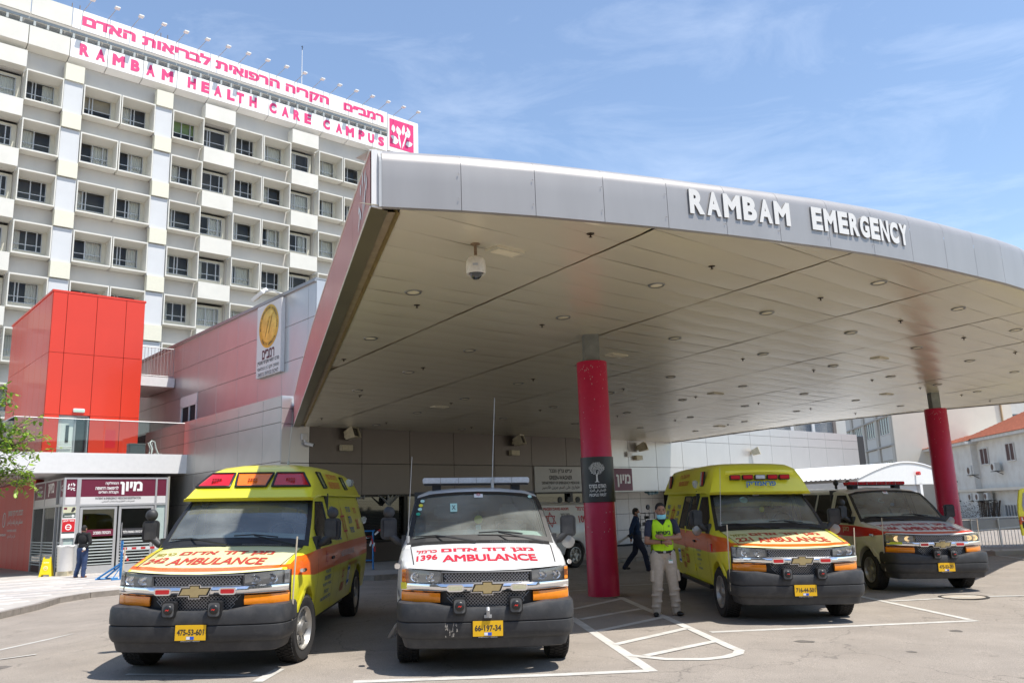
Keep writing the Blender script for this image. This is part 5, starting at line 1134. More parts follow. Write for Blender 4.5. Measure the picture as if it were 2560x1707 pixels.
    pl = obj('licence_plate', MB().box(-.16, .16, -.012, -.004, -.0775, .0775), PLT, root, (.0, 0, .49)); obj('plate_frame', MB().box(-.168, .168, -.0035, .01, -.095, .082), TRIM, pl)
    text(plate_no, .28, .062, INK, pl, (0, -.0135, -.025), bold=.03); obj('country_mark', MB().box(-.04, .04, -.014, -.0125, -.07, -.038), PBLU, pl); obj('flag_mark', MB().box(-.04, -.002, -.0145, -.0142, -.068, -.04), WINK, pl)
    text("EMERGENCY VEHICLE", .2, .009, WINK, pl, (0, -.0045, -.092), bold=.02)
    # curb-feeler rods
    # cabin
    cb = obj('cabin', MB().box(-.86, .86, 2.9, 2.95, .6, 1.95).box(-.9, .9, 1.5, 2.9, .6, .64).box(-.88, -.85, 1.5, 2.9, .6, 1.3).box(.85, .88, 1.5, 2.9, .6, 1.3), INTR, root)
    q = MB(); q.grid([[(X_, yy, zz+.02*math.cos(X_*3)) for X_ in np.linspace(-.82, .82, 15)] for yy, zz in ((1.44, 1.30), (1.60, 1.375), (1.78, 1.43), (1.92, 1.435), (1.98, 1.38), (1.95, 1.0))]); obj('dashboard', q, DASH, root, sm=60)
    for s in (-1, 1):
        q = MB(); q.box(-.24, .24, -.05, .1, 0, .62); st_ = obj('seat', q, SEAT, root, (s*.45, 2.45, .93), bv=.05); obj('headrest', MB().box(-.13, .13, -.04, .06, .66, .84), SEAT, st_, bv=.04)
    q = MB(); 
    c_ = [Vector((.42+.17*math.cos(t), 2.07+.06*math.sin(t), 1.42+.14*math.sin(t))) for t in np.linspace(0, 6.2832, 25)]; q.tube(c_, .015, 6, cap=False); q.tube([(.27, 2.07, 1.42), (.57, 2.07, 1.42)], .018, 6); obj('steering_wheel', q, TRIM, root)
    obj('inner_mirror', MB().box(-.12, .12, 0, .03, -.035, .035), TRIM, root, (0, 2.02, 1.73), bv=.01)
    # texts on the bonnet
    def onhood(cx, cy, sl=1.0):
        def f(x_, y_, z_):
            X_ = cx+x_; Y_ = cy+z_; return (X_, Y_, ztop(min(.88, max(-.88, X_)), Y_)+.004)
        return f
    num, cm = hood, opts.get('hcol', TRED)
    text("AMBULANCE", 1.08, .30, cm, root, bold=.035, mp2=onhood(.06, .43)); text("מגן דוד אדום", 1.10, .24, cm, root, bold=.035, mp2=onhood(.06, .82))
    text(num, .24, .24, cm, root, bold=.035, mp2=onhood(-.655, .55)); text("כרמל", .24, .17, opts.get('kcol', cm), root, bold=.035, mp2=onhood(-.66, .88))
    # windscreen papers
    q = MB(); u0, v0, du, dv = opts.get('paper', (-.06, .85, .14, .13)); q.grid([[wsP(u0+du*i/2, v0+dv*j/2, .002) for i in range(3)] for j in range(3)]); pp = obj('windshield_pass', q, WINK, root, norm=False)
    star(pp, Vector(wsP(u0+du/2, v0+dv/2, .006)), .032, .004, RINK, (R(-48), 0, 0))
    return root
def star(par, loc, r_, t, m, rot=(0, 0, 0)):
    q = MB()
    for i, p in enumerate(star_polys(r_, t)): q.add([(a, -.0012*(i//3), b) for a, b in p], [(0, 1, 2, 3)])
    return obj('star_emblem', q, m, par, loc, rot, norm=False)
def side_text(par, t, w, h, m, s, yc, z, bold=.02, roofx=None):
    f = lambda x_, y_, z_: (s*((side_x(min(max(z+z_, .45), 1.88), min(6.1, max(.5, yc+s*x_))) if roofx is None else roofx(z+z_))+.008), yc+s*x_, z+z_)
    return text(t, w, h, m, par, bold=bold, mp2=f)
def side_star(par, s, yc, zc, r_, t, m, roofx=None, sq=1.0):
    q = MB()
    for i, p in enumerate(star_polys(r_, t)): q.add([(s*(side_x(zc+b, yc)+.008+.0015*(i//3)), yc+s*a*sq, zc+b) for a, b in p], [(0, 1, 2, 3)])
    return obj('star_emblem', q, m, par, norm=False)
def side_flag(par, s, yc, z, w, h):
    X_ = lambda zz: s*(side_x(zz, yc)+.007); q = MB(); q.quad(*[(X_(zz), yy, zz) for yy, zz in ((yc-w/2, z), (yc+w/2, z), (yc+w/2, z+h), (yc-w/2, z+h))]); f = obj('flag_sticker', q, WINK, par, norm=False)
    for a in (.1, .74): q = MB(); q.quad(*[(X_(zz)+s*.0015, yy, zz) for yy, zz in ((yc-w/2, z+a*h), (yc+w/2, z+a*h), (yc+w/2, z+(a+.16)*h), (yc-w/2, z+(a+.16)*h))]); obj('flag_stripe', q, mat('flag_blue', (.02, .17, .55), .5, var=0), f, norm=False)
    side_star(f, s, yc, z+h/2, .05, .006, MATS['flag_blue'])
def rod(par, x_, y_, z0, z1, bend=0):
    q = MB(); q.tube([(x_, y_, z0), (x_+bend*.3, y_, (z0+z1)/2), (x_+bend, y_, z1)], .009, 6); return obj('marker_rod', q, mat('rod_cream', (.55, .48, .36), .4, var=0), par)
def antenna(par, x_, y_, z0, h):
    q = MB(); q.tube([(x_, y_, z0), (x_, y_, z0+.12)], .022, 8); q.tube([(x_, y_, z0+.12), (x_+.04, y_, z0+h)], [.006, .003], 5); return obj('antenna', q, GR, par)
def highroof(root, pm_, kind):
    q = MB(); rows = []
    if kind == 'bubble':
        ST = [(1.86, .0, .0), (1.93, .06, .80), (2.02, .13, .79), (2.16, .25, .76), (2.30, .37, .73), (2.46, .455, .70), (2.75, .52, .68), (3.3, .56, .67), (4.4, .56, .66), (5.5, .50, .65), (5.95, .36, .66), (6.12, .06, .74)]
        for y_, h, wt in ST:
            h = max(h*.70, .012); zb = 2.02 if y_ > 2.1 else 1.975+.0*y_; wb = .835
            base = np.interp(y_, [1.86, 2.1, 2.4], [1.885, 1.925, 1.945]); hf = []
            wt_ = wb-(wb-.66)*h/.40
            for u, v in ((wb+.015, -.03), (wb+.012, 0), (wb-.01, .06), ((wb*2+wt_)/3-.012, .42), ((wb+wt_*2)/3-.01, .74), (wt_-.03, .93), (wt_-.12, 1.02), (wt_*.45, 1.10), (0, 1.12)): hf.append((u, base+v*h if v >= 0 else base+v))
            rows.append([(-a, y_+.10*(abs(a)/.8)**2*(1 if y_ < 2.6 else 0)-.02, b) for a, b in hf]+[(a, y_+.10*(abs(a)/.8)**2*(1 if y_ < 2.6 else 0)-.02, b) for a, b in hf[::-1][1:]])
    else:
        ST = [(1.80, .02), (1.84, .10), (1.90, .30), (1.98, .44), (2.10, .53), (2.3, .59), (2.8, .62), (5.0, .62), (5.8, .60), (6.05, .5), (6.14, .2)]
        for y_, h in ST:
            h *= .78; base = 1.93 if y_ > 2 else 1.90; wb = .85; wt_ = wb-.13*h/.48; hf = []
            for u, v in ((wb+.012, -.03), (wb+.01, 0), (wb, .1), (wb-(wb-wt_)*.5, .45), (wt_, .78), (wt_-.04, .91), (wt_-.13, .985), (wt_*.5, 1.02), (0, 1.03)): hf.append((u, base+v*h if v >= 0 else base+v))
            f_ = lambda a: .09*(abs(a)/.8)**2*(1 if y_ < 2.5 else 0)
            rows.append([(-a, y_+f_(a), b) for a, b in hf]+[(a, y_+f_(a), b) for a, b in hf[::-1][1:]])
    q.grid(rows); q.f.append(tuple(range(len(rows[0])))); q.mi.append(0); q.f.append(tuple(len(q.v)-1-k for k in range(len(rows[0])))); q.mi.append(0)
    o = obj('raised_roof', q, pm_, root, sm=50); return o, rows
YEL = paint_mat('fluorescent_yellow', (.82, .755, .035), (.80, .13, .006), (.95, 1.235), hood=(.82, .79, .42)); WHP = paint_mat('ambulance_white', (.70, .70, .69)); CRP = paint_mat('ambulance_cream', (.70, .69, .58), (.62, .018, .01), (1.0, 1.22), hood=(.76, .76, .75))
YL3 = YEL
# ---- yellow ambulance with bubble roof, left
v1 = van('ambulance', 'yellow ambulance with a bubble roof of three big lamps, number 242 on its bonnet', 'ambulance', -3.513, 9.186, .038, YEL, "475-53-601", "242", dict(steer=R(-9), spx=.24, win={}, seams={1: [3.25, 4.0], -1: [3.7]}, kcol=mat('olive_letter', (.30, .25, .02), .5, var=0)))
rf, rows = highroof(v1, YEL, 'bubble')
def roof_y(u, z):
    zi, yi = [], []
    for r_ in rows[:8]:
        xs_ = [p[0] for p in r_]; zi.append(np.interp(u, xs_, [p[2] for p in r_])); yi.append(np.interp(u, xs_, [p[1] for p in r_]))
    return float(np.interp(z, zi, yi))
def on_front(u0, u1, z0, z1, sl, sr):
    q = MB(); n_ = 8; rws = []
    for j in range(6):
        t = j/5; z = z0+(z1-z0)*t; a = u0+sl*t; b = u1-sr*t
        rws.append([(u, roof_y(u, z)-.016, z+.012) for u in [a+(b-a)*i/n_ for i in range(n_+1)]])
    q.grid(rws); return q, rws
for (u0, u1, sk, mm_, nm) in ((-.76, -.28, (.14, .0), REDL, 'left'), (-.20, .20, (-.04, -.04), mat('orange_lens', (.85, .17, .004), .15, var=.1, scale=14, coat=.6), 'mid'), (.28, .76, (.0, .14), REDL, 'right')):
    q, rws = on_front(u0, u1, 2.035, 2.215, *sk); L = obj('roof_lamp', q, mm_, v1, sm=60, norm=False)
    ring_ = rws[0]+[r_[-1] for r_ in rws[1:]]+rws[-1][::-1][1:]+[r_[0] for r_ in rws[::-1][1:]]; e = MB(); e.tube(ring_, .016, 6, cap=False); obj('lamp_gasket', e, TRIM, L, sm=50)
    c = Vector(rws[2][4]); q = MB()
    for i in range(4):
        for j in range(3): q.box(c.x-.06+i*.032, c.x-.036+i*.032, c.y-.016+(j-1)*.02, c.y-.006+(j-1)*.02, c.z-.04+j*.028, c.z-.02+j*.028)
    o = obj('led_cells', q, mat('led_dark', (.35, .02, .02), .4, var=0) if nm != 'mid' else mat('led_orange', (.5, .1, .01), .4, var=0), L, rot=(0, 0, 0)); o['kind'] = 'stuff'
rx = lambda z: .838-.165*(z-1.945)/.39
for y0, y1, a, b in ((2.75, 3.0, 2.03, 2.25), (4.55, 4.8, 2.03, 2.22)):
    q = MB(); q.quad(*[(rx(z)+.006, yy+(.10 if z < 2.15 else -.02), z) for yy, z in ((y0, a), (y1, a), (y1, b), (y0, b))]); w = obj('roof_window', q, mat('roof_glass', (.25, .27, .12), .1, var=0), v1, norm=False)
    e = MB(); e.tube([(rx(z)+.006, yy+(.10 if z < 2.15 else -.02), z) for yy, z in ((y0, a), (y1, a), (y1, b), (y0, b), (y0, a))], .014, 5); obj('gasket', e, TRIM, w)
side_text(v1, "ניידת טיפול נמרץ", .85, .12, RINK, 1, 3.8, 2.14, roofx=rx); side_text(v1, "MOBILE INTENSIVE CARE UNIT", .9, .1, RINK, 1, 3.8, 2.03, roofx=rx)
q = MB(); q.box(0, .1, -.15, .15, -.06, .06); obj('roof_side_lamp', q, CLR, v1, (rx(2.15)-.02, 5.3, 2.16), (0, R(15), 0), bv=.02)
q = MB(); q.box(0, .08, -.1, .1, -.06, .06); obj('rear_side_lamp', q, CLR, v1, (.90, 5.95, 1.52), (0, R(15), 0), bv=.02)
for i, s_ in enumerate(("MAGEN", "DAVID", "ADOM", "IN ISRAEL")): side_text(v1, s_, (.34, .3, .27, .5)[i], .11, TBLU, 1, 3.25, 1.66-.125*i)
side_star(v1, 1, 4.0, 1.50, .25, .028, RINK, sq=.8)
for i, s_ in enumerate(("מגן דוד", "אדום", "בישראל")): side_text(v1, s_, (.45, .3, .4)[i], .11, TBLU, 1, 4.65, 1.64-.15*i)
side_text(v1, "כרמל", .3, .11, RINK, 1, 5.3, 1.64); side_text(v1, "242", .28, .16, RINK, 1, 5.3, 1.38, bold=.03)
side_star(v1, 1, 2.2, 1.10, .10, .010, RINK); side_text(v1, "MAGEN DAVID ADOM IN ISRAEL", 1.2, .085, mat('letter_grey', (.5, .5, .52), .5, var=0), 1, 3.9, 1.04)
side_text(v1, "תרומת הקהילה הלאומית", .8, .08, RINK, 1, 4.4, .84)
for i, s_ in enumerate(("נתרם על-ידי", "משפחת טואנה", "בהוקרה למגן דוד", "לזכרם של", "להצלת נפש משפחת טואנה")): side_text(v1, s_, (.35, .45, .6, .3, .7)[i], .055, TBLU, 1, 2.3, .90-.085*i)
side_text(v1, "101", .26, .13, RINK, 1, 3.55, .54, bold=.03); side_star(v1, 1, 3.55, .79, .10, .012, RINK); side_flag(v1, 1, 4.05, .58, .2, .30)
rod(v1, -.955, .45, .62, 1.35, .02); rod(v1, .965, .40, .45, 1.45, .03); antenna(v1, -.02, 4.2, 2.36, .9)
q = MB(); q.box(-.0, .06, -.07, .07, -.02, .02); obj('fender_lamp', q, CHR, v1, (.98, .72, 1.06), bv=.01)
# ---- white ambulance with light bar
v2 = van('ambulance', 'white ambulance with a clear roof light bar, number 1396 on its bonnet', 'ambulance', -.373, 9.24, .097, WHP, "66-197-34", "1396", dict(wl=0, ball=2, mk=1, hcol=mat('hood_letter_crimson', (.50, .015, .04), .5, var=.05), spx=.30, win={-1: [(3.2, 3.9)], 1: [(2.85, 3.4), (3.5, 4.1)]}, seams={1: [3.45, 4.15], -1: [2.8]}))
def lightbar(root, y_, w, m, z=2.19, seg=True, th=.085):
    b = obj('light_bar', MB().prism(rr_poly(2*w, th, .03), (0, .26)), m, root, (0, y_, z), bv=.012); obj('bar_base', MB().box(-w+.02, w-.02, .0, .26, -th/2-.018, -th/2+.006), TRIM, b)
    for s in (-1, 1): obj('bar_foot', MB().box(s*w*.74-.06, s*w*.74+.06, .03, .22, -th/2-.09, -th/2-.018), TRIM, b)
    q = MB()
    for i in range(1, 6): q.box(-w+2*w*i/6-.004, -w+2*w*i/6+.004, -.003, .26, -th/2, th/2+.003)
    o = obj('bar_dividers', q, mat('divider_grey', (.25, .25, .25), .5, var=0), b)
    q = MB()
    for i in range(14): q.box(-w*.93+i*w*.135, -w*.93+i*w*.135+.06, -.002, .01, -th*.22, th*.22)
    o = obj('reflector_cells', q, CLR if m is CLR else mat('cell_red', (.30, .004, .008), .3, var=0), b); o['kind'] = 'stuff'
    return b
lightbar(v2, 2.45, .74, CLR, 2.095)
antenna(v2, .22, 2.4, 1.99, 1.25); antenna(v2, -.90, 1.46, 1.28, 1.1)
def wsstick(root, u, v, r_, m, n_='sticker', w=None):
    yv = 1.42+.72*v; s_ = sect(yv); P = s_[5:]; X_ = abs(u)*P[0][0]
    for a, b in zip(P, P[1:]):
        if b[0] <= X_ <= a[0]+1e-9: zz = b[1]+(a[1]-b[1])*(X_-b[0])/(a[0]-b[0]); break
    c = Vector((X_*(1 if u >= 0 else -1), yv-.02*(1-u*u)-.012, zz+.012)); q = MB()
    if w is None: q.lathe([(0, 0), (r_, 0)], axis='y', n=18)
    else: q.box(-w/2, w/2, -.001, .001, -r_, r_)
    return obj(n_, q, m, root, c, (R(-46), 0, 0), norm=False)
MINT = mat('sticker_mint', (.45, .70, .62), .5, var=0); STY = mat('sticker_yellow', (.75, .65, .05), .5, var=0); STG = mat('sticker_green', (.02, .35, .22), .5, var=0)
for u, v, m_ in ((-.89, .86, MINT), (-.90, .76, STY), (-.90, .67, MINT), (-.91, .56, STG), (.86, .93, MINT)): wsstick(v2, u, v, .028, m_)
s_ = wsstick(v2, -.38, .60, .075, MINT, w=.09); text("X", .05, .08, INK, s_, (0, -.003, -.04), bold=.01)
q = MB(); q.lathe([(0, 0), (.055, 0)], axis='y', n=20); h = obj('hanging_smiley', q, STY, v2, (.0, 1.90, 1.58), norm=False); q = MB(); q.box(-.035, .035, -.001, .001, -.20, -.07); obj('tag_card', q, MINT, h); q = MB(); q.tube([(0, 0, .05), (0, 0, .16)], .004, 4); obj('cord', q, TRIM, h)
q = MB(); q.box(-.26, .26, -.1, .1, 0, .012); obj('dash_papers', q, WINK, v2, (-.45, 1.60, 1.345), (.1, 0, .05))
obj('fender_lamp', MB().box(-.03, .03, -.05, .05, -.03, .03), CHR, v2, (-.985, .55, 1.11), bv=.01); obj('fender_lamp', MB().box(-.02, .02, -.04, .04, -.025, .025), CHR, v2, (.985, .60, 1.12), bv=.01)
obj('sticker', MB().box(-.035, .035, -.004, 0, -.03, .04), STY, v2, (-.905, yf(.905)-.075, .91), (0, 0, R(-38)))
q = MB(); q.tube([(.0, -.02, .62), (.0, -.04, .68), (.0, -.02, .70)], .02, 8); q.box(-.04, .04, -.03, .03, .60, .63); obj('tow_pin', q, GR, v2)
q = MB(); rs = random.Random(3)
for i in range(26): a, b = -.46+rs.uniform(0, .13), .47+rs.uniform(-.06, .06); q.add([(a, -.003, b), (a+rs.uniform(.004, .014), -.003, b), (a+rs.uniform(0, .01), -.003, b+rs.uniform(.01, .05))], [(0, 1, 2)])
o = obj('scratches', q, mat('scratch_pale', (.35, .32, .28), .8, var=0), v2, norm=False); o['kind'] = 'stuff'
q = MB(); q.tube([(-.95, .75, .5), (-1.0, .8, .42), (-1.06, .95, .30)], [.02, .05, .06], 6, flat=.4); obj('mud_flap', q, GR, v2)
# ---- boxy yellow ambulance
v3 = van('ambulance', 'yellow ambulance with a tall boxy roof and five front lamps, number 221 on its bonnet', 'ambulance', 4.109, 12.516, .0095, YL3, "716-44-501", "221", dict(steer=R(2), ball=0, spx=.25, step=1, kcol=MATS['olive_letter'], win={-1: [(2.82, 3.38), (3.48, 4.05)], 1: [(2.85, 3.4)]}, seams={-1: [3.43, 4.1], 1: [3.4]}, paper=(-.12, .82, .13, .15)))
highroof(v3, YL3, 'box')
for k in range(5):
    X_ = -.42+k*.21; y_ = 1.865+.09*(abs(X_)/.8)**2; L = obj('roof_lamp', MB().prism(rr_poly(.178, .082, .012), (-.03, .03)), TRIM, v3, (X_, y_-.01, 2.155), (R(-8), 0, 0)); obj('lens', MB().prism(rr_poly(.155, .062, .01), (-.045, -.03)), REDL if k != 2 else CLR, L, bv=.004)
q = MB(); q.grid([[(X_, 1.835+.09*(abs(X_)/.8)**2-.035*(1-((X_+0)/.6)**2)*e, 2.21+.03*(1-(X_/.6)**2)+dz) for e, dz in ((0, -.01), (1, .0), (1, .012), (0, .05))] for X_ in np.linspace(-.58, .58, 17)]); obj('lamp_brow', q, YL3, v3, sm=60)
text("פראמדיק", .50, .105, mat('sign_blue', (.01, .13, .42), .5, var=0), v3, (0, 1.795, 1.985), (R(-6), 0, 0), bold=.03)
rx3 = lambda z: .862-.13*(z-1.93)/.48
for yy in (2.55, 5.5):
    for dz, mm_ in ((0, REDL), (.0, CLR)): pass
    L = obj('side_lamp', MB().box(-.03, 0, -.11, .11, -.13, .13), TRIM, v3, (-rx3(2.15)-.0, yy, 2.15), (0, R(8), 0)); obj('lens', MB().box(-.036, -.03, -.10, 0, -.12, .12), REDL, L); obj('lens', MB().box(-.036, -.03, 0, .10, -.12, .12), CLR, L)
obj('scene_lamp', MB().box(-.08, 0, -.08, .08, -.07, .07), CLR, v3, (-rx3(2.15), 3.05, 2.08), (0, R(-15), 0), bv=.02)
side_text(v3, "ניידת טיפול נמרץ", .85, .11, mat('roof_red', (.50, .06, .03), .5, var=0), -1, 4.2, 2.18, roofx=rx3); side_text(v3, "MOBILE INTENSIVE CARE UNIT", .9, .09, MATS['roof_red'], -1, 4.2, 2.06, roofx=rx3)
side_star(v3, -1, 4.95, 1.50, .19, .022, RINK)
for i, s_ in enumerate(("MAGEN", "DAVID", "ADOM")): side_text(v3, s_, .28, .09, TBLU, -1, 5.5, 1.60-.12*i)
for i, s_ in enumerate(("מגן דוד", "אדום", "בישראל")): side_text(v3, s_, (.3, .2, .28)[i], .09, TBLU, -1, 4.45, 1.60-.12*i)
side_text(v3, "MAGEN DAVID ADOM", 1.0, .09, MATS['letter_grey'], -1, 4.3, 1.08); side_text(v3, "221", .24, .16, RINK, -1, 3.3, .66, bold=.03); side_text(v3, "כרמל", .26, .09, RINK, -1, 3.3, .88)
side_star(v3, -1, 3.65, .80, .12, .014, RINK); side_text(v3, "101", .2, .11, RINK, -1, 3.62, .55, bold=.03); side_flag(v3, -1, 4.0, .62, .2, .26)
for i in range(5): side_text(v3, ("IN LOVING HONOR", "PRESENTED TO", "MAGEN DAVID ADOM", "BY", "FRIENDS ABROAD")[i], (.4, .25, .34, .06, .3)[i], .035, TBLU, -1, 2.3, .92-.075*i, bold=.01)
side_text(v3, "IN MEMORY OF FRIENDS", .3, .03, MATS['letter_grey'], -1, 2.35, 1.10, bold=.01)
obj('marker_lamp', MB().box(-.02, 0, -.045, .045, -.06, .06), REDL, v3, (-1.0, 1.38, 1.03), bv=.005); rod(v3, -.975, .42, .45, 1.42, .0); rod(v3, .93, .42, .75, 1.35, .02); antenna(v3, -.80, 1.5, 1.3, 1.0)
for d_ in ((3.43, 1.25), (2.74, 1.25), (2.74, .62)): obj('yellow_latch', MB().box(-.012, 0, -.03, .03, -.06, .06), STY, v3, (-side_x(d_[1], d_[0])-.004, d_[0], d_[1]))
h = obj('hanging_ornament', MB().prism(rr_poly(.08, .09, .035), (0, .006)), STY, v3, (.02, 1.93, 1.62)); q = MB(); q.tube([(0, 0, .04), (0, 0, .12)], .003, 4); obj('cord', q, TRIM, h)
q = MB(); q.lathe([(0, 0), (.07, .0)], axis='y', n=20); obj('windshield_disc', q, MINT, v3, (-.28, 1.93, 1.78), (R(-46), 0, 0), norm=False)
# ---- cream-white ambulance with red stripe
v4 = van('ambulance', 'cream white ambulance with a red stripe and red light bar, number 1464 on its bonnet', 'ambulance', 8.01, 16.2, .051, CRP, "475-53-201", "1464", dict(lit=1, spx=.16, ball=2, mk=0, dz=-.0, hcol=mat('hood_letter_faded', (.42, .03, .05), .5, var=.15, scale=20), win={-1: [(2.85, 3.6), (3.75, 4.5)], 1: [(2.85, 3.6), (3.75, 4.5)]}, seams={-1: [3.7], 1: [3.7]}, paper=(-.10, .84, .13, .14)))
lightbar(v4, 2.45, .64, REDL, 2.095, th=.07)
side_text(v4, "מגן", .3, .12, mat('cream_letter', (.7, .6, .45), .5, var=0), -1, 1.95, 1.07); rod(v4, -.97, .42, .40, 1.40, .02); rod(v4, .95, .42, .75, 1.35, .0)
obj('fender_lamp', MB().box(-.04, 0, -.07, .07, -.022, .022), CHR, v4, (-.985, .80, 1.06), bv=.01); obj('bumper_sticker', MB().box(-.11, .11, -.004, 0, -.022, .022), mat('hi_vis_sticker', (.65, .72, .05), .4, var=0), v4, (-.80, yf(.80)-.072, .925), (0, 0, R(-36)))
for X_ in (-.72, -.45): q = MB(); q.sphere((X_, 2.9, 2.11), .06, 12, 8); q.tube([(X_, 2.9, 1.98), (X_, 2.9, 2.08)], .03, 8); obj('roof_siren', q, TRIM, v4, sm=60)
q = MB(); q.lathe([(.045, 0), (.065, 0)], axis='y', n=24, a0=1.0, a1=5.2); obj('windshield_moon', q, MINT, v4, (-.20, 1.90, 1.72), (R(-46), 0, 0), norm=False)
h = obj('hanging_ornament', MB().prism(rr_poly(.08, .07, .03), (0, .006)), mat('ornament_blue', (.05, .25, .55), .5, var=0), v4, (.05, 1.93, 1.64)); q = MB(); q.tube([(0, 0, .03), (0, 0, .12)], .003, 4); obj('cord', q, TRIM, h)
# ---- white ambulance parked broadside by the wall
bgv = van('ambulance', 'white ambulance parked broadside against the wall, mostly hidden behind the near red column', 'ambulance', -2.63, 24.24, -R(48.5), WHP, "66-197-35", "109", dict(ball=0, wl=0, dz=-.26, win={}, seams={1: [3.4], -1: [3.4]}))
side_text(bgv, "FRIENDS OF MAGEN DAVID ADOM", 1.7, .085, RINK, 1, 4.0, 1.76, bold=.025); side_star(bgv, 1, 4.0, 1.48, .24, .026, RINK)
for i, s_ in enumerate(("מגן דוד", "אדום", "בישראל")): side_text(bgv, s_, (.42, .28, .42)[i], .10, INK, 1, 4.65, 1.56-.14*i)
side_text(bgv, "כרמל", .4, .14, RINK, 1, 5.4, 1.74); side_text(bgv, "109", .36, .22, RINK, 1, 5.4, 1.36, bold=.03)
for yy in (4.0, 4.4, 4.8): q = MB(); q.lathe([(0, 0), (.09, 0), (.09, .05), (0, .05)], (0, 0, 0), 'x', 16); obj('roof_roller', q, TRIM, bgv, (.7, yy+.6, 2.08))
# ================================================================== people
SKIN = mat('skin', (.33, .165, .10), .55, var=.06, scale=12); HAIR = mat('hair_black', (.012, .010, .009), .75, var=.2, scale=60); BLKS = mat('shoe_black', (.012, .012, .012), .4, var=.05); BRNS = mat('shoe_brown', (.20, .07, .03), .5, var=.1)
def remesh(q, vox, name, it=4):
    me = q.mesh(name); fixn(me); o = bpy.data.objects.new(name, me); COL.objects.link(o)
    m = o.modifiers.new('r', 'REMESH'); m.mode = 'VOXEL'; m.voxel_size = vox; m2 = o.modifiers.new('s', 'SMOOTH'); m2.iterations = it; m2.factor = .6
    dg = bpy.context.evaluated_depsgraph_get(); dg.update(); r_ = bpy.data.meshes.new_from_object(o.evaluated_get(dg)); bpy.data.objects.remove(o); smooth(r_, 180); r_.name = name; return r_
def limb(q, pts, rs, flat=1.0): q.tube(pts, rs, 14, flat=flat); [q.sphere(p, r_*.98, 12, 8) for p, r_ in zip(pts, rs)]
def ell(q, c, rx_, ry_, rz_): q.sphere(c, 1, 20, 14, (rx_, ry_, rz_))
def person(label, loc, rz, cfg, scale=1.0):
    p = thing('person', label, 'person', loc, rz); p.scale = (scale,)*3
    J = dict(hip=[(-.095, 0, .93), (.095, 0, .93)], knee=[(-.12, -.015, .50), (.12, -.015, .50)], ank=[(-.14, .02, .09), (.14, .02, .09)], toe=[-8, 8],
             sh=[(-.19, .0, 1.44), (.19, 0, 1.44)], el=[(-.27, .0, 1.16), (.27, 0, 1.16)], wr=[(-.27, -.08, .92), (.27, -.08, .92)], head=0, lean=0); J.update(cfg.get('J', {}))
    q = MB(); hd = Vector((0, -.02, 1.62)); hz = R(J['head'])
    ell(q, hd+Vector((0, .005, .02)), .077, .095, .105); ell(q, hd+Vector((0, -.028, -.045)), .058, .066, .075); limb(q, [(0, .02, 1.40), (0, .01, 1.55)], [.062, .055])
    nz_ = [(0, -.088, .0), (0, -.115, -.03), (0, -.10, -.042)]; limb(q, [hd+Vector(a) for a in nz_], [.010, .016, .012])
    for s in (-1, 1): ell(q, hd+Vector((s*.080, .01, -.01)), .012, .022, .032); ell(q, hd+Vector((s*.033, -.087, .012)), .02, .012, .008)
    ell(q, (0, .01, 1.26), .155, .10, .20); ell(q, (0, .0, 1.02), .145, .10, .13)
    for i, s in ((0, -1), (1, 1)):
        sh, el, wr = [Vector(J[k][i]) for k in ('sh', 'el', 'wr')]; limb(q, [sh, sh.lerp(el, .5), el], [.055, .050, .042]); limb(q, [el, el.lerp(wr, .4), wr], [.043, .040, .027])
        h, k, a = [Vector(J[n_][i]) for n_ in ('hip', 'knee', 'ank')]; limb(q, [h, h.lerp(k, .5), k], [.085, .075, .052]); limb(q, [k, k.lerp(a, .35), a], [.053, .055, .036])
        # hand: palm and five fingers
        d = (wr-el).normalized(); hd_ = Vector(cfg.get('hand', [None, None])[i] or d).normalized(); up = Vector((0, -1, 0)) if abs(hd_.y) < .7 else Vector((0, 0, 1)); sd_ = hd_.cross(up).normalized()*(1 if cfg.get('hs', 1) else -1)
        pc = wr+hd_*.045; limb(q, [wr, wr+hd_*.04, wr+hd_*.075], [.026, .032, .030], .6)
        for f in range(4):
            b = wr+hd_*.075+sd_*(.027-.018*f); L = (.058, .07, .066, .05)[f]; bend = cfg.get('curl', .35); c1 = b+hd_*L*.5; c2 = c1+(hd_-up*bend).normalized()*L*.32; c3 = c2+(hd_-up*bend*2.2).normalized()*L*.25; limb(q, [b-hd_*.02, c1, c2, c3], [.009, .0085, .008, .0065])
        t0 = wr+hd_*.02+sd_*.028; limb(q, [t0, t0+(hd_+sd_*.9).normalized()*.035, t0+(hd_+sd_*.5).normalized()*.062], [.012, .010, .008])
    body = obj('body', remesh(q, .0072, 'body', 2), SKIN, p)
    # hair
    q = MB(); ell(q, hd+Vector((0, .018, .042)), .084, .098, .098); ell(q, hd+Vector((0, .04, -.0)), .080, .075, .085); 
    me = remesh(q, .012, 'hair', 2); bm = bmesh.new(); bm.from_mesh(me); c0 = hd
    bmesh.ops.delete(bm, geom=[v for v in bm.verts if (v.co.y < c0.y-.055+(v.co.z-c0.z)*.0 and v.co.z < c0.z+.075) or v.co.z < c0.z-.055], context='VERTS'); bm.to_mesh(me); bm.free(); hr = obj('hair', me, HAIR, p)
    if not cfg.get('back'):
        for s in (-1, 1):
            obj('eyebrow', MB().box(-.016, .016, -.004, .004, -.003, .003), HAIR, p, hd+Vector((s*.033, -.094, .028)), (0, R(-6*s), 0)); obj('eye', MB().sphere((0, 0, 0), .008, 8, 6, (1.3, .6, .6)), mat('eye_dark', (.02, .012, .01), .2, var=0), p, hd+Vector((s*.033, -.094, .011)))
        q = MB(); ell(q, hd+Vector((0, -.082, -.055)), .034, .022, .008); obj('moustache', q, HAIR, p, sm=80)
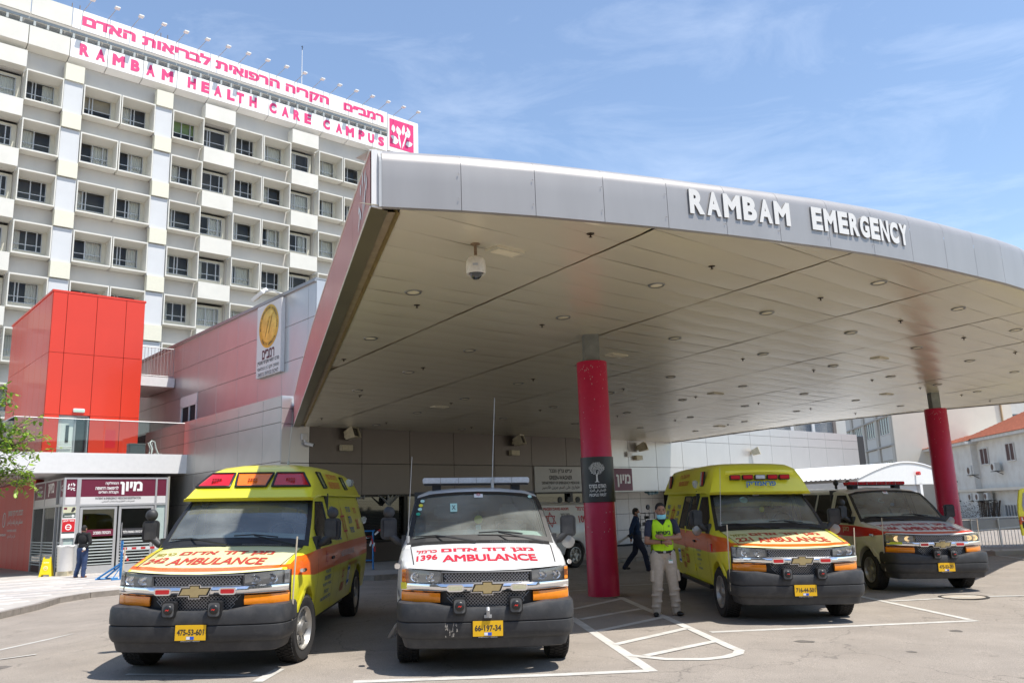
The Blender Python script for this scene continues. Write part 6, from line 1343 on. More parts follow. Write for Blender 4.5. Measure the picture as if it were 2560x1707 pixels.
    if cfg.get('mask'):
        q = MB(); q.grid([[(hd.x+rr2*math.sin(a), hd.y-.03-rr2*1.05*math.cos(a)*.98+.005, hd.z+z) for a in np.linspace(-1.25, 1.25, 13)] for rr2, z in cfg.get('maskp', ((.074, -.055), (.080, -.075), (.074, -.105), (.06, -.125)))]); mk = obj('face_mask', q, cfg['mask'], p, sm=80)
        q = MB()
        for s in (-1, 1): q.tube([hd+Vector((s*.07, -.05, -.07)), hd+Vector((s*.084, -.01, -.02)), hd+Vector((s*.084, .02, .0))], .003, 4)
        obj('ear_loop', q, WINK, mk)
    # trousers
    q = MB(); ell(q, (0, .0, .97), .160, .118, .11)
    for i in (0, 1):
        h, k, a = [Vector(J[n_][i]) for n_ in ('hip', 'knee', 'ank')]; limb(q, [h, h.lerp(k, .5), k, k.lerp(a, .5), a+Vector((0, 0, -.03))], [.115, .106, .086, .078, .068], .95)
        for t, o_, r_ in ((.62, .02, .083), (.72, -.02, .08), (.84, .018, .077), (.93, -.012, .078)): c = k.lerp(a, (t-.5)*2) if t > .5 else h.lerp(k, t*2); ell(q, c+Vector((o_, -.012, 0)), r_, r_, .022)
    obj('trousers', remesh(q, .011, 'trousers', 3), cfg['trousers'], p)
    if cfg.get('pockets'):
        for i, s in ((0, -1), (1, 1)): h, k = Vector(J['hip'][i]), Vector(J['knee'][i]); c = h.lerp(k, .72); obj('cargo_pocket', MB().box(-.03, .03, -.07, .05, -.09, .09), cfg['trousers'], p, c+Vector((s*.085, -.01, 0)), (0, R(-4*s), 0), bv=.012)
    for i, s in ((0, -1), (1, 1)):
        a = Vector(J['ank'][i]); q = MB(); ell(q, (0, .01, -.03), .045, .05, .05); ell(q, (0, -.09, -.055), .047, .085, .036); ell(q, (0, .02, -.055), .042, .055, .036); me = remesh(q, .010, 'shoe', 2)
        obj('shoe', me, cfg['shoes'], p, a, (0, 0, R(J['toe'][i]))); 
    # shirt
    q = MB(); ell(q, (0, .01, 1.27), .178, .125, .20); ell(q, (0, .0, 1.05), .165, .122, .14); limb(q, [(-.13, .01, 1.43), (.13, .01, 1.43)], [.066, .066]); limb(q, [(0, .02, 1.44), (0, .012, 1.50)], [.075, .066])
    for i in (0, 1):
        sh, el, wr = [Vector(J[k][i]) for k in ('sh', 'el', 'wr')]
        if cfg.get('long'): limb(q, [sh, el, wr], [.075, .062, .045])
        else: limb(q, [sh, sh.lerp(el, .35), sh.lerp(el, .62)], [.068, .064, .062])
    obj('shirt', remesh(q, .010, 'shirt', 3), cfg['shirt'], p); return p, J, hd
BMASK = mat('mask_blue', (.25, .62, .74), .7, var=.05, scale=30); WMASK = mat('mask_white', (.7, .7, .68), .7, var=0)
KH = mat('khaki_cloth', (.50, .42, .33), .9, var=.10, scale=14, dirt=.3, dcol=(.30, .24, .18), dscale=9, bump=.15, bscale=30); NAVY = mat('navy_cloth', (.028, .032, .055), .9, var=.15, scale=14); JEAN = mat('jeans', (.03, .055, .13), .9, var=.3, scale=10); BLKC = mat('black_cloth', (.012, .012, .013), .95, var=.2, scale=12); DJ = mat('dark_jeans', (.014, .018, .035), .9, var=.3, scale=10); DSH = mat('denim_shirt', (.012, .030, .075), .9, var=.3, scale=10)
HV = mat('hi_vis_vest', (.52, .86, .015), .8, var=.05, scale=9)
gp, J, hd = person('security guard with crossed arms in lime vest and khaki trousers beside the red column', (2.30, 13.72, gz(2.3, 13.72)), R(3),
    dict(trousers=KH, shirt=NAVY, shoes=BLKS, mask=BMASK, pockets=1, curl=.5, hand=[(.9, -.1, -.1), (-.8, -.0, .25)],
         J=dict(sh=[(-.195, 0, 1.43), (.195, 0, 1.43)], el=[(-.262, -.06, 1.15), (.265, -.07, 1.20)], wr=[(-.02, -.205, 1.14), (-.02, -.235, 1.20)], hip=[(-.095, 0, .93), (.095, 0, .93)], knee=[(-.125, -.02, .50), (.125, -.02, .50)], ank=[(-.16, .02, .09), (.16, .02, .09)], toe=[-18, 22])), 1.0)
def vestP(x, z): 
    zz = [.985, 1.05, 1.15, 1.25, 1.35, 1.44, 1.49]; rx_ = np.interp(z, zz, [.172, .178, .184, .192, .195, .21, .20]); ry_ = np.interp(z, zz, [.135, .14, .145, .15, .14, .10, .05]); t = min(.98, abs(x)/rx_); return (x, .008-ry_*math.sqrt(1-t*t)-.004*0, z)
q = MB(); rows_ = []
for z in np.linspace(.985, 1.49, 18):
    w_ = np.interp(z, [.985, 1.0, 1.04, 1.08, 1.3, 1.4, 1.49], [.10, .15, .168, .172, .172, .165, .135]); ne = np.interp(z, [1.40, 1.43, 1.49], [0, .03, .075]) if z > 1.40 else 0
    rows_.append((z, w_, ne))
for s in (-1, 1): q.grid([[vestP(s*(ne+(w_-ne)*i/8), z) for i in range(9)] for z, w_, ne in rows_])
vs_ = obj('vest', q, HV, gp, sm=80); vs_.modifiers.new('t', 'SOLIDIFY').thickness = .006
q = MB(); q.grid([[(s_*.0+x, .03+.118*math.sqrt(max(0, 1-(x/.2)**2)), z) for x in np.linspace(-.172, .172, 9)] for s_, z in ((0, .99), (0, 1.2), (0, 1.48))]); obj('vest_back', q, HV, gp, sm=80)
f_ = lambda x_, y_, z_: (lambda P: (P[0], P[1]-.009, P[2]))(vestP(x_, 1.235+z_)); text("ביטחון", .24, .075, BLKS, vs_, bold=.05, mp2=f_)
text("א", .03, .03, BLKS, vs_, bold=.03, mp2=lambda x_, y_, z_: (lambda P: (P[0], P[1]-.009, P[2]))(vestP(.10+x_, 1.37+z_)), name='vest_logo')
q = MB(); q.lathe([(.168, -.022), (.17, 0), (.168, .022)], n=32); q.v = [(a, b*.76, c) for a, b, c in q.v]; bl = obj('belt', q, BLKS, gp, (0, .0, .985), sm=60); obj('buckle', MB().box(-.02, .02, -.004, .004, -.018, .018), GR, bl, (0, -.13, 0)); obj('pouch', MB().box(-.03, .03, -.03, .03, -.09, .03), BLKS, bl, (-.17, 0, -.02), bv=.01); obj('radio', MB().box(-.02, .03, -.03, .03, -.10, .06), BLKS, bl, (.17, .02, -.02), bv=.01)
b_ = obj('id_badge', MB().box(-.035, .035, -.003, .003, -.04, .015), WINK, gp, (.085, -.135, .85)); obj('badge_reel', MB().sphere((0, 0, .10), .013, 10, 8), mat('reel_red', (.25, .02, .05), .4, var=0), b_); obj('badge_print', MB().box(-.03, .03, -.0045, -.0035, .0, .01), STG, b_); obj('cord', MB().tube([(0, 0, .015), (0, 0, .09)], .002, 4), TRIM, b_)
q = MB(); q.lathe([(.032, -.010), (.034, 0), (.032, .010)], (0, 0, 0), 'x', 16); obj('wristwatch', q, TRIM, gp, (-.05, -.195, 1.14), (0, 0, R(-28)))
q = MB(); q.grid([[(s*(.04+.035*t), -.06+.02*t, 1.475+.035*t-.04*u) for t in (0, 1)] for s, u in ((-1, 1), (-1, 0), (1, 0), (1, 1))]); obj('collar', q, NAVY, gp, sm=60)
# man walking by the wall
bp_, J2, h2 = person('man in a dark blue shirt and white mask walking past the column under the canopy', (3.45, 24.9, gz(3.4, 24.9)), R(74),
    dict(trousers=DJ, shirt=DSH, shoes=BLKS, mask=WMASK, long=1, maskp=((.08, -.01), (.086, -.04), (.082, -.08), (.06, -.11)), J=dict(hip=[(-.09, 0, .93), (.09, 0, .93)], knee=[(-.10, -.20, .52), (.10, .10, .52)], ank=[(-.10, -.28, .10), (.10, .42, .14)], el=[(-.25, .12, 1.16), (.25, .12, 1.16)], wr=[(-.2, .14, .93), (.2, .10, .92)], toe=[0, 0])), 1.03)
t = thing('folding_trolley', 'folded aluminium trolley with black grips dragged behind the walking man', 'trolley', (2.65, 24.7, gz(2.6, 24.7)), R(0)); q = MB()
for y_ in (-.2, .12): q.tube([(-.55, y_, .35), (.55, y_, 1.02)], .018, 8); q.tube([(-.2, y_-.05, .75), (.0, y_, .85)], .014, 6)
for k in range(4): q.tube([(-.5+.28*k, -.2, .38+.17*k), (-.5+.28*k, .12, .38+.17*k)], .012, 6)
obj('frame', q, ALU, t, sm=40); q = MB()
for y_ in (-.2, .12): q.tube([(.5, y_, .98), (.62, y_, 1.05)], .028, 8); q.tube([(-.1, y_-.02, .62), (.1, y_-.02, .72)], .05, 8)
q.tube([(.0, -.2, .8), (-.12, -.2, 1.05)], .03, 8); obj('grip', q, TRIM, t, sm=40)
# man at the entrance seen from behind
mp_, J3, h3 = person('man in a black sweater and blue jeans seen from behind near the registration doors', (-14.66, 28.6, hp(-14.66, 28.6)), R(172),
    dict(trousers=JEAN, shirt=BLKC, shoes=BRNS, back=1, long=1, J=dict(knee=[(-.10, .0, .50), (.14, -.08, .50)], ank=[(-.10, .05, .09), (.24, -.04, .09)], hip=[(-.09, 0, .93), (.09, 0, .93)], el=[(-.29, .03, 1.17), (.28, -.02, 1.17)], wr=[(-.20, .16, .98), (.15, -.17, 1.18)], toe=[-10, 12])), .98)
obj('glove_tissue', MB().sphere((0, 0, 0), .05, 10, 8), WINK, mp_, (-.19, .20, .96))
# ================================================================== street things
t = thing('wet_floor_sign', 'yellow plastic folding caution sign standing by the glass side of the vestibule', 'sign', (-16.55, 29.9, hp(-16.6, 29.9)), R(12)); YP = mat('plastic_yellow', (.78, .58, .005), .45, var=.04)
for s in (-1, 1):
    q = MB(); w0, w1, h_ = .21, .12, .68
    q.add([(-w0, 0, 0), (-w0+.07, 0, 0), (-w0+.09, 0, .08), (w0-.09, 0, .08), (w0-.07, 0, 0), (w0, 0, 0), (w1, 0, h_), (w1-.03, 0, h_), (w1-.04, 0, h_-.06), (-w1+.04, 0, h_-.06), (-w1+.03, 0, h_), (-w1, 0, h_)], [tuple(range(12))])
    q.v += [(a, .015, c) for a, b, c in q.v]; q.f.append(tuple(range(23, 11, -1))); q.mi.append(0); q.f += [((i+1) % 12, i, 12+i, 12+(i+1) % 12) for i in range(12)]; q.mi += [0]*12
    o = obj('board', q, YP, t, (0, -.13*s, 0), (R(-10*s), 0, 0 if s > 0 else 0))
q = MB(); q.lathe([(.06, 0), (.07, 0)], axis='y', n=20); q.box(-.04, .04, 0, .0, -.01, .02); obj('caution_ring', q, WINK, t, (0, -.10, .30), (R(-10), 0, 0)); text("CAUTION", .17, .035, WINK, t, (0, -.085, .47), (R(-10), 0, 0), bold=.03)
t = thing('waste_bin', 'white round waste bin with liner on a beige foot left of the doors', 'bin', (-16.0, 30.05, hp(-16, 30)), 0); q = MB(); q.lathe([(.0, .16), (.24, .16), (.25, .2), (.27, .98), (.285, 1.0), (.285, 1.05), (.27, 1.05), (.25, .98)], n=28); obj('drum', q, WHT, t, sm=40); obj('foot', MB().box(-.2, .2, -.2, .2, 0, .16), CRM, t); q = MB(); q.tube([(.28*math.cos(a), .28*math.sin(a), 1.02+.02*math.sin(a*5)) for a in np.linspace(0, 6.283, 24)], .02, 5, cap=False); obj('liner', q, PL, t)
BLU = mat('barrier_blue', (.02, .19, .48), .4, .1, var=.06)
def barrier(label, P, rz, wtape):
    t = thing('crowd_barrier', label, 'barrier', P, rz); q = MB(); q.tube([(0, 0, .02), (0, 0, 1.08), (.05, 0, 1.12)], .025, 8); q.tube([(0, -.3, .02), (0, .3, .02)], .022, 8); q.tube([(0, -.28, .03), (0, 0, .4)], .015, 6); q.tube([(0, .28, .03), (0, 0, .4)], .015, 6); q.tube([(0, 0, 1.1), (-.9 if wtape < 0 else .9, 0, 1.1)], .02, 8) if wtape else None; q.tube([(0, 0, .25), (-.9 if wtape < 0 else .9, 0, .25)], .02, 8) if wtape else None
    obj('frame', q, BLU, t, sm=40); return t
t = barrier('blue steel crowd barrier post on its feet beside the left yellow ambulance', (-12.55, 26.9, hp(-12.6, 26.9)), R(-30), 0); obj('post_plate', MB().box(-.05, .05, -.01, .01, .1, 1.2), BLU, t)
q = MB(); q.tube([(0, 0, .5), (-.7, -.3, .06)], .03, 6); q.tube([(0, .1, .5), (-.6, -.1, .06)], .03, 6); q.tube([(-.75, -.35, .04), (-.4, .2, .04)], .03, 6); obj('brace', q, BLU, t)
TW = mat('tape_white', (.7, .68, .66), .5, var=0); TR = mat('tape_red', (.5, .02, .02), .5, var=0)
t = thing('barrier_tape', 'red and white warning tape running from the left blue barrier behind the ambulance', 'tape', (-12.55, 26.9, hp(-12.6, 26.9)+.95), R(5))
for k in range(16): obj('tape_stripe', MB().box(.02+k*.14, .02+k*.14+.14, -.002, .002, -.035, .035), TW if k % 2 else TR, t)
for k in range(4): obj('tape_tail', MB().box(-.03, .03, -.003, .003, -.09*k-.09, -.09*k), TR if k % 2 else TW, t, (.03+.03*k, -.02, -.04), (0, R(-14), R(20)))
t = barrier('blue steel crowd barrier with a knotted tape end between the two left ambulances', (-4.35, 25.4, hp(-4.4, 25.4)), R(10), -1)
t = thing('knotted_tape', 'red and white tape knot tied round the barrier between two ambulances', 'tape', (-4.35, 25.36, hp(-4.4, 25.4)+.9))
for k, (dx, dz, a) in enumerate(((.12, .14, 50), (.22, .22, 60), (-.12, .02, 80), (-.02, -.1, -10), (.03, -.22, 8), (.05, -.32, -4), (-.06, -.16, 20), (-.1, .03, 85))): obj('tape_strip', MB().box(-.025, .025, -.003, .003, -.08, .08), TR if k % 2 else TW, t, (dx, 0, dz), (0, R(a), 0))
# shelving rack and equipment near the recess
t = thing('equipment_rack', 'narrow steel rack with shelves and dark equipment against the pale tiled recess', 'rack', S(17.75, -.25, .0), WR); q = MB()
for x_ in (-.32, .32):
    for y_ in (-.2, .1): q.tube([(x_, y_, 0), (x_, y_, 1.55)], .018, 6)
obj('frame', q, TRIM, t)
for k in range(6): obj('shelf', MB().box(-.32, .32, -.22, .12, .15+.27*k, .175+.27*k), TRIM if k % 2 else ALU, t)
for k, (x_, z_, w_) in enumerate(((-.1, .99, .3), (.1, .44, .3), (-.05, 1.26, .12))): obj('device', MB().box(x_-w_/2, x_+w_/2, -.18, .05, z_, z_+.13), (ALU, TRIM, TRIM)[k], t, bv=.01)
q = MB(); q.tube([(.0, -.2, 1.75), (.12, -.2, 1.1)], .015, 6); q.tube([(.12, -.2, 1.75), (.2, -.2, 1.2)], .015, 6); obj('pole', q, ALU, t); q = MB(); q.lathe([(0, -.04), (.11, -.03), (.12, 0), (.11, .03), (0, .04)], (-.1, -.2, 1.78), 'y', 18); obj('wheel_cover', q, TRIM, t, sm=40)
t = thing('hanging_bag', 'crumpled blue plastic sheet hanging under the lintel above the masked walker', 'bag', S(18.9, .3, 2.42), WR); q = MB(); rb_ = random.Random(2)
for k in range(9): ell(q, (-.35+.09*k, rb_.uniform(-.05, .05), rb_.uniform(-.05, .05)), .1, .08, rb_.uniform(.05, .1))
obj('sheet', remesh(q, .03, 'sheet', 1), mat('bag_blue', (.08, .16, .20), .35, var=.3, scale=8), t)
for k, (s_, lab) in enumerate(((4.1, 'torn pale plastic sheet hanging in the dark window between the left and middle ambulances'), (2.95, 'small scrap of pale plastic at the left end of the dark window strip'))):
    t = thing('plastic_sheet', lab, 'plastic', S(s_, -.06, 2.5), WR); q = MB(); rb_ = random.Random(5+k); n_ = 7 if k == 0 else 3
    for i in range(n_):
        a = rb_.uniform(-1.1, 1.1); L = rb_.uniform(.35, .7)*(1 if k == 0 else .4); q.tube([(0, 0, -.32 if k == 0 else -.05), (math.sin(a)*L*.6, -.03, -.1), (math.sin(a)*L, .0, .02)], [.10, .06, .02], 5, flat=.3)
    obj('sheet', q, mat('plastic_pale', (.30, .30, .28), .4, var=.2, scale=5), t)
# far yellow ambulance with its rear door swung open
fa = thing('ambulance', 'yellow ambulance cut off by the right edge with its rear door panel in view', 'ambulance', (15.9, 25.1, gz(16, 25)), 0, 'ambulances parked at the canopy')
b_ = obj('body', BODY, YEL, fa, (7.4, 1.2, 0), (0, 0, R(90)))
q = MB(); P_ = [(-1.12, .72), (-.05, .70), (-.05, 2.05), (-.93, 2.08), (-1.02, 2.03), (-1.10, 1.7), (-1.14, 1.4), (-1.13, 1.0)]; q.prism(P_, (0, .06)); dr = obj('rear_door', q, YEL, fa, bv=.012)
obj('door_window', MB().prism([(-.98, 1.42), (-.60, 1.42), (-.60, 1.95), (-.92, 1.95), (-1.0, 1.6)], (-.008, -.002)), mat('frosted_lilac', (.34, .33, .34), .3, var=.05), dr); obj('door_band', MB().prism([(-1.13, 1.12), (-.05, 1.12), (-.05, 1.27), (-1.12, 1.27)], (-.008, -.001)), mat('door_red', (.55, .06, .02), .5, var=0), dr)
text("LANCE", .55, .10, WINK, dr, (-.80, -.012, 1.145), bold=.03); obj('plate_recess', MB().box(-1.07, -.05, -.006, .0, .93, 1.11), TRIM, dr); obj('door_plate', MB().box(-.98, -.45, -.012, -.007, .95, 1.05), PLT, dr); text("101", .2, .10, INK, dr, (-.88, -.006, .78), bold=.03); q = MB(); q.lathe([(.06, 0), (.10, 0)], axis='y', n=20); obj('round_emblem', q, RINK, dr, (-.82, -.012, 1.68)); text("עזר", .2, .12, RINK, dr, (-.45, -.006, 1.7), bold=.03); text("דום", .2, .12, RINK, dr, (-.45, -.006, 1.52), bold=.03)
for X_, Y_ in ((.865, AX1), (-.865, AX1), (.865, AX2), (-.865, AX2)): wheel(fa, 7.4-Y_, 1.2+X_, R(90))
# ================================================================== background on the right
CONC = mat('concrete_pale', (.42, .40, .37), .85, var=.1, scale=2); STU = mat('stucco_cream', (.70, .64, .54), .9, var=.05, scale=1.2, dirt=.2, dcol=(.5, .42, .32), dscale=.6, bump=.3, bscale=12); STW = mat('stucco_white', (.68, .66, .61), .9, var=.05, scale=1, dirt=.4, dcol=(.42, .34, .26), dscale=.9); RTL = mat('roof_tile_red', (.30, .085, .04), .8, var=.25, scale=4)
t = thing('low_concrete_wall', 'low pale concrete kerb wall at the right edge in front of the ramp fence', 'wall', (0, 0, 0)); q = MB(); P_ = [(14.4, 30.0), (15.3, 27.6), (21.5, 27.2)]; 
for a, b in zip(P_, P_[1:]):
    a, b = Vector(a), Vector(b); d = (b-a).normalized(); n_ = Vector((-d.y, d.x))*.3; z_ = -.25
    q.add([(*a, z_), (*b, z_), (*(b+n_), z_), (*(a+n_), z_), (*a, .02), (*b, .02), (*(b+n_), .06), (*(a+n_), .06)], [(0, 1, 5, 4), (1, 2, 6, 5), (2, 3, 7, 6), (3, 0, 4, 7), (4, 5, 6, 7)])
obj('kerb_block', q, CONC, t)
RWH = mat('railing_white', (.66, .66, .64), .5, .1, var=.03); t = thing('ramp_railing', 'white steel ramp railing with upright bars and a sloping lower rail at right', 'fence', (14.2, 32.6, -.3), R(-4))
q = MB(); q.tube([(0, 0, 1.22), (9, 0, 1.28)], .03, 8); q.tube([(0, .02, .70), (3.2, .02, .78), (9, .02, 1.1)], .035, 8); obj('handrail', q, RWH, t)
for k in range(10): obj('post', MB().tube([(k*1.0, 0, 0), (k*1.0, 0, 1.25)], .028, 8), RWH, t)
_b = MB().tube([(0, 0, 0), (0, 0, 1)], .012, 5).mesh('bar'); _b.materials.append(RWH)
for k in range(72): x_ = .06+k*.125; zt_ = float(np.interp(x_, [0, 3.2, 9], [.66, .74, 1.06])); link('bar', _b, t, (x_, .02, 0)).scale = (1, 1, zt_)
obj('infill_panel', MB().box(0, 9, .05, .06, .78, 1.18), mat('infill_grey', (.42, .42, .42), .5, var=.05), t)
# beige block of the right background (visible face looks along its local +y)
WGD = mat('far_window', (.10, .115, .13), .15, var=.1, scale=.5); WGB = mat('far_window_brown', (.07, .022, .018), .6, var=.1); FRW = mat('far_frame', (.62, .60, .56), .6, var=0)
BB = mat('block_beige', (.50, .475, .42), .85, var=.06, scale=.5); BB2 = mat('block_panel', (.60, .585, .54), .85, var=.04, scale=.5)
bb = thing('beige_block', 'beige block with paired windows and a blank cream end wall under the canopy at right', 'building', (38.7, 85, 0), R(80))
obj('wall', MB().box(.3, 32, -11, -.12, -3, 18), BB, bb); obj('end_wall', MB().box(.0, .3, -11.2, .1, -3, 18), STU, bb)
def fwin(par, x0, x1, z0, z1, m, y_=0, split=2):
    w = obj('window', MB().box(x0, x1, y_-.10, y_-.06, z0, z1), m, par); q = MB()
    for a in [x0+(x1-x0)*k/split for k in range(split+1)]: q.box(a-.03, a+.03, y_-.08, y_+.0, z0, z1)
    q.box(x0-.05, x1+.05, y_-.08, y_+.01, z0-.08, z0); q.box(x0-.05, x1+.05, y_-.08, y_+.0, z1, z1+.06); obj('frame', q, FRW, w)
for k in range(5):
    x0 = 1.9+k*6.1
    for z0, z1 in ((11.9, 13.6), (8.45, 10.15), (3.9, 5.55)):
        fwin(bb, x0, x0+3.9, z0, z1, WGD, split=4)
    for z0, z1 in ((7.25, 8.35), (10.3, 11.7), (5.7, 7.0)): obj('facade_panel', MB().box(x0-.3, x0+4.3, -.12, -.02, z0, z1), BB2, bb)
    obj('pier', MB().box(x0-1.35, x0-.35, -.12, .08, -3, 18), BB, bb)
for z_ in (7.1, 10.2): obj('floor_band', MB().box(.3, 32, -.12, .14, z_, z_+.14), CONC, bb)
obj('downpipe', MB().tube([(-.08, -10.2, -3), (-.08, -10.2, 18)], .1, 6), mat('pipe_brown', (.35, .24, .13), .7, var=.1), bb)
fb = thing('far_white_block', 'far white block with small windows beyond the tiled roof at the right edge', 'building', (62, 112, 0), R(-8)); obj('wall', MB().box(0, 40, 0, 10, -3, 30), STW, fb)
for k in range(10):
    for r_ in range(6): obj('window', MB().box(1+3.2*k, 2.5+3.2*k, -.06, -.01, 7.5+3.4*r_, 8.8+3.4*r_), WGD, fb)
gb = thing('glazed_block', 'building with large blue glass windows and white piers above the end of the silver wall', 'building', (19.0, 62, 0), R(-3)); obj('wall', MB().box(0, 5.6, .2, 8, -2, 9.4), BB2, gb)
for k in range(3):
    fwin(gb, .2+k*1.55, 1.5+k*1.55, 5.4, 8.8, mat('glazing_blue', (.16, .26, .42), .08, var=.15, scale=.4), .2+.1, 1); obj('pier', MB().box(1.52+k*1.55, 1.73+k*1.55, .0, .3, 0, 9.4), (WHT, mat('pier_brown', (.2, .17, .15), .6, var=.05))[k == 2], gb)
def house(name, label, P, rz, x1, ez, steps=()):
    h = thing(name, label, 'house', P, rz); obj('wall', MB().box(-8, x1, -10, -.1, -3, ez-.05), STW, h); obj('eave', MB().box(-8.4, x1+.3, -10.4, .45, ez-.08, ez+.16), mat('eave_white', (.62, .61, .58), .8, var=.15, scale=2), h)
    return h
hs = house('tiled_house', 'white stucco house with red tile roof, three windows and air conditioners at right', (38.8, 61.2, 0), R(82), 19, 6.45)
def tiles(par, x0, x1, y0, z0, y1, z1, hip0=0, hip1=0, nrow=18):
    q = MB(); nx = int((x1-x0)/.22)
    for r_ in range(nrow):
        t0, t1 = r_/nrow, (r_+1)/nrow; rows = []
        for e, t in ((.0, t0-.01), (.035, t0), (.0, t1)):
            row = []
            for i in range(nx*2+1):
                x = x0+hip0*t+(x1-hip1*t-x0-hip0*t)*i/(nx*2); row.append((x, y0+(y1-y0)*t, z0+(z1-z0)*t+e+.035*(i % 2)))
            rows.append(row)
        q.grid(rows)
    o = obj('roof_tiles', q, RTL, par, norm=False); o['kind'] = 'stuff'
tiles(hs, -8.4, 15.2, .5, 6.62, -5, 9.2, 0, 4); q = MB(); q.add([(-8.4, -10.3, 6.6), (15.2, -10.3, 6.6), (11.2, -5, 9.15), (-8.4, -5, 9.15), (15.2, .5, 6.55)], [(0, 1, 2, 3), (1, 4, 2)]); obj('rear_roof', q, RTL, hs)
tiles(hs, 15.2, 19.2, .5, 6.5, -3, 7.7, 0, 1, 8)
fwin(hs, 15.0, 17.0, 4.0, 5.28, WGD); fwin(hs, 10.6, 12.2, 4.39, 5.68, WGB); fwin(hs, 5.5, 7.0, 4.44, 5.75, WGB); fwin(hs, .5, 2.0, 4.44, 5.75, WGB)
for x0, x1, z0, z1 in ((10.1, 12.2, -.6, 1.1), (6.5, 8.7, -.6, .9)): fwin(hs, x0, x1, z0, z1, WGD, split=4)
obj('floor_slab', MB().box(-8, 18.6, -.1, .55, 2.1, 2.32), STU, hs); obj('pilaster', MB().box(13.0, 13.5, -.1, .12, -2, 6.4), STW, hs)
ACW = mat('ac_casing', (.60, .59, .55), .6, var=.06); ACD = mat('ac_fan_rust', (.12, .07, .05), .7, var=.2)
for k, (x0, x1, z0, z1, lab) in enumerate(((12.8, 14.4, 3.55, 4.3, 'wall air conditioner beneath the middle brown window of the tiled house'), (7.8, 9.2, 3.68, 4.35, 'wall air conditioner left of and below the rightmost brown window of the tiled house'), (16.9, 18.4, 3.12, 3.8, 'wall air conditioner beneath the grey window, nearest the far red column'), (16.7, 18.1, 1.35, 2.08, 'low air conditioner under the ledge, leftmost of the lower row'), (13.8, 14.7, 1.32, 1.93, 'low air conditioner under the ledge, second of the lower row'), (12.0, 13.3, 1.30, 1.93, 'low air conditioner under the ledge, third of the lower row'), (10.1, 11.4, 1.34, 1.95, 'low air conditioner under the ledge, rightmost of the lower row'))):
    u = Vector((math.sin(R(8)), math.cos(R(8)), 0)); v_ = Vector((-u.y, u.x, 0)); t = thing('air_conditioner', lab, 'air conditioner', Vector((38.8, 61.2, z0))+u*((x0+x1)/2)+v_*.35, R(82), 'air conditioners on the tiled house'); w_, h_ = (x1-x0)*.62/2, z1-z0
    obj('casing', MB().box(-w_, w_, -.2, .2, 0, h_), ACW, t, bv=.02); q = MB(); q.lathe([(0, .0), (h_*.36, .0), (h_*.4, -.01)], axis='y', n=18); obj('fan', q, ACD, t, (w_*.3, .21, h_*.5)); obj('bracket', MB().box(-w_, w_, -.25, .25, -.05, -.01).box(-w_-.25, -w_-.2, -.3, .2, -.04, .0).tube([(-w_-.2, -.3, -.3), (-w_-.2, .25, -.02)], .03, 4), TRIM, t)
vn = thing('climbing_vines', 'dark brown bare vines and stems against the foot of the tiled house', 'plant', (38.8, 61.2, 0), R(82)); q = MB(); rv = random.Random(8)
for k in range(1700):
    x_, z_ = rv.uniform(8.8, 18.5), rv.uniform(-1, 1.25)*rv.uniform(.6, 1); y_ = rv.uniform(.15, 1.2); a = rv.uniform(0, 3.14); l_ = rv.uniform(.06, .18); q.add([(x_, y_, z_), (x_+l_*math.cos(a), y_+.05, z_+l_*math.sin(a)), (x_-l_*.5*math.sin(a), y_, z_+l_*.5*math.cos(a))], [(0, 1, 2)])
o = obj('leaves', q, mat('vine_brown', (.10, .06, .035), .9, var=.4, scale=2), vn, norm=False); o['kind'] = 'stuff'; q = MB()
for k in range(26): x_ = rv.uniform(9, 18.4); q.tube([(x_, .3, -1.5), (x_+rv.uniform(-.3, .3), .4, -.2), (x_+rv.uniform(-.6, .6), .2, 1.3)], .04, 4)
obj('stem', q, mat('vine_stem', (.07, .05, .035), .9, var=.2), vn)
h2 = house('rear_tiled_house', 'further white house with a short red tiled eave left of the far red column', (41.2, 82, 0), R(82), 11, 6.3); tiles(h2, -8.4, 11.2, .5, 6.45, -4, 7.6, 0, 2, 10)
# barrel-roofed shed
sh = thing('barrel_shed', 'white shed with a ribbed barrel-vault roof behind the cream ambulance', 'shed', (15.86, 39.34, 0), WR); SW = mat('shed_white', (.70, .70, .69), .5, .1, var=.03)
az_ = lambda s: 2.74+.80*math.sin(math.pi*min(1, max(0, s/11)))
q = MB(); rows = []
for k in range(61):
    y_ = k*.25
    for dy, dz in ((0, 0), (.02, .035), (.10, .035), (.12, 0)): rows.append([(s, y_+dy, az_(s)+dz) for s in np.linspace(0, 11, 19)])
q.grid(rows); obj('ribbed_roof', q, SW, sh, norm=False); q = MB(); q.prism([(s, az_(s)-.02) for s in np.linspace(0, 11, 19)]+[(11, 2.45), (0, 2.45)], (-.05, .0)); obj('arch_fascia', q, SW, sh); obj('arch_trim', MB().tube([(s, -.06, az_(s)+.02) for s in np.linspace(0, 11, 19)], .05, 6), SW, sh)
obj('side_wall', MB().box(0, .1, 0, 14, -.5, 2.6), SW, sh); obj('rear_wall', MB().box(0, 11, 5, 5.1, -.5, 2.5), mat('shed_inside', (.10, .10, .11), .8, var=.1), sh); obj('end_post', MB().box(6.6, 6.9, -.05, .2, -.5, 2.5), SW, sh); obj('gable_wall', MB().box(0, 6.6, .1, .2, -.5, 2.45), mat('shed_grey', (.5, .5, .5), .6, var=.04), sh); obj('red_board', MB().box(7.2, 9.4, 1.0, 1.1, .2, 2.0), mat('red_board', (.5, .015, .01), .5, var=.05), sh); obj('beacon', MB().tube([(6.2, -.12, 3.0), (6.2, -.3, 3.0)], .1, 10), REDL, sh)
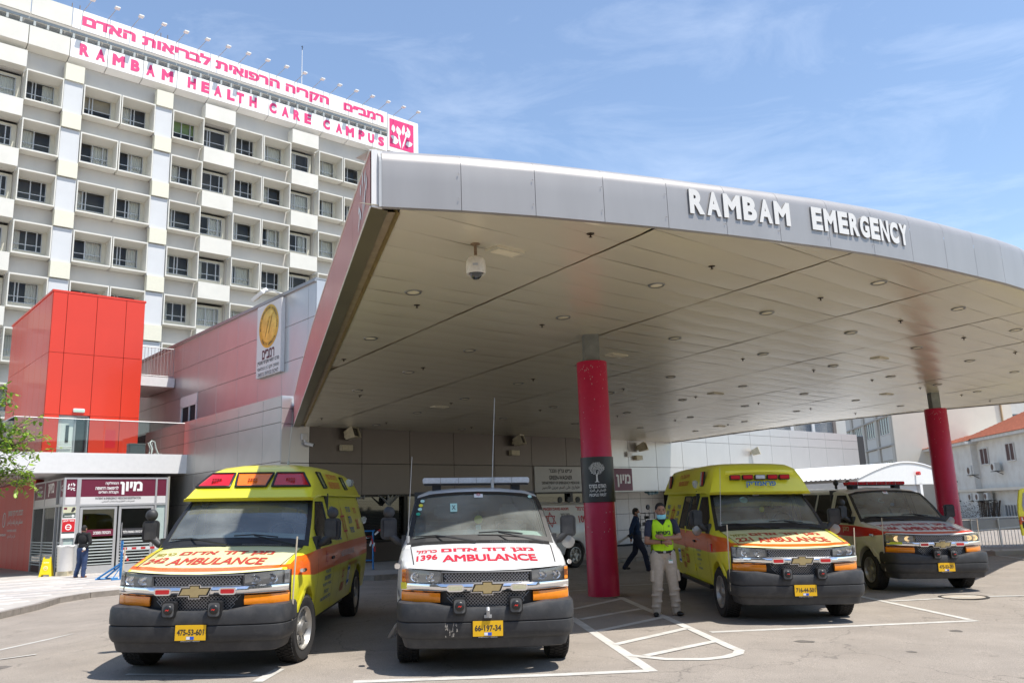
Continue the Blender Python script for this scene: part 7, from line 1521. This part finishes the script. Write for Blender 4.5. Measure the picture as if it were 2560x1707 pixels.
# unseen building added behind the viewer to cut low sky light; windscreens mirror it
ob_ = thing('light_blocking_building', 'plain unseen block with rows of dark windows added behind the viewer to cut sky light', 'building', (-32, -26, 0), R(4)); STN_ = mat('blocker_stone', (.30, .27, .22), .9, var=.1, scale=.6); obj('wall', MB().box(0, 74, -14, 0, -1, 15), STN_, ob_)
for k in range(24):
    for r_ in range(4): w = obj('window', MB().box(1.4+k*3.05, 3.1+k*3.05, .0, .05, 1.2+3.6*r_, 3.0+3.6*r_), DGL, ob_)
# ================================================================== tree at the left edge
tr = thing('street_tree', 'young leafy tree whose bright green twigs reach in from the left edge', 'tree', (-7.6, 9.9, gz(-7.6, 9.9))); BRK = mat('bark', (.16, .12, .08), .9, var=.3, scale=12, bump=.5, bscale=30)
q = MB(); q.tube([(0, 0, -.1), (.03, 0, 1.2), (.0, .05, 2.2), (-.1, .05, 3.2), (-.1, .1, 4.4)], [.10, .08, .065, .05, .02], 10); obj('trunk', q, BRK, tr, sm=60)
LFM = bpy.data.materials.new('leaf_green'); LFM.use_nodes = True; n = LFM.node_tree; b = n.nodes['Principled BSDF']; b.inputs['Roughness'].default_value = .45
oi = n.nodes.new('ShaderNodeNewGeometry'); cr_ = n.nodes.new('ShaderNodeValToRGB'); cr_.color_ramp.elements[0].color = (.09, .20, .02, 1); cr_.color_ramp.elements[1].color = (.36, .52, .06, 1); n.links.new(oi.outputs['Random Per Island'], cr_.inputs[0]); n.links.new(cr_.outputs[0], b.inputs['Base Color'])
tl_ = n.nodes.new('ShaderNodeBsdfTranslucent'); n.links.new(cr_.outputs[0], tl_.inputs[0]); ms_ = n.nodes.new('ShaderNodeMixShader'); ms_.inputs[0].default_value = .35; n.links.new(b.outputs[0], ms_.inputs[1]); n.links.new(tl_.outputs[0], ms_.inputs[2]); n.links.new(ms_.outputs[0], n.nodes['Material Output'].inputs[0])
rl = random.Random(21); lv = MB(); br = MB()
def twig(a, b, n_, r0):
    a, b = Vector(a), Vector(b); m_ = (a+b)/2+Vector((0, rl.uniform(-.1, .1), .12)); br.tube([a, m_, b], [r0, r0*.6, r0*.25], 5)
    for k in range(n_):
        t = rl.uniform(.25, 1.05); p = a.lerp(m_, t*2) if t < .5 else m_.lerp(b, (t-.5)*2); e = p+Vector((rl.uniform(-.24, .24), rl.uniform(-.25, .25), rl.uniform(-.24, .16))); br.tube([p, e], .003, 3)
        for j in range(7):
            c = p.lerp(e, .3+.7*j/6)+Vector((rl.uniform(-.03, .03),)*1+(rl.uniform(-.03, .03), rl.uniform(-.02, .02))); d = Vector((rl.uniform(-1, 1), rl.uniform(-1, 1), rl.uniform(-.9, .3))).normalized(); sdv = d.cross(Vector((rl.uniform(-.4, .4), rl.uniform(-.4, .4), 1))).normalized(); L = rl.uniform(.045, .085); w_ = L*.24
            lv.add([c, c+d*L*.35+sdv*w_, c+d*L*.75+sdv*w_*.8, c+d*L, c+d*L*.75-sdv*w_*.8, c+d*L*.35-sdv*w_, c+d*L*.5+Vector((0, 0, -.008))], [(0, 1, 6), (1, 2, 6), (2, 3, 6), (3, 4, 6), (4, 5, 6), (5, 0, 6)])
for a, b, n_, r_ in (((-.1, 0, 2.6), (1.75, -.3, 3.18), 40, .022), ((0, 0, 2.0), (2.02, -.3, 2.78), 80, .024), ((0, 0, 1.9), (1.8, -.2, 2.42), 50, .02), ((0, .05, 2.2), (1.6, -.5, 2.62), 60, .02), ((1.0, -.1, 2.5), (2.15, -.2, 2.62), 14, .010), ((-.1, 0, 3.0), (.9, .3, 3.9), 30, .02), ((-.1, 0, 2.8), (-1.4, .2, 3.6), 40, .025), ((-.1, 0, 3.4), (-.6, -.8, 4.4), 40, .02), ((-.1, .1, 3.6), (.5, .7, 4.6), 30, .02), ((0, 0, 2.4), (-1.2, -.7, 3.0), 34, .02), ((.2, 0, 2.3), (1.85, -.1, 2.95), 70, .014), ((.2, 0, 2.1), (1.95, -.3, 2.35), 60, .014), ((.1, 0, 2.7), (1.5, -.2, 3.35), 50, .014)): twig(a, b, n_, r_)
obj('branch', br, BRK, tr, norm=False); o = obj('leaves', lv, LFM, tr, norm=False, sm=80); o['kind'] = 'stuff'
